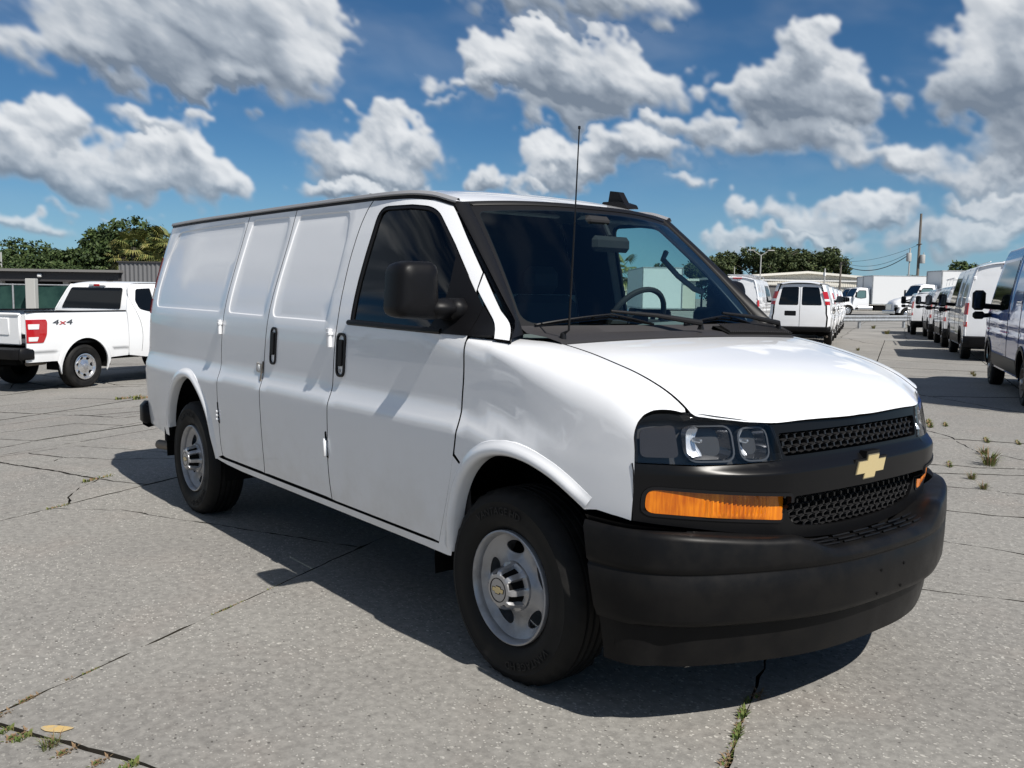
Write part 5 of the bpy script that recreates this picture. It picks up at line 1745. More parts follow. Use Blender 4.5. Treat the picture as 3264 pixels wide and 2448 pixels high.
slabs = []
for i in range(len(B_EDGES) - 1):
    for j in range(len(A_EDGES) - 1):
        c = [lot(A_EDGES[j + q], B_EDGES[i + r]) for q, r in ((0, 0), (1, 0), (1, 1), (0, 1))]
        slabs.append(resamp(c, .45))
CRACKS = [
    [(-6.00, -1.75), (-5.63, -1.52), (-5.38, -1.40), (-5.11, -1.27), (-4.98, -1.19), (-4.99, -1.07), (-5.02, -1.00), (-4.99, -0.81), (-5.10, -0.58)],
    [(-4.98, -1.19), (-4.79, -1.13), (-4.65, -1.05)],
    [(-4.93, -1.22), (-4.70, -1.39), (-4.58, -1.46), (-4.44, -1.52), (-4.20, -1.57)],
    [(-4.08, -1.68), (-3.94, -1.59), (-3.76, -1.34), (-3.52, -1.24), (-3.22, -1.09)],
    [(-6.81, -1.57), (-6.91, -1.32), (-6.63, -1.25), (-6.28, -1.12), (-6.07, -0.95), (-5.87, -0.87), (-5.70, -0.57), (-5.58, -0.44)],
    [(-6.91, -1.32), (-7.03, -1.02), (-7.04, -0.87), (-6.80, -0.75)],
    [(-6.08, -1.73), (-6.12, -1.38), (-6.13, -1.26), (-6.31, -1.13)],
    [(-8.41, -1.35), (-7.86, -1.10), (-7.60, -0.91), (-7.54, -0.79)],
    [(-7.46, -1.50), (-7.82, -1.10), (-8.13, -0.64), (-8.36, -0.25), (-8.67, 0.27)],
    [(-9.00, -1.25), (-9.12, -0.85), (-9.26, -0.38)],
    [(-9.26, -0.38), (-8.89, -0.20), (-8.55, -0.04), (-8.43, 0.03)],
    [(-7.41, -0.78), (-7.18, -0.61), (-7.05, -0.41), (-6.60, -0.08)],
    [(-9.47, -0.14), (-9.70, 0.27), (-9.90, 0.62)],
    [(-2.51, 7.19), (-2.14, 6.98), (-1.74, 6.46), (-1.45, 6.16), (-1.05, 6.20)],
    [(-1.42, 5.04), (-1.22, 5.23), (-1.05, 5.30), (-0.90, 5.47)],
    [(-1.04, 4.50), (-0.97, 4.70), (-0.81, 4.68), (-0.67, 4.55)],
    [(-0.77, 4.22), (-0.62, 4.32), (-0.40, 4.42)],
    [(-0.39, 3.36), (-0.10, 3.50), (0.02, 3.60)],
    [(0.07, 2.52), (0.29, 2.58), (0.43, 2.60)],
    [(0.38, 1.45), (0.58, 1.58), (0.80, 1.71)],
]
lines_ = [(c, jag(extend(resamp(c, .2, False), 5.0), .012, .11)) for c in CRACKS]
for k in range(120):                                     # the rest of the old, cracked lot
    left = k < 84
    if left: a, b = rc.uniform(-1, 20), rc.uniform(-19, -5.2)
    else: a, b = rc.uniform(4, 30), rc.uniform(-6, 5)
    x, y = lot(a, b)
    th = R(118.6) + rc.choice((90, 90, 78, 104, 35, -30, 0)) * math.pi / 180 + rc.gauss(0, .16)
    L = rc.uniform(2.2, 5.0)
    P = [(x, y)]
    for s_ in range(int(L / .5)):
        th += rc.gauss(0, .12)
        P.append((P[-1][0] + math.cos(th) * .5, P[-1][1] + math.sin(th) * .5))
    lines_.append((P, jag(extend(P, 5.0), .016, .14)))
for core, ln in lines_:
    nxt = []; core = core[1:-1] if len(core) > 3 else core
    for s_ in slabs:
        r_ = split(s_, ln) if len(slabs) < 520 and pip(s_, core).any() else None
        nxt += r_ if r_ else [s_]
    slabs = nxt

def cdist(s_):
    c = np.mean(s_, 0); return math.hypot(c[0] - CAM_POS.x, c[1] - CAM_POS.y)
def visible(s_):
    c = np.array(s_) - np.array((CAM_POS.x, CAM_POS.y))
    fw = c @ np.array((math.cos(YAW), math.sin(YAW))); sd_ = np.abs(c @ np.array((math.sin(YAW), -math.cos(YAW))))
    return bool(((fw > 1.2) & (sd_ < fw * .60 + .6)).any())
slabs.sort(key=lambda s_: (not visible(s_), cdist(s_)))
def slab_mesh(mb, s_, gap):
    rough = [(x + rc.gauss(0, .004), y + rc.gauss(0, .004)) for x, y in resamp(s_, .10)]
    o = inset(rough, gap); o = [(x + rc.gauss(0, .0018), y + rc.gauss(0, .0018)) for x, y in o]
    P = np.array(o); V, T = triangulate(o, (), (), (50, 50))
    dz = rc.uniform(-.004, .003)
    mb.add(np.column_stack([V, gz(V[:, 0], V[:, 1]) + dz]), T, 0)
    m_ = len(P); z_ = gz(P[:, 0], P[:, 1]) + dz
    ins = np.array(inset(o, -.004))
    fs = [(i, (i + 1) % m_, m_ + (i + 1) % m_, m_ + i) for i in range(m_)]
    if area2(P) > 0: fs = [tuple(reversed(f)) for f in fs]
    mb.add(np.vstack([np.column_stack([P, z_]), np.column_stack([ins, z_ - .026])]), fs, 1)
n_parts = 290
rest = MB()
for i, s_ in enumerate(slabs):
    gap = .0048 + .0035 * rc.random()
    if cdist(s_) > 9: gap *= 1.5
    if i < n_parts:
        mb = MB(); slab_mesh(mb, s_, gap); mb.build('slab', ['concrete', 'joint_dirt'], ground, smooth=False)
    else: slab_mesh(rest, s_, gap)
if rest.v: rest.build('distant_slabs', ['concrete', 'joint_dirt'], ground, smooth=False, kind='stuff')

# ---- weeds and dry grass in the joints
def weed_leaf_mat(name, c1, c2):
    m = mat(name, c1, 0.7, 0, 0.2); vary(m, c1, c2, 30, 0.35, 0.65); return m
weed_leaf_mat('weed_green', (0.075, 0.12, 0.030), (0.16, 0.17, 0.055)); weed_leaf_mat('weed_dry', (0.17, 0.105, 0.06), (0.24, 0.17, 0.10))
def weed_mesh(name, n, h, spread, dry, seed, line=0.0):
    r_ = random.Random(seed); mb = MB()
    for i in range(n):
        a = r_.uniform(0, 6.283); q = r_.random()**.6 * spread
        bx, by = math.cos(a) * q * .4 + r_.uniform(-line, line), math.sin(a) * q * .4
        hh = h * r_.uniform(.35, 1.0); lean_ = spread * r_.uniform(.4, 1.3); w = r_.uniform(.0022, .0050)
        dx, dy = math.cos(a), math.sin(a)
        pts = [(bx, by, -.015), (bx + dx * lean_ * .35, by + dy * lean_ * .35, hh * .62), (bx + dx * lean_, by + dy * lean_, hh * (.75 if r_.random() < .5 else 1))]
        sx_, sy_ = -dy * w, dx * w
        v = [(pts[0][0] - sx_, pts[0][1] - sy_, pts[0][2]), (pts[0][0] + sx_, pts[0][1] + sy_, pts[0][2]), (pts[1][0] + sx_, pts[1][1] + sy_, pts[1][2]), (pts[1][0] - sx_, pts[1][1] - sy_, pts[1][2]), pts[2]]
        mb.add(v, [(0, 1, 2, 3), (3, 2, 4)], 1 if r_.random() < dry else 0)
    return mb.mesh(name, ['weed_green', 'weed_dry'], smooth=False)
W_GREEN = weed_mesh('weed', 36, .034, .020, .15, 1, .035); W_DRY = weed_mesh('weed', 32, .020, .022, .85, 2, .04); W_TALL = weed_mesh('weed', 70, .12, .085, .30, 3, .05); W_FLAT = weed_mesh('weed', 50, .02, .02, .25, 4, .08)
def weed(x, y, me, s, label, group='weeds growing in the concrete joints', rz=None):
    o = link('weed', me, None, (x, y, float(gz(x, y)) - .004)); o.scale = (s, s, s); o.rotation_euler = (0, 0, R(118.6) if rz is None else rz)
    return tag(o, label, 'weed', group)
ORD = ['first', 'second', 'third', 'fourth', 'fifth', 'sixth', 'seventh', 'eighth', 'ninth', 'tenth', 'eleventh', 'twelfth', 'thirteenth', 'fourteenth', 'fifteenth', 'sixteenth', 'seventeenth', 'eighteenth', 'nineteenth', 'twentieth', 'twenty first', 'twenty second', 'twenty third', 'twenty fourth', 'twenty fifth']
cnt_ = {}
def gen_label(x, y, me):
    kind_ = 'dry brown weed' if me is W_DRY else ('flat green weed' if me is W_FLAT else 'green grass tuft')
    if x > .6 and y < 0: w_ = 'up the joint below the front bumper, from the bottom edge'
    elif x > -.86 and y < -2.2: w_ = 'along the wide joint in the lower left corner, from the left'
    elif x > -1.7 and y < -1: w_ = 'up the long joint towards the mirror shadow, from the lower left'
    elif x > -4.5 and y < 0: w_ = 'on the crack left of the rear wheel'
    elif y > 4 and x > -3.5: w_ = 'among the weeds right of the front bumper, nearest first'
    elif y > 4: w_ = 'far out on the aisle between the vans, nearest first'
    else: w_ = 'on the concrete behind the rear bumper, nearest first'
    cnt_[w_] = cnt_.get(w_, 0) + 1
    return ORD[cnt_[w_] - 1] + ' ' + kind_ + ' ' + w_
for x, y, me, s, lb in [
    (.905, -.785, W_DRY, 1.0, 'dry brown weed nearest the bottom edge, in the joint below the front bumper'),
    (.875, -.715, W_FLAT, .8, None), (.82, -.61, W_GREEN, 1.0, 'bright green weed in the joint just below a brown clump near the bumper shadow'), (.795, -.565, W_GREEN, .8, None),
    (.77, -.53, W_DRY, .9, None), (.735, -.465, W_GREEN, 1.15, 'largest green weed in the joint by the shadow of the front bumper'), (.675, -.36, W_GREEN, .7, None), (.665, -.285, W_DRY, 1.2, 'rust brown dead leaves at the edge of the bumper shadow'),
    (-.70, -2.575, W_GREEN, .8, None), (-.64, -2.55, W_DRY, 1.1, None), (-.61, -2.54, W_GREEN, .9, None), (-.50, -2.475, W_TALL, .42, 'spiky grass tuft in the wide joint at the lower left corner'), (-.43, -2.445, W_DRY, 1.0, None), (-.30, -2.375, W_DRY, .9, None), (-.20, -2.32, W_GREEN, 1.1, None),
    (-.84, -2.565, W_DRY, 1.0, None), (-.92, -2.47, W_DRY, .8, None), (-.94, -2.445, W_DRY, .7, None), (-1.03, -2.30, W_DRY, .5, None), (-1.06, -2.215, W_FLAT, .45, None), (-1.41, -1.565, W_FLAT, .6, None), (-1.47, -1.455, W_FLAT, .55, None), (-1.60, -1.21, W_FLAT, .6, 'reddish dry weed in the joint at the tip of the mirror shadow'),
    (-4.96, -1.20, W_FLAT, 1.6, 'yellow green weed where several cracks meet left of the rear wheel'), (-4.09, -1.68, W_FLAT, 1.0, None),
    (-.60, 4.36, W_TALL, .6, None), (-.85, 4.70, W_TALL, .65, None), (-1.28, 5.20, W_FLAT, 1.6, None), (-1.07, 5.52, W_TALL, 1.35, 'tallest weed, standing in the concrete right of the front bumper'), (-1.37, 6.08, W_TALL, .8, None), (-1.76, 7.01, W_FLAT, 1.8, None), (-1.49, 7.14, W_FLAT, 1.5, None),
    (-2.85, 7.90, W_FLAT, 2.2, None), (-2.69, 7.62, W_FLAT, 2.2, None), (-2.62, 7.85, W_FLAT, 1.8, None),
    (-12.62, 1.21, W_FLAT, 3.0, None), (-12.4, 1.45, W_FLAT, 3.5, None), (-18.73, 35.27, W_TALL, 2.0, 'tall weed alone in the middle of the aisle between the parked vans'), (-22.4, 44.1, W_TALL, 2.6, 'big weed at the foot of the guardrail post by the trucks'), (-5.85, 15.6, W_TALL, .7, None), (-6.09, 16.04, W_TALL, .8, None), (-12.1, 21.8, W_TALL, 1.0, None), (-23.2, 41.9, W_TALL, 2.0, None)]:
    weed(x, y, me, s, lb or gen_label(x, y, me))
# yellow paint spot
pm = MB(); mat('yellow_paint', (0.52, 0.33, 0.11), 0.8, 0, 0.2)
vary(M['yellow_paint'], (0.50, 0.35, 0.14), (0.36, 0.31, 0.22), 30, 0.4, 0.7)
cx_, cy_ = -.61, -2.435
dxy = np.array((math.sin(YAW), -math.cos(YAW))); dd = np.array((math.cos(YAW), math.sin(YAW)))
pts = [tuple(np.array((cx_, cy_)) + dxy * .052 * math.cos(a) * (1 + .18 * math.sin(3 * a)) + dd * .026 * math.sin(a) * (1 + .2 * math.cos(2 * a + 1))) for a in np.linspace(0, 2 * math.pi, 22, endpoint=False)]
pm.add([(x, y, .0058) for x, y in pts] , [tuple(range(22))] if area2(pts) > 0 else [tuple(reversed(range(22)))])
pm.build('paint_mark', 'yellow_paint', ground, smooth=False)
# ------------------------------------------------------------------ other vehicles
HEAD = R(118.6)
RROW = R(120.4); LROW = R(120.5)
def place(o, x, y, rz=HEAD):
    o.location = (x, y, float(gz(x, y))); o.rotation_euler = (0, 0, rz); return o
def anchor(px, py, lx, ly, rz=HEAD):
    """world origin of a vehicle whose local point (lx, ly) stands at (px, py)"""
    c, s_ = math.cos(rz), math.sin(rz)
    return px - (c * lx - s_ * ly), py - (s_ * lx + c * ly)

def simple_wheel(parent, x, y, side, Rt, rb, w=.25, rim_mat='wheel_silver', holes=8, hub=None):
    tm = tyre_mb(Rt, rb, w, w / 2, 40, lug=False)
    tm.v = [(a, b, max(c, -Rt * .965)) for a, b, c in tm.v]
    o = link('wheel', tm.mesh('tyre', 'tyre_rubber', angle=40), parent)
    rm = MB()
    rm.lathe([(rb + .006, .01), (rb + .008, -.004), (rb - .006, -.006), (rb - .014, .01), (rb - .03, .03)], 36, 'Y', mi=0)
    dish = hs([.0, .06, .09, rb * .55, rb * .8, rb - .02], [-.012, -.012, .022, .030, .012, .034])
    outer = [((rb - .016) * math.cos(a), (rb - .016) * math.sin(a)) for a in np.linspace(0, 2 * math.pi, 40, endpoint=False)]
    hl = []
    for k in range(holes):
        a = 2 * math.pi * k / holes + .2; ct = np.array([math.cos(a), math.sin(a)]) * rb * .70
        tg_ = np.array([-math.sin(a), math.cos(a)]); rd = np.array([math.cos(a), math.sin(a)])
        hl.append([tuple(ct + tg_ * rb * .16 * math.cos(q) + rd * rb * .13 * math.sin(q)) for q in np.linspace(0, 2 * math.pi, 10, endpoint=False)])
    patch(rm, lambda u, v: np.stack([u, dish(np.hypot(u, v)), v], -1), outer, hl, (), (.05, .05), .02, sg=1, mi=0)
    rm.n = {}
    r_ = rm.build('rim', [rim_mat], o, angle=45)
    dk = MB(); dk.lathe([(.0001, .10), (rb - .01, .10), (rb - .01, .03)], 24, 'Y'); dk.build('brake_drum', 'void', o, smooth=False)
    if hub:
        hb = MB(); hb.lathe([(.055, .0), (.050, -.02), (.03, -.026), (.0001, -.027)], 20, 'Y'); hb.build('hub_cap', hub, o)
    o.location = (x, y, Rt * .965); o.rotation_euler = (0, 0, 0 if side < 0 else math.pi)
    return o

# ------------------------------------------------------------------ pickup truck (origin under the rear axle)
def pickup(root):
    W = hs([.40, .60, .75, .95, 1.20, 1.40, 1.50, 1.75, 1.98, 2.1], [.955, .985, .998, 1.005, .998, .982, .955, .87, .785, .74])
    Fp = lambda u, v: np.stack([np.asarray(u, float), -W(v) + .03 * np.clip((-1.0 - np.asarray(u, float)) / .25, 0, 1)**2, np.asarray(v, float)], -1)
    # bed side with wheel arch
    arch = [(.53 * math.cos(a), .41 + .53 * math.sin(a)) for a in np.linspace(R(193), R(-13), 26)]
    bed = [(-1.24, .54), (-1.245, .80), (-1.25, 1.10), (-1.24, 1.40), (-1.20, 1.425)] + [(x, 1.425) for x in np.linspace(-1.0, .99, 9)] + [(1.005, 1.40), (1.03, 1.0), (1.045, .56)] + [(.60, .54)] + list(reversed(arch)) + [(-.62, .54)]
    arch_out = [(.62 * math.cos(a), .41 + .60 * math.sin(a)) for a in np.linspace(R(180), R(0), 30)]
    def D(u, v):
        r = np.hypot(u, (v - .41) * 1.02)
        flare = .022 * (1 - sstep(.585, .625, r))
        crease = -.010 * (1 - sstep(.70, .725, v)) * sstep(.60, .68, np.abs(u))
        return flare + crease
    Fb = displaced(Fp, D)
    lampp = rnd([(-1.248, .885), (-.93, .885), (-.855, 1.03), (-.835, 1.245), (-.86, 1.295), (-1.248, 1.295)], [0, .03, .03, .03, .02, 0])
    mb = MB(); patch(mb, Fb, resamp(bed, .05), (), [resamp([(r_ * math.cos(a), .41 + r_ * math.sin(a)) for a in np.linspace(R(170), R(10), 40)] , .04) for r_ in (.583, .603, .627)], (.07, .05), .03)
    both(mb, 'bed_side', 'paint_pickup', root)
    for s_ in (-1, 1):
        for nm, ma, poly, off in (('tail_light', 'lens_red', lampp, .008), ('reversing_lamp', 'lens_white', rnd([(-1.215, 1.125), (-1.02, 1.125), (-1.005, 1.215), (-1.215, 1.215)], .01), .013), ('reversing_lamp', 'lens_white', rnd([(-1.215, .915), (-1.06, .915), (-1.03, .99), (-1.215, .99)], .01), .013)):
            q = MB(); patch(q, Fp, resamp(poly, .05), (), (), (.1, .1), .012, off=off)
            if nm == 'tail_light': tl = (q if s_ < 0 else q.mirror_y()).build(nm, ma, root)
            else: (q if s_ < 0 else q.mirror_y()).build(nm, ma, tl)
    # 4x4 lettering
    cu = bpy.data.curves.new('letters', 'FONT'); cu.body = '4x4'; cu.size = .155; cu.extrude = .004; cu.resolution_u = 2; cu.shear = .15; cu.space_character = 1.05
    o = bpy.data.objects.new('letters', cu); C.objects.link(o); bpy.context.view_layer.update()
    dg = bpy.context.evaluated_depsgraph_get(); me = o.evaluated_get(dg).to_mesh()
    vs = [tuple(v.co) for v in me.vertices]; fs = [tuple(p.vertices) for p in me.polygons]
    o.evaluated_get(dg).to_mesh_clear(); bpy.data.objects.remove(o); bpy.data.curves.remove(cu)
    xs = [v[0] for v in vs]; wd = max(xs) - min(xs)
    dec = MB(); pos = [(-.72 + (x - min(xs)) / wd * .43, 1.200 + y * .82, z) for x, y, z in vs]
    dec.add([(x, float(Fp(np.array([x]), np.array([zz]))[0][1]) - .005 - z, zz) for x, zz, z in pos], fs)
    for i, f in enumerate(dec.f):
        mx = np.mean([pos[k][0] for k in f]); dec.mi[i] = 1 if -.575 < mx < -.44 else 0
    dec.build('decal', ['decal_grey', 'lens_red'], root, smooth=False)
    # tailgate, bumper, rails, bed floor
    tg_ = MB(); tg_.box((-1.255, 0, 1.13), (.05, 1.70, .56), bev=.02); tg_.box((-1.284, 0, 1.17), (.02, 1.2, .30), bev=.008); tg_.box((-1.275, 0, 1.385), (.05, 1.70, .05), bev=.015)
    tgo = tg_.build('tailgate', 'paint_pickup', root, angle=40)
    hd = MB(); hd.box((-1.292, 0, 1.27), (.02, .26, .07), bev=.01); hd.build('tailgate_handle', 'black_satin', tgo)
    bp = MB(); rows = []
    for dx, z in ((.10, .80), (-.06, .80), (-.12, .77), (-.125, .66), (-.10, .60), (.06, .59)):
        rows.append([(-1.32 + dx + .12 * max(0, (abs(q) - .8) / .2)**2, q * .985, z) for q in np.linspace(-1, 1, 33)])
    bp.sheet(rows)
    bp.box((-1.24, -.955, .695), (.30, .07, .20), bev=.02); bp.box((-1.24, .955, .695), (.30, .07, .20), bev=.02)
    bp.build('rear_bumper', 'black_satin', root, angle=50)
    rl = MB()
    for s_ in (-1, 1): rl.box((-.12, s_ * .955, 1.432), (2.24, .075, .024), bev=.008)
    rl.build('bed_rail_cap', 'black_textured', root, smooth=False)
    fl = MB(); fl.box((-.1, 0, .86), (2.2, 1.8, .04)); fl.box((1.0, 0, 1.13), (.04, 1.8, .55)); fl.build('bed_floor', 'black_satin', root, smooth=False)
    # cab: back, sides, roof
    cs = [(1.055, .56), (1.04, 1.0), (1.03, 1.44), (1.10, 1.60), (1.22, 1.86), (1.28, 1.95)] + [(x, 1.965) for x in np.linspace(1.5, 2.9, 8)] + [(3.4, 1.70), (3.75, 1.45), (5.0, 1.25), (5.25, .95), (5.25, .56), (4.6, .54)] + [(3.70 + .54 * math.cos(a), .41 + .54 * math.sin(a)) for a in np.linspace(R(-10), R(190), 20)] + [(2.9, .50), (1.5, .50)]
    w1_ = rnd([(1.36, 1.46), (1.30, 1.62), (1.40, 1.86), (1.80, 1.88), (1.80, 1.42), (1.62, 1.40)], [.06, .04, .06, .03, .03, .10])
    w2_ = rnd([(1.90, 1.42), (1.90, 1.88), (2.85, 1.88), (3.20, 1.66), (3.28, 1.46)], [.03, .03, .08, .05, .04])
    mb = MB(); patch(mb, Fp, resamp(inset(resamp(cs, .06), .004), .06), [resamp(w1_, .05), resamp(w2_, .05)], (), (.10, .06), .03)
    both(mb, 'cab_side', 'paint_pickup', root)
    for w_ in (w1_, w2_):
        q = MB(); patch(q, Fp, resamp(inset(w_, -.006), .05), (), (), (.2, .2), 0, off=-.012); both(q, 'side_window', 'glass_black', root)
    dl = MB(); pth = crom([(1.20, 1.90), (1.16, 1.72), (1.25, 1.45), (1.36, 1.20), (1.40, .95), (1.38, .62)])
    L_ = np.array(resamp(pth, .06, False)); p3 = Fp(L_[:, 0], L_[:, 1]); dl.tube([tuple(q + np.array([0, -.0005, 0])) for q in p3], .0035, 5); both(dl, 'door_gap', 'void', root)
    bk = MB(); rows = []
    for x, z in ((1.03, 1.02), (1.03, 1.43), (1.10, 1.60), (1.215, 1.86), (1.275, 1.95), (1.34, 1.985), (1.5, 2.005), (2.2, 2.015), (2.8, 1.995), (2.95, 1.965)):
        w_ = float(W(min(z, 1.965))) - .004
        rows.append([(x + .02 * abs(q)**4 * (z < 1.9), q * w_ * (1 if z < 1.96 else .97), z - (.03 * abs(q)**5 if z > 1.9 else 0)) for q in np.linspace(-1, 1, 25)])
    bk.sheet(rows)
    bko = bk.build('cab_roof', 'paint_pickup', root, angle=60)
    rw = MB(); rwp = rnd([(-.79, 1.46), (.79, 1.46), (.69, 1.875), (-.69, 1.875)], .05)
    Fbk = lambda y, z: np.stack([np.interp(z, [1.02, 1.43, 1.60, 1.86, 1.95], [1.03, 1.03, 1.10, 1.215, 1.275]), np.asarray(y, float), np.asarray(z, float)], -1)
    patch(rw, Fbk, resamp(rwp, .06), (), (), (.1, .1), .01, off=.010, sg=-1); rw.build('rear_window', 'glass_black', root)
    hm = MB(); hm.box((1.235, 0, 1.925), (.05, .46, .055), bev=.02, mi=0); hm.box((1.212, 0, 1.925), (.02, .16, .045), bev=.008, mi=1); hm.build('brake_light', ['lens_white', 'lens_red'], root, angle=40)
    ant = MB(); ant.box((1.55, 0, 2.03), (.16, .06, .04), bev=.015); ant.build('roof_antenna', 'black_gloss', root)
    wsn = MB(); wsn.sheet([[(2.95, y, 1.955) for y in (-.72, 0, .72)], [(3.80, y, 1.42) for y in (-.85, 0, .85)]], flip=False); wsn.build('windshield', 'glass_black', root, smooth=False)
    hdn = MB(); hdn.sheet([[(3.75, q * .92, 1.43) for q in np.linspace(-1, 1, 9)], [(4.5, q * .95, 1.36) for q in np.linspace(-1, 1, 9)], [(5.1, q * .93, 1.24) for q in np.linspace(-1, 1, 9)], [(5.28, q * .90, 1.05) for q in np.linspace(-1, 1, 9)], [(5.30, q * .90, .55) for q in np.linspace(-1, 1, 9)]]); hdn.build('hood', 'paint_pickup', root)
    ub_ = MB(); ub_.box((1.9, 0, .62), (6.2, 1.3, .28)); ub_.box((1.9, 0, .58), (1.9, 1.8, .12)); ub_.build('underbody', 'void', root, smooth=False)
    ex_ = MB(); ex_.tube([(-.6, -.62, .50), (-1.05, -.72, .50)], .042, 12); ex_.build('exhaust_pipe', 'steel_dirty', root)
    mf_ = MB(); mf_.box((.58, -.86, .52), (.03, .22, .26), bev=.01); mf_.box((.58, .86, .52), (.03, .22, .26), bev=.01); mf_.build('mud_flap', 'black_textured', root, smooth=False)
    for s_ in (-1, 1):
        for xc in (0, 3.70):
            wl_ = MB(); an_ = np.linspace(R(-5), R(185), 20)
            wl_.sheet([[(xc + .545 * math.cos(a), s_ * yy, .41 + .545 * math.sin(a)) for a in an_] for yy in (.97, .60)])
            wl_.add([(xc + .545 * math.cos(a), s_ * .60, .41 + .545 * math.sin(a)) for a in an_], [tuple(range(20))])
            wl_.build('wheel_well', 'void', root, smooth=False)
            simple_wheel(root, xc, s_ * .965, s_, .415, .235, .275, 'chrome_wheel', 7, 'cap_silver')
    return root
mat('decal_grey', (0.05, 0.055, 0.065), 0.35); mat('chrome_wheel', (0.68, 0.68, 0.69), 0.22, 0.85)
pk = pickup(thing('pickup_truck', 'white extended cab pickup truck with 4x4 decal parked behind the big van', 'pickup truck'))
place(pk, *anchor(-15.68, 1.32, 0, -.965))

# ------------------------------------------------------------------ tall cargo vans (origin under the middle of the rear face)
def tall_van(root, paint_m, H=2.53, L=5.55, wb=3.30, ra=1.02, low=False, cladding=True, hw=1.02, rear_white=None):
    k = (H - 1.35) / (2.53 - 1.35)
    zk = [.36, .50, .80, 1.10, 1.30] + [1.35 + q * k for q in (.15, .40, .65, .90, 1.02, 1.09, 1.14)]
    wk = [.955, .985, 1.0, 1.0, .99] + [.975, .935, .885, .825, .775, .70, .60]
    W = hs(zk, [q * hw for q in wk])
    ztop = hs([0, .1, .5, L * .5, L - 1.75, L - 1.50, L - .92, L - .62, L - .30, L - .08, L], [H - .05, H - .015, H, H, H - .02, H - .10, 1.40, 1.26, 1.14, .98, .80])
    nose = lambda x: .16 * np.clip((np.asarray(x, float) - (L - .75)) / .75, 0, 1.1)**2.4 + .05 * np.clip((.16 - np.asarray(x, float)) / .16, 0, 1)**2
    Ft = lambda u, v: np.stack([np.asarray(u, float), -(W(v) - nose(u)), np.asarray(v, float)], -1)
    fa = ra + wb
    def arch_pts(xc): return [(xc + .44 * math.cos(a), .36 + .44 * math.sin(a)) for a in np.linspace(R(-2), R(182), 20)]
    ze = 1.35 + 1.02 * k
    tops = [(x, min(ze, float(ztop(x)) - .02)) for x in np.linspace(L - .02, .02, 60)]
    side = [(.02, .42), (ra - .46, .40)] + list(reversed(arch_pts(ra))) + [(ra + .46, .36), (fa - .46, .36)] + list(reversed(arch_pts(fa))) + [(fa + .46, .38), (L - .02, .42)] + tops
    # raised window blank on the side
    zb, zt = 1.36, 1.35 + .86 * k
    blanks = [rnd([(.28, zb), (.34, zt), (1.35, zt), (1.35, zb)], .06), rnd([(1.46, zb), (1.46, zt), (2.50, zt), (2.50, zb)], .06)]
    blanks = [resamp(b, .06) for b in blanks]
    d0 = [recess(b, .012, .025) for b in blanks]
    Fs2 = displaced(Ft, lambda u, v: sum(d(u, v) for d in d0) - .014 * np.exp(-((v - 1.02) / .035)**2))
    mb = MB(); patch(mb, Fs2, resamp(side, .06), (), blanks + [resamp(inset(b, .025), .06) for b in blanks], (.12, .07), .02)
    both(mb, 'body_side', paint_m, root)
    top = MB(); rows = []
    for x in [0.0, .03, .10, .3] + list(np.linspace(.6, L - 1.75, 12)) + list(np.linspace(L - 1.62, L - .02, 24)):
        zt_ = float(ztop(x)); z0 = min(ze, zt_ - .02); w_ = float(W(z0)) - float(nose(x))
        rows.append([(x, q * w_, z0 + (zt_ - z0) * (1 - abs(q)**2.6)) for q in np.linspace(-1, 1, 21)])
    top.sheet(rows, flip=True)
    rf = top.build('roof', paint_m, root, angle=60)
    if not low:
        for y_ in (-.45, -.15, .15, .45):
            rb2 = MB(); rb2.box((L * .36, y_, H + .004), (L * .55, .035, .018), bev=.006); rb2.build('roof_rib', paint_m, rf, smooth=False)
    # windscreen and door glass
    xs0, xs1 = L - 1.46, L - .96
    g_ = MB(); g_.sheet([[(x, q * (float(W(min(ze, float(ztop(x)) - .02))) - float(nose(x)) - .10), float(ztop(x)) + .012 - .10 * abs(q)**4 * .6) for q in np.linspace(-1, 1, 13)] for x in np.linspace(xs0, xs1, 7)], flip=True)
    g_.build('windshield', 'glass_black', root)
    zd0, zd1 = 1.34, 1.35 + .80 * k
    dw = rnd([(2.72 if L > 5 else 2.3, zd0 + .04), (2.74 if L > 5 else 2.32, zd1), (L - 1.66, zd1), (L - 1.18, zd0 + .18), (L - 1.10, zd0 + .02), (L - 1.7, zd0 - .02)], [.05, .06, .06, .05, .04, .05])
    q = MB(); patch(q, Ft, resamp(dw, .08), (), (), (.2, .2), .01, off=.006); both(q, 'door_window', 'glass_black', root)
    for xg in (2.62, L - 1.05, 1.40):
        if 0 < xg < L - .9:
            s_g = MB(); zz = np.linspace(.45, min(ze, float(ztop(xg)) - .03) - .02, 12); pp = Ft(np.full(12, xg), zz); s_g.tube([tuple(a) for a in pp], .005, 5); both(s_g, 'door_gap', 'void', root)
    if cladding:
        cl = MB(); cp_ = [(ra + .50, .40), (fa - .50, .40), (fa - .50, .62), (ra + .50, .62)]
        patch(cl, Ft, resamp(cp_, .1), (), (), (.3, .1), .01, off=.012); both(cl, 'side_molding', 'black_textured', root)
    # rear face
    Fr_ = lambda y, z: np.stack([-.01 + .05 * (np.asarray(y, float) / hw)**2 + .05 * np.clip((np.asarray(z, float) - 1.0) / 1.5, 0, 1)**2, np.asarray(y, float), np.asarray(z, float)], -1)
    we = lambda z: float(W(z)) - .055
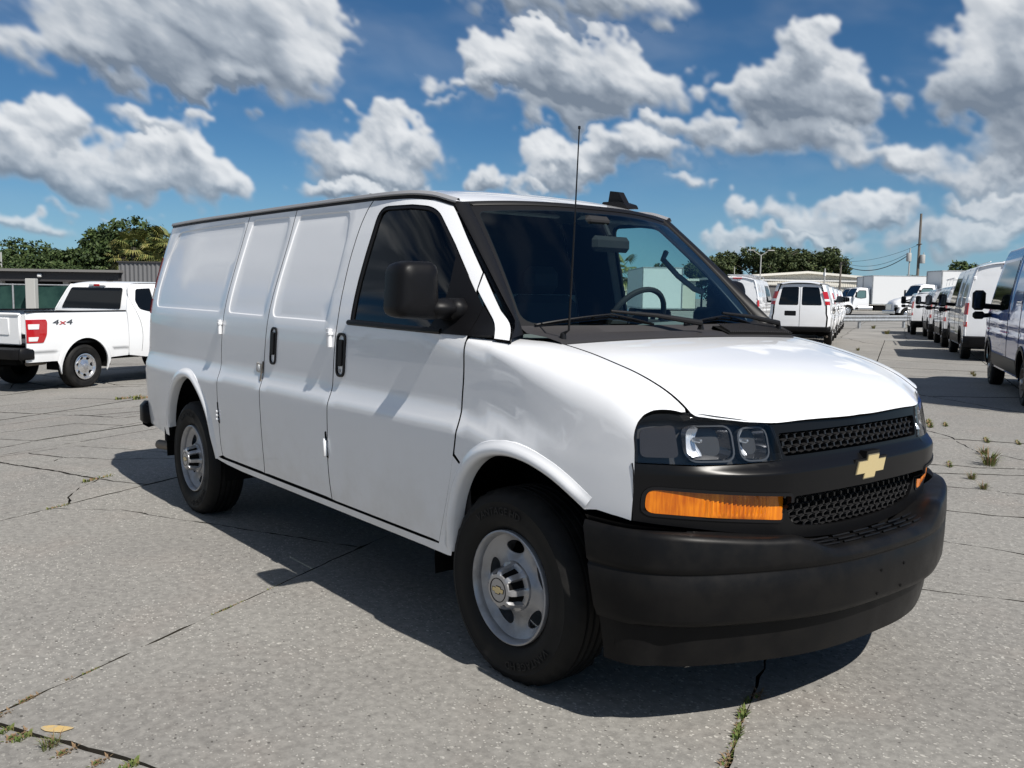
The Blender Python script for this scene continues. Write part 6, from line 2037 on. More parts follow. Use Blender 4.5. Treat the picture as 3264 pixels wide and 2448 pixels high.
    for s_ in (-1, 1):
        out = [(s_ * .003, .62)] + [(s_ * we(z), z) for z in np.linspace(.62, ze - .02, 14)] + [(s_ * (we(ze) - .10), H - .09), (s_ * .003, H - .055)]
        bl = resamp(rnd([(s_ * .10, 1.20), (s_ * .62, 1.20), (s_ * .76, 1.34), (s_ * (we(zt) - .10), zt - .02), (s_ * .10, zt)], .07), .06)
        Fd_ = displaced(Fr_, recess(bl, .014, .03), -1)
        d = MB(); patch(d, Fd_, resamp(inset(resamp(out, .06), .004), .06), (), [bl, resamp(inset(bl, .03), .06)], (.14, .1), .015, sg=-1)
        if np.mean([q_[0] for q_ in list(d.n.values())[:50]]) > 0:
            d = MB(); patch(d, displaced(Fr_, recess(bl, .014, .03), 1), resamp(inset(resamp(out, .06), .004), .06), (), [bl, resamp(inset(bl, .03), .06)], (.14, .1), .015, sg=1)
        do = d.build('rear_door', rear_white or paint_m, root)
        for hz_ in (.95, 1.55, 1.35 + .75 * k):
            hb_m = MB(); hb_m.box((-.005 + .05 * .9, s_ * (we(hz_) + .005), hz_), (.05, .06, .09), bev=.012); hb_m.build('hinge', rear_white or paint_m, do)
        tl_ = MB()
        for za, zb_, mi_ in ((.86, .99, 0), (.995, 1.16, 1), (1.165, 1.46, 0)):
            rows = []
            for z in np.linspace(za, zb_, 4):
                rows.append([(x_, s_ * (float(W(z)) - float(nose(x_)) + .008), z) for x_ in (.13, .07, .035, .012)] + [(-.004, s_ * (float(W(z)) - .055), z), (.004, s_ * (float(W(z)) - .075), z)])
            tl_.sheet(rows, mi_, flip=(s_ < 0))
        tl_.build('tail_light', ['lens_red', 'lens_white'], root, angle=60)
        if s_ < 0:
            hn = MB(); hn.box((-.04, -.09, 1.02), (.03, .12, .05), bev=.01); hn.build('door_handle', 'black_satin', do)
    bl_ = MB(); bl_.box((.03, 0, H - .075), (.09, .42, .06), bev=.02); bl_.build('brake_light', 'lens_red', root)
    bm_ = MB(); rows = []
    for dx, z in ((.12, .63), (-.05, .63), (-.09, .60), (-.09, .44), (-.05, .36), (.10, .34)):
        rows.append([(dx + .10 * max(0, (abs(q_) - .85) / .15)**2, q_ * (hw + .005), z) for q_ in np.linspace(-1, 1, 27)])
    bm_.sheet(rows); bm_.build('rear_bumper', 'black_textured', root, angle=50)
    fb = MB(); rows = []
    for dx, z in ((-.10, .82), (.02, .80), (.05, .62), (.04, .40), (-.06, .30)):
        rows.append([(L + dx - .30 * abs(q_)**3, q_ * (hw - .10), z) for q_ in np.linspace(-1, 1, 21)])
    fb.sheet(rows, flip=True); fb.build('front_bumper', 'black_textured', root, angle=50)
    un = MB(); un.box((L / 2, 0, .46), (L - .4, hw * 1.25, .26)); un.box(((ra + fa) / 2, 0, .44), (wb - 1.0, hw * 1.84, .14)); un.box((.30, 0, .52), (.5, hw * 1.8, .2)); un.build('underbody', 'void', root, smooth=False)
    for s_ in (-1, 1):
        for xc in (ra, fa):
            wl_ = MB(); an_ = np.linspace(R(-5), R(185), 18)
            wl_.sheet([[(xc + .455 * math.cos(a), s_ * yy * hw, .36 + .455 * math.sin(a)) for a in an_] for yy in (.95, .60)])
            wl_.add([(xc + .455 * math.cos(a), s_ * .60 * hw, .36 + .455 * math.sin(a)) for a in an_], [tuple(range(18))])
            wl_.build('wheel_well', 'void', root, smooth=False)
            if cladding:
                al_ = MB(); an2 = np.linspace(R(0), R(180), 22)
                rows = []
                for rr_, h_ in ((.435, -.02), (.44, .012), (.50, .014), (.51, -.004)):
                    u_ = xc + rr_ * np.cos(an2); v_ = .36 + rr_ * np.sin(an2); pp = Ft(u_, v_); pp[:, 1] -= h_; rows.append(pp.tolist())
                al_.sheet(rows); (al_ if s_ < 0 else al_.mirror_y()).build('arch_lip', 'black_textured', root)
            simple_wheel(root, xc, s_ * (hw - .045), s_, .345, .21, .225, 'steel_dirty' if cladding else 'wheel_silver', 8, 'cap_silver')
    for s_ in (-1, 1):
        hd_ = MB(); hx = L - 1.25
        hd_.box((hx, s_ * (hw + .21), 1.52), (.12, .22, .36), bev=.05); hd_.box((hx, s_ * (hw + .20), 1.25), (.11, .20, .14), bev=.04)
        hd_.tube([(hx + .02, s_ * (hw + .14), 1.42), (hx + .08, s_ * (hw - .06), 1.40)], .05, 8); hd_.tube([(hx + .02, s_ * (hw + .14), 1.24), (hx + .08, s_ * (hw - .04), 1.26)], .04, 8)
        o_ = hd_.build('side_mirror', 'black_textured', root, angle=40)
        mg_ = MB(); mg_.box((hx - .062, s_ * (hw + .21), 1.52), (.006, .17, .29)); mg_.build('mirror_glass', 'mirror_dark', o_, smooth=False)
    return root

def vrow(s_along, lat=0.0, base=(-8.73, 21.04)):
    """point along the right-hand file of vans; the left rear tyre of the first is the base"""
    d = np.array((math.cos(RROW), math.sin(RROW))); n = np.array((-math.sin(RROW), math.cos(RROW)))
    return tuple(np.array(base) + d * s_along + n * lat)
GR = 'vans parked nose to tail on the right'
v = tall_van(thing('cargo_van', 'dark blue tall cargo van cut off by the right edge', 'van', group=GR), 'paint_blue', 2.55, 5.98, 3.75, 1.12)
place(v, *anchor(-3.03, 10.92, 1.12, .975, RROW), RROW)
v = tall_van(thing('cargo_van', 'white mid roof cargo van seen from behind just ahead of the blue van', 'van', group=GR), 'paint_white', 2.50, 5.55, 3.30, 1.02)
place(v, *anchor(-8.73, 21.04, 1.02, .975, RROW), RROW)
v = tall_van(thing('cargo_van', 'silver low roof van ahead of the white van, roof rack on top', 'van', group=GR), 'paint_silver', 2.06, 5.4, 3.30, 1.02, True, True, 1.0)
place(v, *anchor(*vrow(6.5), 1.02, .955, RROW), RROW)
rk_root = v
rkm = MB()
for x_ in (.8, 2.0, 3.2): rkm.tube([(x_, -.72, 2.02), (x_, -.70, 2.22), (x_, .70, 2.22), (x_, .72, 2.02)], .022, 6)
for y_ in (-.70, .70): rkm.tube([(.5, y_, 2.23), (3.5, y_, 2.23)], .022, 6)
rkm.build('roof_rack', 'white_plastic', v)
v = tall_van(thing('cargo_van', 'silver van second from the guardrail in the right file', 'van', group=GR), 'paint_silver', 2.02, 5.2, 3.2, 1.0, True, True, .98)
place(v, *anchor(*vrow(12.6, .05), 1.0, .935, RROW), RROW)
v = tall_van(thing('cargo_van', 'small white van at the head of the right file, nearest the guardrail', 'van', group=GR), 'paint_white', 1.90, 4.7, 2.9, .85, True, False, .90)
place(v, *anchor(*vrow(17.8, .45), .85, .855, RROW), RROW)

# copies of the big van, parked nose to tail on the left of the aisle
GL = 'white vans parked nose to tail left of the aisle'
SKIP = ('dashboard', 'seat', 'steering_wheel', 'grab_handle', 'lettering', 'rear_view_mirror', 'sun_visor', 'antenna', 'roof_antenna', 'pillar_lining', 'step_ribs', 'plate_hole', 'headliner', 'cabin_floor', 'vent_slats', 'vent_panel', 'bulkhead', 'door_trim')
labels = ['white van with two dark rear windows, nearest of its file beyond the hood', 'white van second in its file, only its right side and black mirror showing', 'white van third in its file, black mirror past the second one', 'white van at the far end of its file beside the guardrail']
for i in range(4):
    c = copy_tree(van, None, SKIP); c['label'] = labels[i]; c['category'] = 'van'; c['group'] = GL
    d = 5.95 * i
    place(c, *anchor(-14.35 + math.cos(LROW) * d, 23.98 + math.sin(LROW) * d, -3.43, -.978, LROW), LROW)
v = tall_van(thing('cargo_van', 'white mid roof van with red tail light left of the van with dark rear windows', 'van', group='vans in the back rows'), 'paint_white', 2.53, 5.55, 3.30, 1.02, False, False)
place(v, -24.0, 31.4)
v2 = copy_tree(v); v2['label'] = 'white tall van further back, roof showing behind the nearer white vans'; place(v2, -34.5, 46.0)
ld = MB()
for y_ in (-.5, .5): ld.tube([(.4, y_, 2.62), (4.4, y_, 2.62)], .025, 6)
for x_ in np.linspace(.5, 4.3, 12): ld.tube([(x_, -.5, 2.62), (x_, .5, 2.62)], .018, 5)
for x_ in (.7, 2.2, 3.8):
    for y_ in (-.7, .7): ld.tube([(x_, y_, 2.45), (x_, y_ * .9, 2.60)], .02, 5)
lad = ld.build('ladder', 'galvanised', None); tag(lad, 'aluminium ladder lying on the roof of the white mid roof van', 'ladder'); lad.location = v.location; lad.rotation_euler = v.rotation_euler

# ------------------------------------------------------------------ box trucks (origin at the front bumper, x forward)
def box_truck(root, boxL=7.2, boxH=3.75, cabin=True):
    bx_ = MB(); bx_.box((-3.3 - boxL / 2, 0, (boxH + 1.10) / 2), (boxL, 2.5, boxH - 1.10), bev=.03); bo = bx_.build('cargo_box', 'box_white', root, smooth=False)
    for z_, h_ in ((1.13, .10), (boxH - .03, .08)):
        e_ = MB(); e_.box((-3.3 - boxL / 2, 0, z_), (boxL + .03, 2.53, h_), bev=.01); e_.build('edge_rail', 'galvanised', bo, smooth=False)
    for s_ in (-1, 1):
        e_ = MB(); e_.box((-3.30, s_ * 1.24, (boxH + 1.10) / 2), (.10, .06, boxH - 1.1), bev=.02); e_.build('corner_post', 'galvanised', bo, smooth=False)
        e_ = MB(); e_.box((-3.3 - boxL, s_ * 1.24, (boxH + 1.10) / 2), (.10, .06, boxH - 1.1), bev=.02); e_.build('corner_post', 'galvanised', bo, smooth=False)
    fr_ = MB(); fr_.box((-5.5, 0, .92), (8.0, .9, .22)); fr_.box((-5.2, 0, .75), (3.2, 2.3, .55)); fr_.build('chassis', 'void', root, smooth=False)
    Wc = hs([.5, 1.2, 1.7, 2.2, 2.55, 2.7], [1.0, 1.04, 1.03, .98, .92, .86])
    Fc = lambda u, v: np.stack([np.asarray(u, float), -Wc(v), np.asarray(v, float)], -1)
    # cab
    cab = [(-3.10, .75), (-3.10, 2.66), (-2.2, 2.70), (-1.95, 2.60), (-1.55, 1.85), (-1.50, .75)]
    cw_ = rnd([(-2.75, 1.75), (-2.75, 2.40), (-2.10, 2.40), (-1.72, 1.85), (-1.95, 1.74), (-2.3, 1.70)], .06)
    mb = MB(); patch(mb, Fc, resamp(cab, .1), [resamp(cw_, .06)], (), (.25, .2), .02); both(mb, 'cab_side', 'paint_white', root)
    q = MB(); patch(q, Fc, resamp(inset(cw_, -.01), .08), (), (), (.3, .3), 0, off=-.01); both(q, 'side_window', 'glass_truck', root)
    q = MB(); patch(q, Fc, resamp(inset(cw_, -.05), .06), [resamp(inset(cw_, -.004), .06)], (), (.3, .3), .01, off=.012); both(q, 'window_frame', 'black_satin', root)
    rf_ = MB(); rf_.sheet([[(x, q_ * (float(Wc(min(z, 2.68))) - .01), z + .05 * (1 - q_ * q_)) for q_ in np.linspace(-1, 1, 11)] for x, z in ((-3.10, 2.64), (-2.6, 2.70), (-2.2, 2.68), (-1.97, 2.58))], flip=True); rf_.build('cab_roof', 'paint_white', root)
    wd_ = MB(); wd_.sheet([[(x, q_ * (float(Wc(z)) - .03), z) for q_ in np.linspace(-1, 1, 9)] for x, z in ((-1.96, 2.58), (-1.53, 1.84))], flip=True); wd_.build('windshield', 'glass_black', root, smooth=False)
    bkk = MB(); bkk.box((-3.06, 0, 1.7), (.06, 2.0, 1.9)); bkk.build('cab_back', 'paint_white', root, smooth=False)
    # hood and fenders
    hd_ = MB(); rows = []
    for x, z, w_ in ((-1.50, 1.84, .96), (-1.1, 1.76, .90), (-.6, 1.64, .84), (-.22, 1.48, .80), (-.06, 1.25, .78), (-.02, .85, .78), (-.05, .62, .78)):
        rows.append([(x - .08 * abs(q_)**3, q_ * w_, z - .16 * abs(q_)**4) for q_ in np.linspace(-1, 1, 15)])
    hd_.sheet(rows, flip=True)
    for s_ in (-1, 1): hd_.sheet([[(x, s_ * w_, z - .16) for x, z, w_ in ((-1.50, 1.84, .96), (-1.1, 1.76, .90), (-.6, 1.64, .84), (-.22, 1.48, .80))], [(x, s_ * (w_ + .02), 1.0) for x, w_ in ((-1.50, .96), (-1.1, .90), (-.6, .84), (-.14, .80))]], flip=(s_ > 0))
    ho_ = hd_.build('hood', 'paint_white', root, angle=50)
    gr_ = MB(); gr_.box((-.03, 0, 1.02), (.05, .95, .46), bev=.02)
    gr_.build('grille', 'chrome_wheel', ho_, smooth=False)
    for s_ in (-1, 1):
        fd = MB(); an_ = np.linspace(R(8), R(172), 18); rows = []
        for yy, rr_ in ((.70, .66), (.95, .66), (1.10, .64), (1.13, .58), (1.12, .52)):
            rows.append([(-1.02 + rr_ * math.cos(a) * 1.12, s_ * yy, .52 + rr_ * math.sin(a)) for a in an_])
        fd.sheet(rows, flip=(s_ > 0)); fd.build('fender', 'paint_white', root)
        lm = MB(); lm.box((-.22, s_ * .84, 1.08), (.22, .30, .20), bev=.06); lm.build('headlight', 'headlamp_dark', root, angle=40)
        vt = MB(); vt.box((-.95, s_ * .905, 1.52), (.62, .03, .08), bev=.012, rot=Matrix.Rotation(R(12), 4, 'Y')); vt.build('hood_vent', 'black_satin', root, smooth=False)
        mr = MB(); mr.box((-1.72, s_ * 1.30, 2.02), (.10, .18, .55), bev=.04); mr.tube([(-1.72, s_ * 1.02, 2.25), (-1.72, s_ * 1.30, 2.25)], .02, 6); mr.tube([(-1.72, s_ * 1.04, 1.78), (-1.72, s_ * 1.30, 1.80)], .02, 6); mr.build('side_mirror', 'black_textured', root, smooth=False)
        simple_wheel(root, -1.02, s_ * 1.08, s_, .49, .29, .27, 'chrome_wheel', 9, 'cap_silver')
        simple_wheel(root, -7.6, s_ * 1.16, s_, .49, .29, .50, 'chrome_wheel', 9, 'cap_silver')
        tk = MB(); tk.tube([(-2.0, s_ * .95, .72), (-3.4, s_ * .95, .72)], .26, 16); tk.build('fuel_tank', 'chrome_wheel', root, angle=40)
        st_ = MB(); st_.box((-1.9, s_ * 1.02, .55), (.6, .25, .05)); st_.build('step', 'galvanised', root, smooth=False)
    bp_ = MB(); bp_.box((-.02, 0, .62), (.14, 2.2, .26), bev=.05); bp_.build('front_bumper', 'chrome_wheel', root, smooth=False)
    return root
mat('box_white', (0.70, 0.71, 0.72), 0.45); mat('headlamp_dark', (0.12, 0.125, 0.13), 0.1, 0, 0.6); mat('glass_truck', (0.10, 0.17, 0.17), 0.05, 0, 0.6)
TH = R(-128.5)
GT = 'white box trucks beyond the guardrail'
t1 = box_truck(thing('box_truck', 'white box truck behind the guardrail, left of the other, whole side of its box showing', 'truck', group=GT), 9.2, 3.9)
place(t1, -48.3, 78.0, TH)
t2 = box_truck(thing('box_truck', 'white box truck with hooded cab nearest the guardrail, right of the other', 'truck', group=GT), 8.0, 3.72)
place(t2, -33.3, 61.4, R(-129))
t3 = copy_tree(t1); t3['label'] = 'white box truck furthest back, only its hood and windshield past the first truck'; place(t3, -50.4, 80.4, TH)
t4 = copy_tree(t2); t4['label'] = 'white box truck seen through the windshield and far window of the big van'; place(t4, -45.5, 47.5, R(141))

# a low sedan by the screened fence
def sedan(root):
    ztop = hs([-.2, 0, .35, .9, 1.45, 2.4, 3.15, 3.3, 4.2, 4.45], [.82, .95, 1.02, 1.12, 1.40, 1.42, 1.05, 1.0, .82, .62])
    wtop = hs([-.2, 0, .9, 1.45, 2.4, 3.15, 4.2, 4.45], [.70, .78, .78, .60, .58, .74, .70, .55])
    b_ = MB(); rows = []
    for x in list(np.linspace(-.15, 4.42, 44)):
        zt = float(ztop(x)); wt = float(wtop(x)); wb_ = .88 - .16 * max(0, (x - 3.6) / .85)**2 - .12 * max(0, (.3 - x) / .45)**2
        zb = min(.92, zt - .06)
        half = [(wb_ - .05, .25), (wb_, .45), (wb_ + .01, .65), (wb_ - .02, zb), (wt + .03, max(zb + .01, zt - .06)), (wt - .08, zt - .005), (wt * .5, zt), (0, zt + .01)]
        rows.append([(x, -a, z) for a, z in half] + [(x, a, z) for a, z in reversed(half[:-1])])
    b_.sheet(rows, flip=True); b_.build('body', 'paint_white', root, angle=50)
    for s_ in (-1, 1):
        g_ = MB(); rows = [[(x, s_ * (float(wtop(x)) + .075 - .0), .93) for x in np.linspace(1.05, 2.95, 10)], [(x, s_ * (float(wtop(x)) + .022), max(.95, float(ztop(x)) - .085)) for x in np.linspace(1.05, 2.95, 10)]]
        g_.sheet(rows, flip=(s_ > 0)); g_.build('side_window', 'glass_black', root)
        for xc in (.75, 3.45): simple_wheel(root, xc, s_ * .87, s_, .32, .21, .21, 'wheel_silver', 5)
    for xa_, xb_ in ((.98, 1.40), (3.08, 2.48)):
        g_ = MB(); g_.sheet([[(x, q_ * (float(wtop(x)) - .06), float(ztop(x)) + .012) for q_ in np.linspace(-1, 1, 9)] for x in np.linspace(xa_, xb_, 4)], flip=(xa_ < xb_)); g_.build('window_glass', 'glass_black', root)
    return root
cp = sedan(thing('parked_car', 'white sedan half hidden behind the bed of the pickup truck', 'car'))
place(cp, -28.2, 3.4, R(30))

# vehicles standing off to the near side, mirrored in the big van's flank
GM = 'vehicles mirrored in the side of the big van'
for k, (src, x, y, rz) in enumerate([(v, -9.0, -21.0, R(60)), (c, -16.5, -23.0, R(75)), (v, -3.0, -24.5, R(95)), (pk, -23.0, -20.0, R(40)), (c, 4.5, -25.0, R(100)), (t2, -13.0, -36.0, R(20))]):
    q = copy_tree(src, None, SKIP); q['group'] = GM
    q['label'] = ['white van mirrored in the rear doors of the big van', 'white van mirrored in the side doors of the big van', 'white van mirrored in the front door of the big van', 'white pickup mirrored in the rear quarter of the big van', 'white van mirrored in the front fender of the big van', 'white box truck mirrored behind the other mirrored vehicles'][k]
    place(q, x, y, rz)
# ------------------------------------------------------------------ guardrail
gr = thing('guardrail', 'grey steel guardrail across the end of the aisle', 'guardrail', (-23.81, 39.41, 0))
ax_ = np.array((-23.06 + 23.81, 46.78 - 39.41)); Lr = np.linalg.norm(ax_); ax_ /= Lr; nx_ = np.array((ax_[1], -ax_[0]))
rl_ = MB(); rows = []
for o, z in ((-.02, .36), (.03, .385), (.045, .43), (.03, .475), (-.02, .51), (-.02, .54), (.03, .575), (.045, .62), (.03, .665), (-.02, .69)):
    rows.append([tuple(ax_ * s_ + nx_ * o) + (z,) for s_ in np.linspace(-6, Lr + 5, 24)])
rl_.sheet(rows); rl_.build('rail', 'galvanised', gr, angle=60)
for s_ in (-3.6, -1.4, 1.95, 5.8, 9.5):
    po = MB(); po.box((*(ax_ * s_ - nx_ * .09), .33), (.12, .12, .68), rz=math.atan2(ax_[1], ax_[0]), bev=.01); po.build('post', 'galvanised', gr, smooth=False)

# ------------------------------------------------------------------ buildings
def wall_box(mb, x0, y0, x1, y1, z0, z1, th=.2):
    d = np.array((x1 - x0, y1 - y0)); L = np.linalg.norm(d)
    mb.box(((x0 + x1) / 2, (y0 + y1) / 2, (z0 + z1) / 2), (L, th, z1 - z0), rz=math.atan2(d[1], d[0]))
mat('cream_wall', (0.62, 0.59, 0.52), 0.6); mat('cream_roof', (0.66, 0.64, 0.58), 0.55); mat('grey_metal', (0.155, 0.155, 0.16), 0.55, 0.2); mat('dark_beam', (0.045, 0.043, 0.045), 0.7); mat('shed_dark', (0.02, 0.02, 0.022), 0.9); mat('roof_grey', (0.17, 0.165, 0.16), 0.8)
m = mat('screen_green', (0.018, 0.050, 0.045), 0.85, 0, 0.1); vary(m, (0.014, 0.040, 0.037), (0.028, 0.068, 0.058), 1.2)
mat('column_grey', (0.42, 0.42, 0.40), 0.7); mat('wood_pole', (0.16, 0.14, 0.12), 0.85); mat('pole_grey', (0.40, 0.40, 0.39), 0.6); mat('wire_black', (0.02, 0.02, 0.022), 0.6)

# cream metal building, gable end towards the lot
p0 = np.array((-78.0, 97.0)); p1 = np.array((-63.6, 115.3)); dv = (p1 - p0) / np.linalg.norm(p1 - p0); nv = np.array((-dv[1], dv[0]))
if nv @ np.array((-.78, .62)) < 0: nv = -nv
cb = thing('metal_building', 'cream ribbed metal building with low pitched roof behind the box trucks', 'building', (*p0, 0))
Lb = float(np.linalg.norm(p1 - p0)); ang = math.atan2(dv[1], dv[0])
def bl(u, w, z): q = dv * u + nv * w; return (q[0], q[1], z)
wl_ = MB(); rows = []
n_ = 150
us = np.linspace(0, Lb, n_ + 1)
pk_u = Lb * .52
def eave(u): return 4.05 + .95 * (1 - abs(u - pk_u) / pk_u)
rows = [[bl(u, -.05 * (i % 2), 0) for i, u in enumerate(us)], [bl(u, -.05 * (i % 2), eave(u)) for i, u in enumerate(us)]]
wl_.sheet(rows); wl_.build('wall', 'cream_wall', cb, smooth=False)
rf_ = MB()
for ua, ub in ((-.5, pk_u), (pk_u, Lb + .5)):
    za, zb_ = eave(max(0, ua)), eave(min(Lb, ub))
    rf_.add([bl(ua, -.6, za), bl(ub, -.6, zb_), bl(ub, 18, zb_), bl(ua, 18, za), bl(ua, -.6, za + .3), bl(ub, -.6, zb_ + .3), bl(ub, 18, zb_ + .3), bl(ua, 18, za + .3)], [(0, 1, 5, 4), (4, 5, 6, 7), (0, 4, 7, 3), (1, 2, 6, 5), (2, 3, 7, 6), (0, 3, 2, 1)])
rf_.build('roof', 'cream_roof', cb, smooth=False)
dr = MB(); dr.add([bl(3, -.12, 0), bl(8.5, -.12, 0), bl(8.5, -.12, 3.3), bl(3, -.12, 3.3)], [(0, 1, 2, 3)]); dr.build('loading_door', 'grey_metal', cb, smooth=False)
for u in (17.6, 19.9):
    fn_ = MB(); fn_.lathe([(.0001, 0), (.38, 0), (.44, .06), (.44, .12)], 16, 'Z'); fn_.xform(Matrix.Translation(Vector(bl(u, -.06, 2.6))) @ Matrix.Rotation(ang, 4, 'Z') @ Matrix.Rotation(R(90), 4, 'X')); fn_.build('exhaust_fan', 'grey_metal', cb, smooth=False)
gt = MB(); gt.box((*(dv * (Lb / 2) - nv * .65), 4.02), (Lb + 1, .14, .14), rz=ang); gt.build('gutter', 'white_plastic', cb, smooth=False)
# lean-to canopy in front of it
cn = thing('canopy', 'pale flat canopy along the front of the cream building', 'canopy', (*(p0 - nv * 4), 0))
cm = MB(); cm.box((*(dv * 7), 3.45), (15, 5, .28), rz=ang); cm.build('roof', 'cream_roof', cn, smooth=False)
for u in (.2, 5, 10, 14.3):
    c_ = MB(); q = dv * u - nv * 2.3; c_.tube([(q[0], q[1], 0), (q[0], q[1], 3.35)], .09, 8); c_.build('post', 'pole_grey', cn, smooth=False)
ws_b = thing('metal_building', 'long white warehouse wall low behind the far left vans', 'building', (-92, 92, 0))
wm = MB(); wm.box((0, 0, 1.9), (20, 12, 3.8), rz=ang); wm.build('wall', 'cream_wall', ws_b, smooth=False); wm = MB(); wm.box((0, 0, 3.95), (20.8, 12.8, .3), rz=ang); wm.build('roof', 'cream_roof', ws_b, smooth=False)

# dark open shed and grey corrugated block behind the fence on the left
q0 = np.array((-67.5, 5.6)); q1 = np.array((-60.6, 14.25)); dq = (q1 - q0) / np.linalg.norm(q1 - q0); nq = np.array((-dq[1], dq[0]))
if nq @ np.array((-.97, .2)) < 0: nq = -nq
angq = math.atan2(dq[1], dq[0]); Lq = float(np.linalg.norm(q1 - q0)); zg0 = -.35
sh = thing('open_shed', 'dark open fronted shed with deep roof beam behind the green fence', 'shed', (*q0, zg0))
def sb(u, w): q = dq * u + nq * w; return (float(q[0]), float(q[1]))
b_ = MB(); b_.box((*sb(Lq / 2 - 1, -.1), 2.62), (Lq + 2.4, .35, .62), rz=angq); b_.build('fascia_beam', 'dark_beam', sh, smooth=False)
b_ = MB(); b_.box((*sb(Lq / 2 - 1, 3.8), 3.02), (Lq + 2.8, 8.8, .16), rz=angq); b_.build('roof', 'roof_grey', sh, smooth=False)
b_ = MB(); b_.box((*sb(Lq / 2 - 1, 8), 1.45), (Lq + 2, .2, 2.9), rz=angq); b_.build('back_wall', 'shed_dark', sh, smooth=False)
for u in (-1.5, 3.25, 7.6):
    c_ = MB(); c_.box((*sb(u, .3), 1.2), (.38, .38, 2.4), rz=angq, bev=.03); c_.build('column', 'column_grey', sh, smooth=False)
lp_ = MB(); lp_.box((*sb(6.15, -.36), 2.68), (.28, .2, .22), rz=angq, bev=.05); lp_.build('wall_lamp', 'white_plastic', sh, smooth=False)
cbk = thing('metal_building', 'grey corrugated metal block standing above the dark shed roof', 'building', (*(q1 + dq * .1), zg0))
wv = MB(); us = np.linspace(0, 7.0, 141)
wv.sheet([[(*[float(v_) for v_ in dq * u + nq * (.035 * math.sin(u * 22))], 0) for u in us], [(*[float(v_) for v_ in dq * u + nq * (.035 * math.sin(u * 22))], 3.62) for u in us]]); wv.build('corrugated_wall', 'grey_metal', cbk)
wv = MB(); wv.sheet([[(*[float(v_) for v_ in nq * w], 0) for w in (0, 6)], [(*[float(v_) for v_ in nq * w], 3.62) for w in (0, 6)]], flip=True); wv.build('side_wall', 'grey_metal', cbk, smooth=False)
wv = MB(); wv.box((*[float(v_) for v_ in dq * 3.5 + nq * 3], 3.66), (7.2, 6.2, .08), rz=angq); wv.build('roof', 'dark_beam', cbk, smooth=False)

# chain fence with green screen
f0 = np.array((-44.2, 2.6)); f1 = np.array((-37.2, 11.4)); df = (f1 - f0) / np.linalg.norm(f1 - f0); Lf = float(np.linalg.norm(f1 - f0)); angf = math.atan2(df[1], df[0])
fe = thing('fence', 'metal fence covered with dark green privacy screen behind the pickup', 'fence', (*f0, -.35))
for s_ in np.arange(.2, Lf + .1, 2.72):
    po = MB(); po.tube([(*(df * s_), 0), (*(df * s_), 2.04)], .04, 8); po.build('post', 'galvanised', fe)
    pn = MB(); e_ = min(Lf, s_ + 2.66); n_ = 15; uu = np.linspace(s_ + .05, e_, n_)
    rows = [[(*(df * u + np.array((df[1], -df[0])) * .03 * math.sin(u * 3.1 + z * 2)), z) for u in uu] for z in np.linspace(.06, 1.96, 9)]
    pn.sheet(rows); pn.build('screen_panel', 'screen_green', fe)
tr_ = MB(); tr_.tube([(*(df * 0), 2.0), (*(df * Lf), 2.0)], .028, 8); tr_.build('top_rail', 'galvanised', fe)

# ------------------------------------------------------------------ poles and wires
def pole(name, label, x, y, h, r0, r1, matn, cat='utility pole', group=None):
    t_ = thing(name, label, cat, (x, y, float(gz(x, y))), 0, group)
    p_ = MB(); p_.tube([(0, 0, -.1), (0, 0, h * .5), (0.02, 0.02, h)], [r0, (r0 + r1) / 2, r1], 10); p_.build('shaft', matn, t_)
    return t_
def transformer(t_, dx, dy, z):
    c_ = MB(); c_.lathe([(.0001, 0), (.26, 0), (.27, .1), (.27, .85), (.24, .92), (.0001, .95)], 16, 'Z', (dx, dy, z)); c_.lathe([(.0001, 1.2), (.03, 1.2), (.05, .95)], 8, 'Z', (dx + .1, dy, z)); c_.build('transformer', 'pole_grey', t_)
pt_ = pole('utility_pole', 'tallest wooden utility pole with grey transformer above the box trucks', -48.32, 94.04, 10.9, .17, .12, 'wood_pole')
transformer(pt_, .40, .1, 5.55)
b_ = MB(); b_.box((.0, 0, 7.6), (.1, 1.2, .1), rz=R(51)); b_.build('crossarm', 'wood_pole', pt_, smooth=False)
p2_ = pole('utility_pole', 'shorter thin pole with transformer just left of the tallest pole', -48.95, 93.3, 7.2, .09, .07, 'pole_grey')
transformer(p2_, -.05, -.05, 5.75)
lpole = pole('street_lamp', 'twin arm street lamp in front of the tree line', -68.29, 93.19, 7.3, .11, .07, 'pole_grey', 'street lamp')
for s_ in (-1, 1):
    a_ = MB(); dx_, dy_ = .62 * s_, .78 * s_
    a_.tube([(0, 0, 7.2), (dx_ * .9, dy_ * .9, 7.75)], .04, 6); a_.build('arm', 'pole_grey', lpole)
    a_ = MB(); a_.box((dx_ * 1.25, dy_ * 1.25, 7.86), (.85, .26, .12), rz=math.atan2(dy_, dx_), bev=.03); a_.build('lamp_head', 'pole_grey', lpole, smooth=False)
p3_ = pole('utility_pole', 'wooden pole in front of the cream building, wires running right', -59.2, 96.5, 6.0, .13, .10, 'wood_pole')
p4_ = pole('utility_pole', 'pale metal pole just left of the wooden pole by the cream building', -61.9, 97.4, 5.4, .11, .09, 'pole_grey')
b_ = MB(); b_.box((0, 0, 4.7), (.25, .25, .4)); b_.build('box', 'white_plastic', p4_, smooth=False)
p5_ = pole('flag_pole', 'thin pale pole standing among the trees on the right', -78.0, 100.5, 6.2, .06, .04, 'pole_grey', 'pole')
p6_ = pole('light_pole', 'thin pale pole at the far left edge above the shed', -76.6, 10.2, 4.55, .09, .07, 'pole_grey', 'pole')
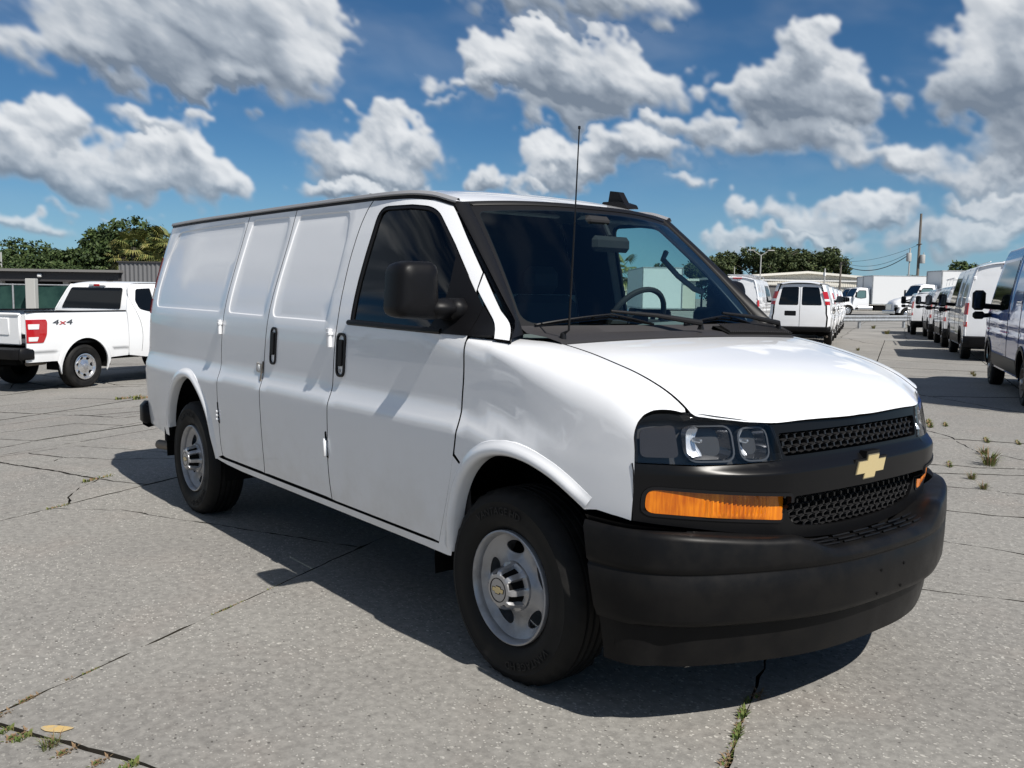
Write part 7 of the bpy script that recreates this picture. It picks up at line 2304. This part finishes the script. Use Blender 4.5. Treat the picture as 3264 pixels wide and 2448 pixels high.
def wire(a, b, sag, label, r=.03):
    P = []
    for t_ in np.linspace(0, 1, 24):
        q = np.array(a) * (1 - t_) + np.array(b) * t_; q[2] -= sag * 4 * t_ * (1 - t_); P.append(tuple(q))
    m_ = MB(); m_.tube(P, r, 5); o = m_.build('power_line', 'wire_black', None); return tag(o, label, 'power line', 'sagging wires between the poles')
wire((-59.2, 96.5, 5.8), (-48.95, 93.3, 6.55), 1.25, 'lowest and thickest sagging black wire between the poles', .045)
wire((-59.2, 96.5, 6.0), (-48.95, 93.3, 6.75), .95, 'middle sagging wire between the poles', .022)
wire((-59.2, 96.5, 6.05), (-48.3, 94.0, 7.6), .55, 'upper thin wire running to the tall pole', .018)

# ------------------------------------------------------------------ trees
def leaf_mat(name, dark, mid, light):
    m_ = mat(name, mid, 0.6, 0, 0.25); t_ = m_.node_tree
    ge_ = N(t_, 'ShaderNodeNewGeometry'); nz = noise(t_, wobj(t_), 0.55, 4.0, 0.6).outputs['Fac']
    f_ = mth(t_, 'ADD', mth(t_, 'MULTIPLY', ge_.outputs['Random Per Island'], 0.6), mth(t_, 'MULTIPLY', nz, 0.5))
    c_ = mixc(t_, mrange(t_, f_, 0.15, 0.55), (*dark, 1), (*mid, 1)); c_ = mixc(t_, mrange(t_, f_, 0.55, 0.95), c_, (*light, 1))
    t_.links.new(c_, bsdf(m_).inputs['Base Color'])
    bsdf(m_).inputs['Subsurface Weight'].default_value = 0.0
    return m_
leaf_mat('leaf_oak', (0.018, 0.034, 0.012), (0.040, 0.066, 0.020), (0.085, 0.115, 0.036))
leaf_mat('leaf_pine', (0.020, 0.034, 0.014), (0.050, 0.070, 0.026), (0.10, 0.118, 0.045))
leaf_mat('leaf_palm', (0.050, 0.068, 0.018), (0.13, 0.145, 0.042), (0.30, 0.25, 0.085))
m = mat('bark', (0.10, 0.085, 0.07), 0.9); vary(m, (0.07, 0.06, 0.05), (0.15, 0.13, 0.11), 5)
def crown_mesh(name, matn, blobs, n_clump, per, leaf, seed):
    r_ = np.random.RandomState(seed); V = []; F_ = []
    bl_ = np.array(blobs, float); wts = (bl_[:, 3] * bl_[:, 4] * bl_[:, 5]) ** .66; wts /= wts.sum()
    for c in range(n_clump):
        b = bl_[r_.choice(len(bl_), p=wts)]
        d = r_.normal(size=3); d /= np.linalg.norm(d)
        rr = r_.uniform(.55, 1.02) ** .6
        cen = b[:3] + d * b[3:6] * rr
        cr = r_.uniform(.28, .62) * min(1.0, b[3] * .5)
        for k in range(per):
            q = cen + r_.normal(size=3) * cr * np.array((.6, .6, .42))
            nrm = d * .6 + r_.normal(size=3) * .7 + np.array((0, 0, .35)); nrm /= np.linalg.norm(nrm)
            a = np.cross(nrm, r_.normal(size=3)); a /= np.linalg.norm(a) + 1e-9; bb = np.cross(nrm, a)
            s_ = leaf * r_.uniform(.6, 1.4)
            i = len(V)
            V += [tuple(q - a * s_), tuple(q + bb * s_ * .55), tuple(q + a * s_), tuple(q - bb * s_ * .55)]
            F_.append((i, i + 1, i + 2, i + 3))
    me = bpy.data.meshes.new(name); me.from_pydata(V, [], F_); me.materials.append(M[matn]); me.update(); return me
def trunk_mesh(name, h, r0, limbs, seed):
    r_ = random.Random(seed); mb = MB()
    mb.tube([(0, 0, -.2), (.05, .03, h * .35), (-.08, .1, h * .7), (.05, 0, h)], [r0, r0 * .8, r0 * .6, r0 * .35], 8)
    for i in range(limbs):
        a = r_.uniform(0, 6.28); z = h * r_.uniform(.45, .9); L_ = h * r_.uniform(.22, .42)
        mb.tube([(0, 0, z), (math.cos(a) * L_ * .5, math.sin(a) * L_ * .5, z + L_ * .45), (math.cos(a) * L_, math.sin(a) * L_, z + L_ * .7)], [r0 * .4, r0 * .28, r0 * .12], 6)
    return mb.mesh(name, 'bark')
oak_c = [crown_mesh('crown', 'leaf_oak', [(0, 0, 4.4, 2.9, 2.9, 2.3), (1.8, .6, 3.6, 1.8, 1.8, 1.6), (-1.9, -.5, 3.8, 1.9, 1.9, 1.7), (.4, 1.5, 5.3, 1.7, 1.7, 1.4), (-.5, -1.6, 3.0, 1.9, 1.9, 1.5), (.2, -.2, 2.0, 2.3, 2.3, 1.4)], 330, 26, .17, 21),
         crown_mesh('crown', 'leaf_oak', [(0, 0, 3.9, 2.6, 2.8, 2.2), (2.0, .2, 4.2, 1.6, 1.6, 1.5), (-1.6, .8, 3.2, 2.0, 1.8, 1.6), (-.3, -1.0, 5.2, 1.5, 1.5, 1.3), (1.0, -1.4, 2.6, 1.9, 1.9, 1.4), (-.4, .6, 1.8, 2.4, 2.4, 1.3)], 320, 26, .17, 22)]
pine_c = [crown_mesh('crown', 'leaf_pine', [(0, 0, 7.4, 1.9, 1.9, 1.0), (1.3, .4, 6.3, 1.3, 1.3, .75), (-1.4, -.4, 6.6, 1.3, 1.3, .8), (.3, 1.2, 5.4, 1.3, 1.3, .65), (-.3, -1.1, 8.2, 1.1, 1.1, .7), (.9, -.9, 4.6, 1.1, 1.1, .5)], 190, 20, .19, 31),
          crown_mesh('crown', 'leaf_pine', [(0, 0, 6.9, 2.1, 2.1, 1.1), (1.5, -.5, 7.6, 1.2, 1.2, .7), (-1.2, .8, 5.8, 1.5, 1.5, .8), (.2, .1, 5.0, 1.4, 1.4, .6), (-.9, -.9, 7.9, 1.1, 1.1, .7)], 180, 20, .19, 32)]
oak_t = trunk_mesh('trunk', 4.2, .26, 6, 1); pine_t = trunk_mesh('trunk', 7.6, .19, 6, 2)
def tree(name, label, x, y, s_, crown, trunk, group, rz=0.0, sz=1.0):
    t_ = thing(name, label, 'tree', (x, y, float(gz(x, y)) - .05), rz, group); t_.scale = (s_, s_, s_ * sz)
    link('trunk', trunk, t_); link('crown', crown, t_); return t_
rt = random.Random(9)
def along(px_list, a, b): return [tuple(np.array(a) + (np.array(b) - np.array(a)) * q) for q in px_list]
GLF = 'dark green trees behind the shed on the left'
i = 0
for q, s_, kind in [(-.10, .78, 0), (.02, .78, 1), (.10, .82, 0), (.19, .84, 1), (.27, .98, 0), (.36, .88, 1), (.45, .86, 0), (.54, .92, 1), (.62, .98, 0), (.70, 1.22, 1), (.79, 1.30, 0), (.87, 1.02, 1), (.95, 1.05, 0), (1.05, 1.08, 1), (1.14, 1.05, 0)]:
    x, y = np.array((-96.0, 12.0)) + (np.array((-86.5, 26.5)) - np.array((-96.0, 12.0))) * q
    w_ = rt.uniform(-2, 4); x -= w_
    lb = {9: 'tall dense oak, left of the two highest trees above the shed roof', 10: 'highest and broadest oak behind the shed, just left of the palms', 4: 'rounded tree standing above its lower neighbours over the shed beam'}.get(i, ORD[i] + ' dark green oak from the left in the tree line behind the shed')
    tree('oak_tree', lb, float(x), float(y), s_ * .98, oak_c[kind], oak_t, GLF, rt.uniform(0, 6.28)); i += 1
for k, (q, s_) in enumerate([(0.0, .62), (.2, .6), (.38, .66), (.55, .6), (.72, .64), (.9, .62)]):
    x, y = np.array((-78.5, 7.5)) + (np.array((-72.0, 16.5)) - np.array((-78.5, 7.5))) * q
    tree('shrub_tree', ORD[k] + ' low bushy tree from the left, just above the shed roof', float(x), float(y), s_ * .92, oak_c[k % 2], oak_t, 'low bushes behind the shed', rt.uniform(0, 6.28), .95)
GRT = 'pines and oaks along the skyline on the right'
i = 0
SKYLINE = [(-.32, .85, 'p'), (-.2, .9, 'p'), (-.08, .95, 'p'), (.02, 1.05, 'p'), (.08, .98, 'o'), (.15, 1.12, 'p'), (.22, 1.15, 'p'), (.29, 1.0, 'p'), (.36, 1.12, 'p'), (.43, 1.0, 'p'), (.50, .95, 'p'), (.57, 1.0, 'p'), (.64, .92, 'o'), (.70, .98, 'p'), (.77, .95, 'p'), (.83, .86, 'p'), (.90, .85, 'p'), (.97, .78, 'p'), (1.06, .66, 'o'), (.47, .8, 'p'), (.60, .85, 'p'), (.74, .8, 'o'), (.86, .8, 'p'), (.93, .75, 'p')]
QS = [q_[0] for q_ in SKYLINE]
for q, s_, kd in SKYLINE:
    x, y = np.array((-94.5, 118.0)) + (np.array((-82.0, 133.5)) - np.array((-94.5, 118.0))) * q
    x -= rt.uniform(-3, 5); rank = ORD[sum(1 for q2 in QS if q2 < q)]; s_ *= 1.0 + .22 * float(sstep(.3, .6, q))
    if kd == 'p': tree('pine_tree', ('tallest pine left of the twin arm street lamp' if i == 5 else rank + ' tree from the left in the right skyline, a layered pine'), float(x), float(y), s_ * 1.0, pine_c[i % 2], pine_t, GRT, rt.uniform(0, 6.28))
    else: tree('oak_tree', rank + ' tree from the left in the right skyline, a rounded oak', float(x), float(y), s_ * 1.12, oak_c[i % 2], oak_t, GRT, rt.uniform(0, 6.28), 1.0)
    i += 1
for x, y, s_, lb in [(-80.5, 152.0, .95, 'small round tree behind the box of the right hand truck'), (-74.0, 157.0, .92, 'small tree just right of the utility poles, above the truck box'), (-69.0, 160.0, .86, 'rightmost small tree above the truck box'), (-40.6, 88.4, .86, 'tree top behind the roof of the white van on the right'), (-37.2, 91.5, .80, 'tree top between the white van and the blue van')]:
    tree('oak_tree', lb, x, y, s_, oak_c[rt.randrange(2)], oak_t, 'small trees over the trucks', rt.uniform(0, 6.28))
# palms
def palm_mesh(seed, n=26, L_=1.5):
    r_ = random.Random(seed); mb = MB()
    for k in range(n):
        a = r_.uniform(0, 6.28); el = r_.uniform(-1.0, 1.2)
        d = Vector((math.cos(a) * math.cos(el), math.sin(a) * math.cos(el), math.sin(el)))
        base = d * .25; tip = d * L_ * .75 + Vector((0, 0, -.12))
        mb.tube([tuple(base), tuple(tip)], .02, 4, caps=False)
        side = d.cross(Vector((0, 0, 1))).normalized(); up = side.cross(d)
        for j in range(17):
            f_ = (j / 16 - .5) * 2; th = f_ * 1.9
            dr_ = (d * math.cos(th) + side * math.sin(th)).normalized(); ll = L_ * .72 * (1 - .3 * abs(f_)); w_ = .055
            mid = tip + dr_ * ll * .55 + up * .06; end = tip + dr_ * ll + Vector((0, 0, -.30 * ll))
            pn = dr_.cross(up).normalized() * w_
            mb.add([tuple(tip), tuple(mid + pn), tuple(end), tuple(mid - pn)], [(0, 1, 2, 3)])
    return mb.mesh('crown', 'leaf_palm', smooth=False)
palm_c = [palm_mesh(3), palm_mesh(4, 22, 1.35)]
pt = MB(); pt.tube([(0, 0, -.2), (.05, .02, 2.2), (0, .05, 4.6)], [.22, .19, .20], 10)
for k in range(16): pt.lathe([(.215, 0), (.235, .05), (.20, .11)], 10, 'Z', (.03, .03, k * .285))
palm_t = pt.mesh('trunk', 'bark')
for k, (x, y, h, s_, lb) in enumerate([(-75.5, 19.7, 5.3, 1.05, 'leftmost cabbage palm, in front of the highest oak'), (-74.9, 20.9, 4.7, 1.0, 'cabbage palm second from the left above the grey block'), (-74.4, 21.9, 5.6, 1.05, 'tallest cabbage palm near the rear corner of the big van'), (-73.2, 21.2, 3.7, .85, 'short young palm low above the grey metal block'), (-74.0, 23.2, 5.2, 1.0, 'palm half hidden by the rear of the big van'), (-75.8, 18.9, 4.5, .85, 'yellowish palm at the left of the palm clump'), (-54.3, 54.3, 4.2, 1.1, 'lone palm seen through the windshield of the big van')]):
    t_ = thing('palm_tree', lb, 'palm tree', (x, y, float(gz(x, y))), rt.uniform(0, 6.28), 'cabbage palms left of the big van')
    o1 = link('trunk', palm_t, t_); o1.scale = (1, 1, h / 4.6)
    o2 = link('crown', palm_c[k % 2], t_, (0, .05, h)); o2.scale = (s_, s_, s_)

# concrete post in front of the screen
cpz = thing('concrete_post', 'pale square concrete post in front of the green screen fence', 'post', (-41.2, 5.4, float(gz(-41.2, 5.4))))
m_ = MB(); m_.box((0, 0, 1.08), (.42, .30, 2.36), rz=angf, bev=.02); m_.build('shaft', 'column_grey', cpz, smooth=False)
# wood beyond the lot on the near side, mirrored in the van
r_ = np.random.RandomState(77)
V = []; F_ = []
for k in range(2600):
    u = r_.uniform(-70, 40); hgt_ = 5.5 + 2.2 * math.sin(u * .21) + 1.3 * math.sin(u * .63 + 1)
    q = np.array((u, -58 + r_.uniform(-3, 3) - .25 * u, r_.uniform(.3, hgt_)))
    for j in range(5):
        c_ = q + r_.normal(size=3) * .7; a = r_.normal(size=3); a /= np.linalg.norm(a); b_ = np.cross(a, r_.normal(size=3)); b_ /= np.linalg.norm(b_); i0 = len(V)
        V += [tuple(c_ - a * .5), tuple(c_ + b_ * .4), tuple(c_ + a * .5), tuple(c_ - b_ * .4)]; F_.append((i0, i0 + 1, i0 + 2, i0 + 3))
me = bpy.data.meshes.new('woods'); me.from_pydata(V, [], F_); me.materials.append(M['leaf_oak']); me.update()
tag(link('woods', me, None, kind='stuff'), 'dark wood mirrored in the side of the big van', 'woods')
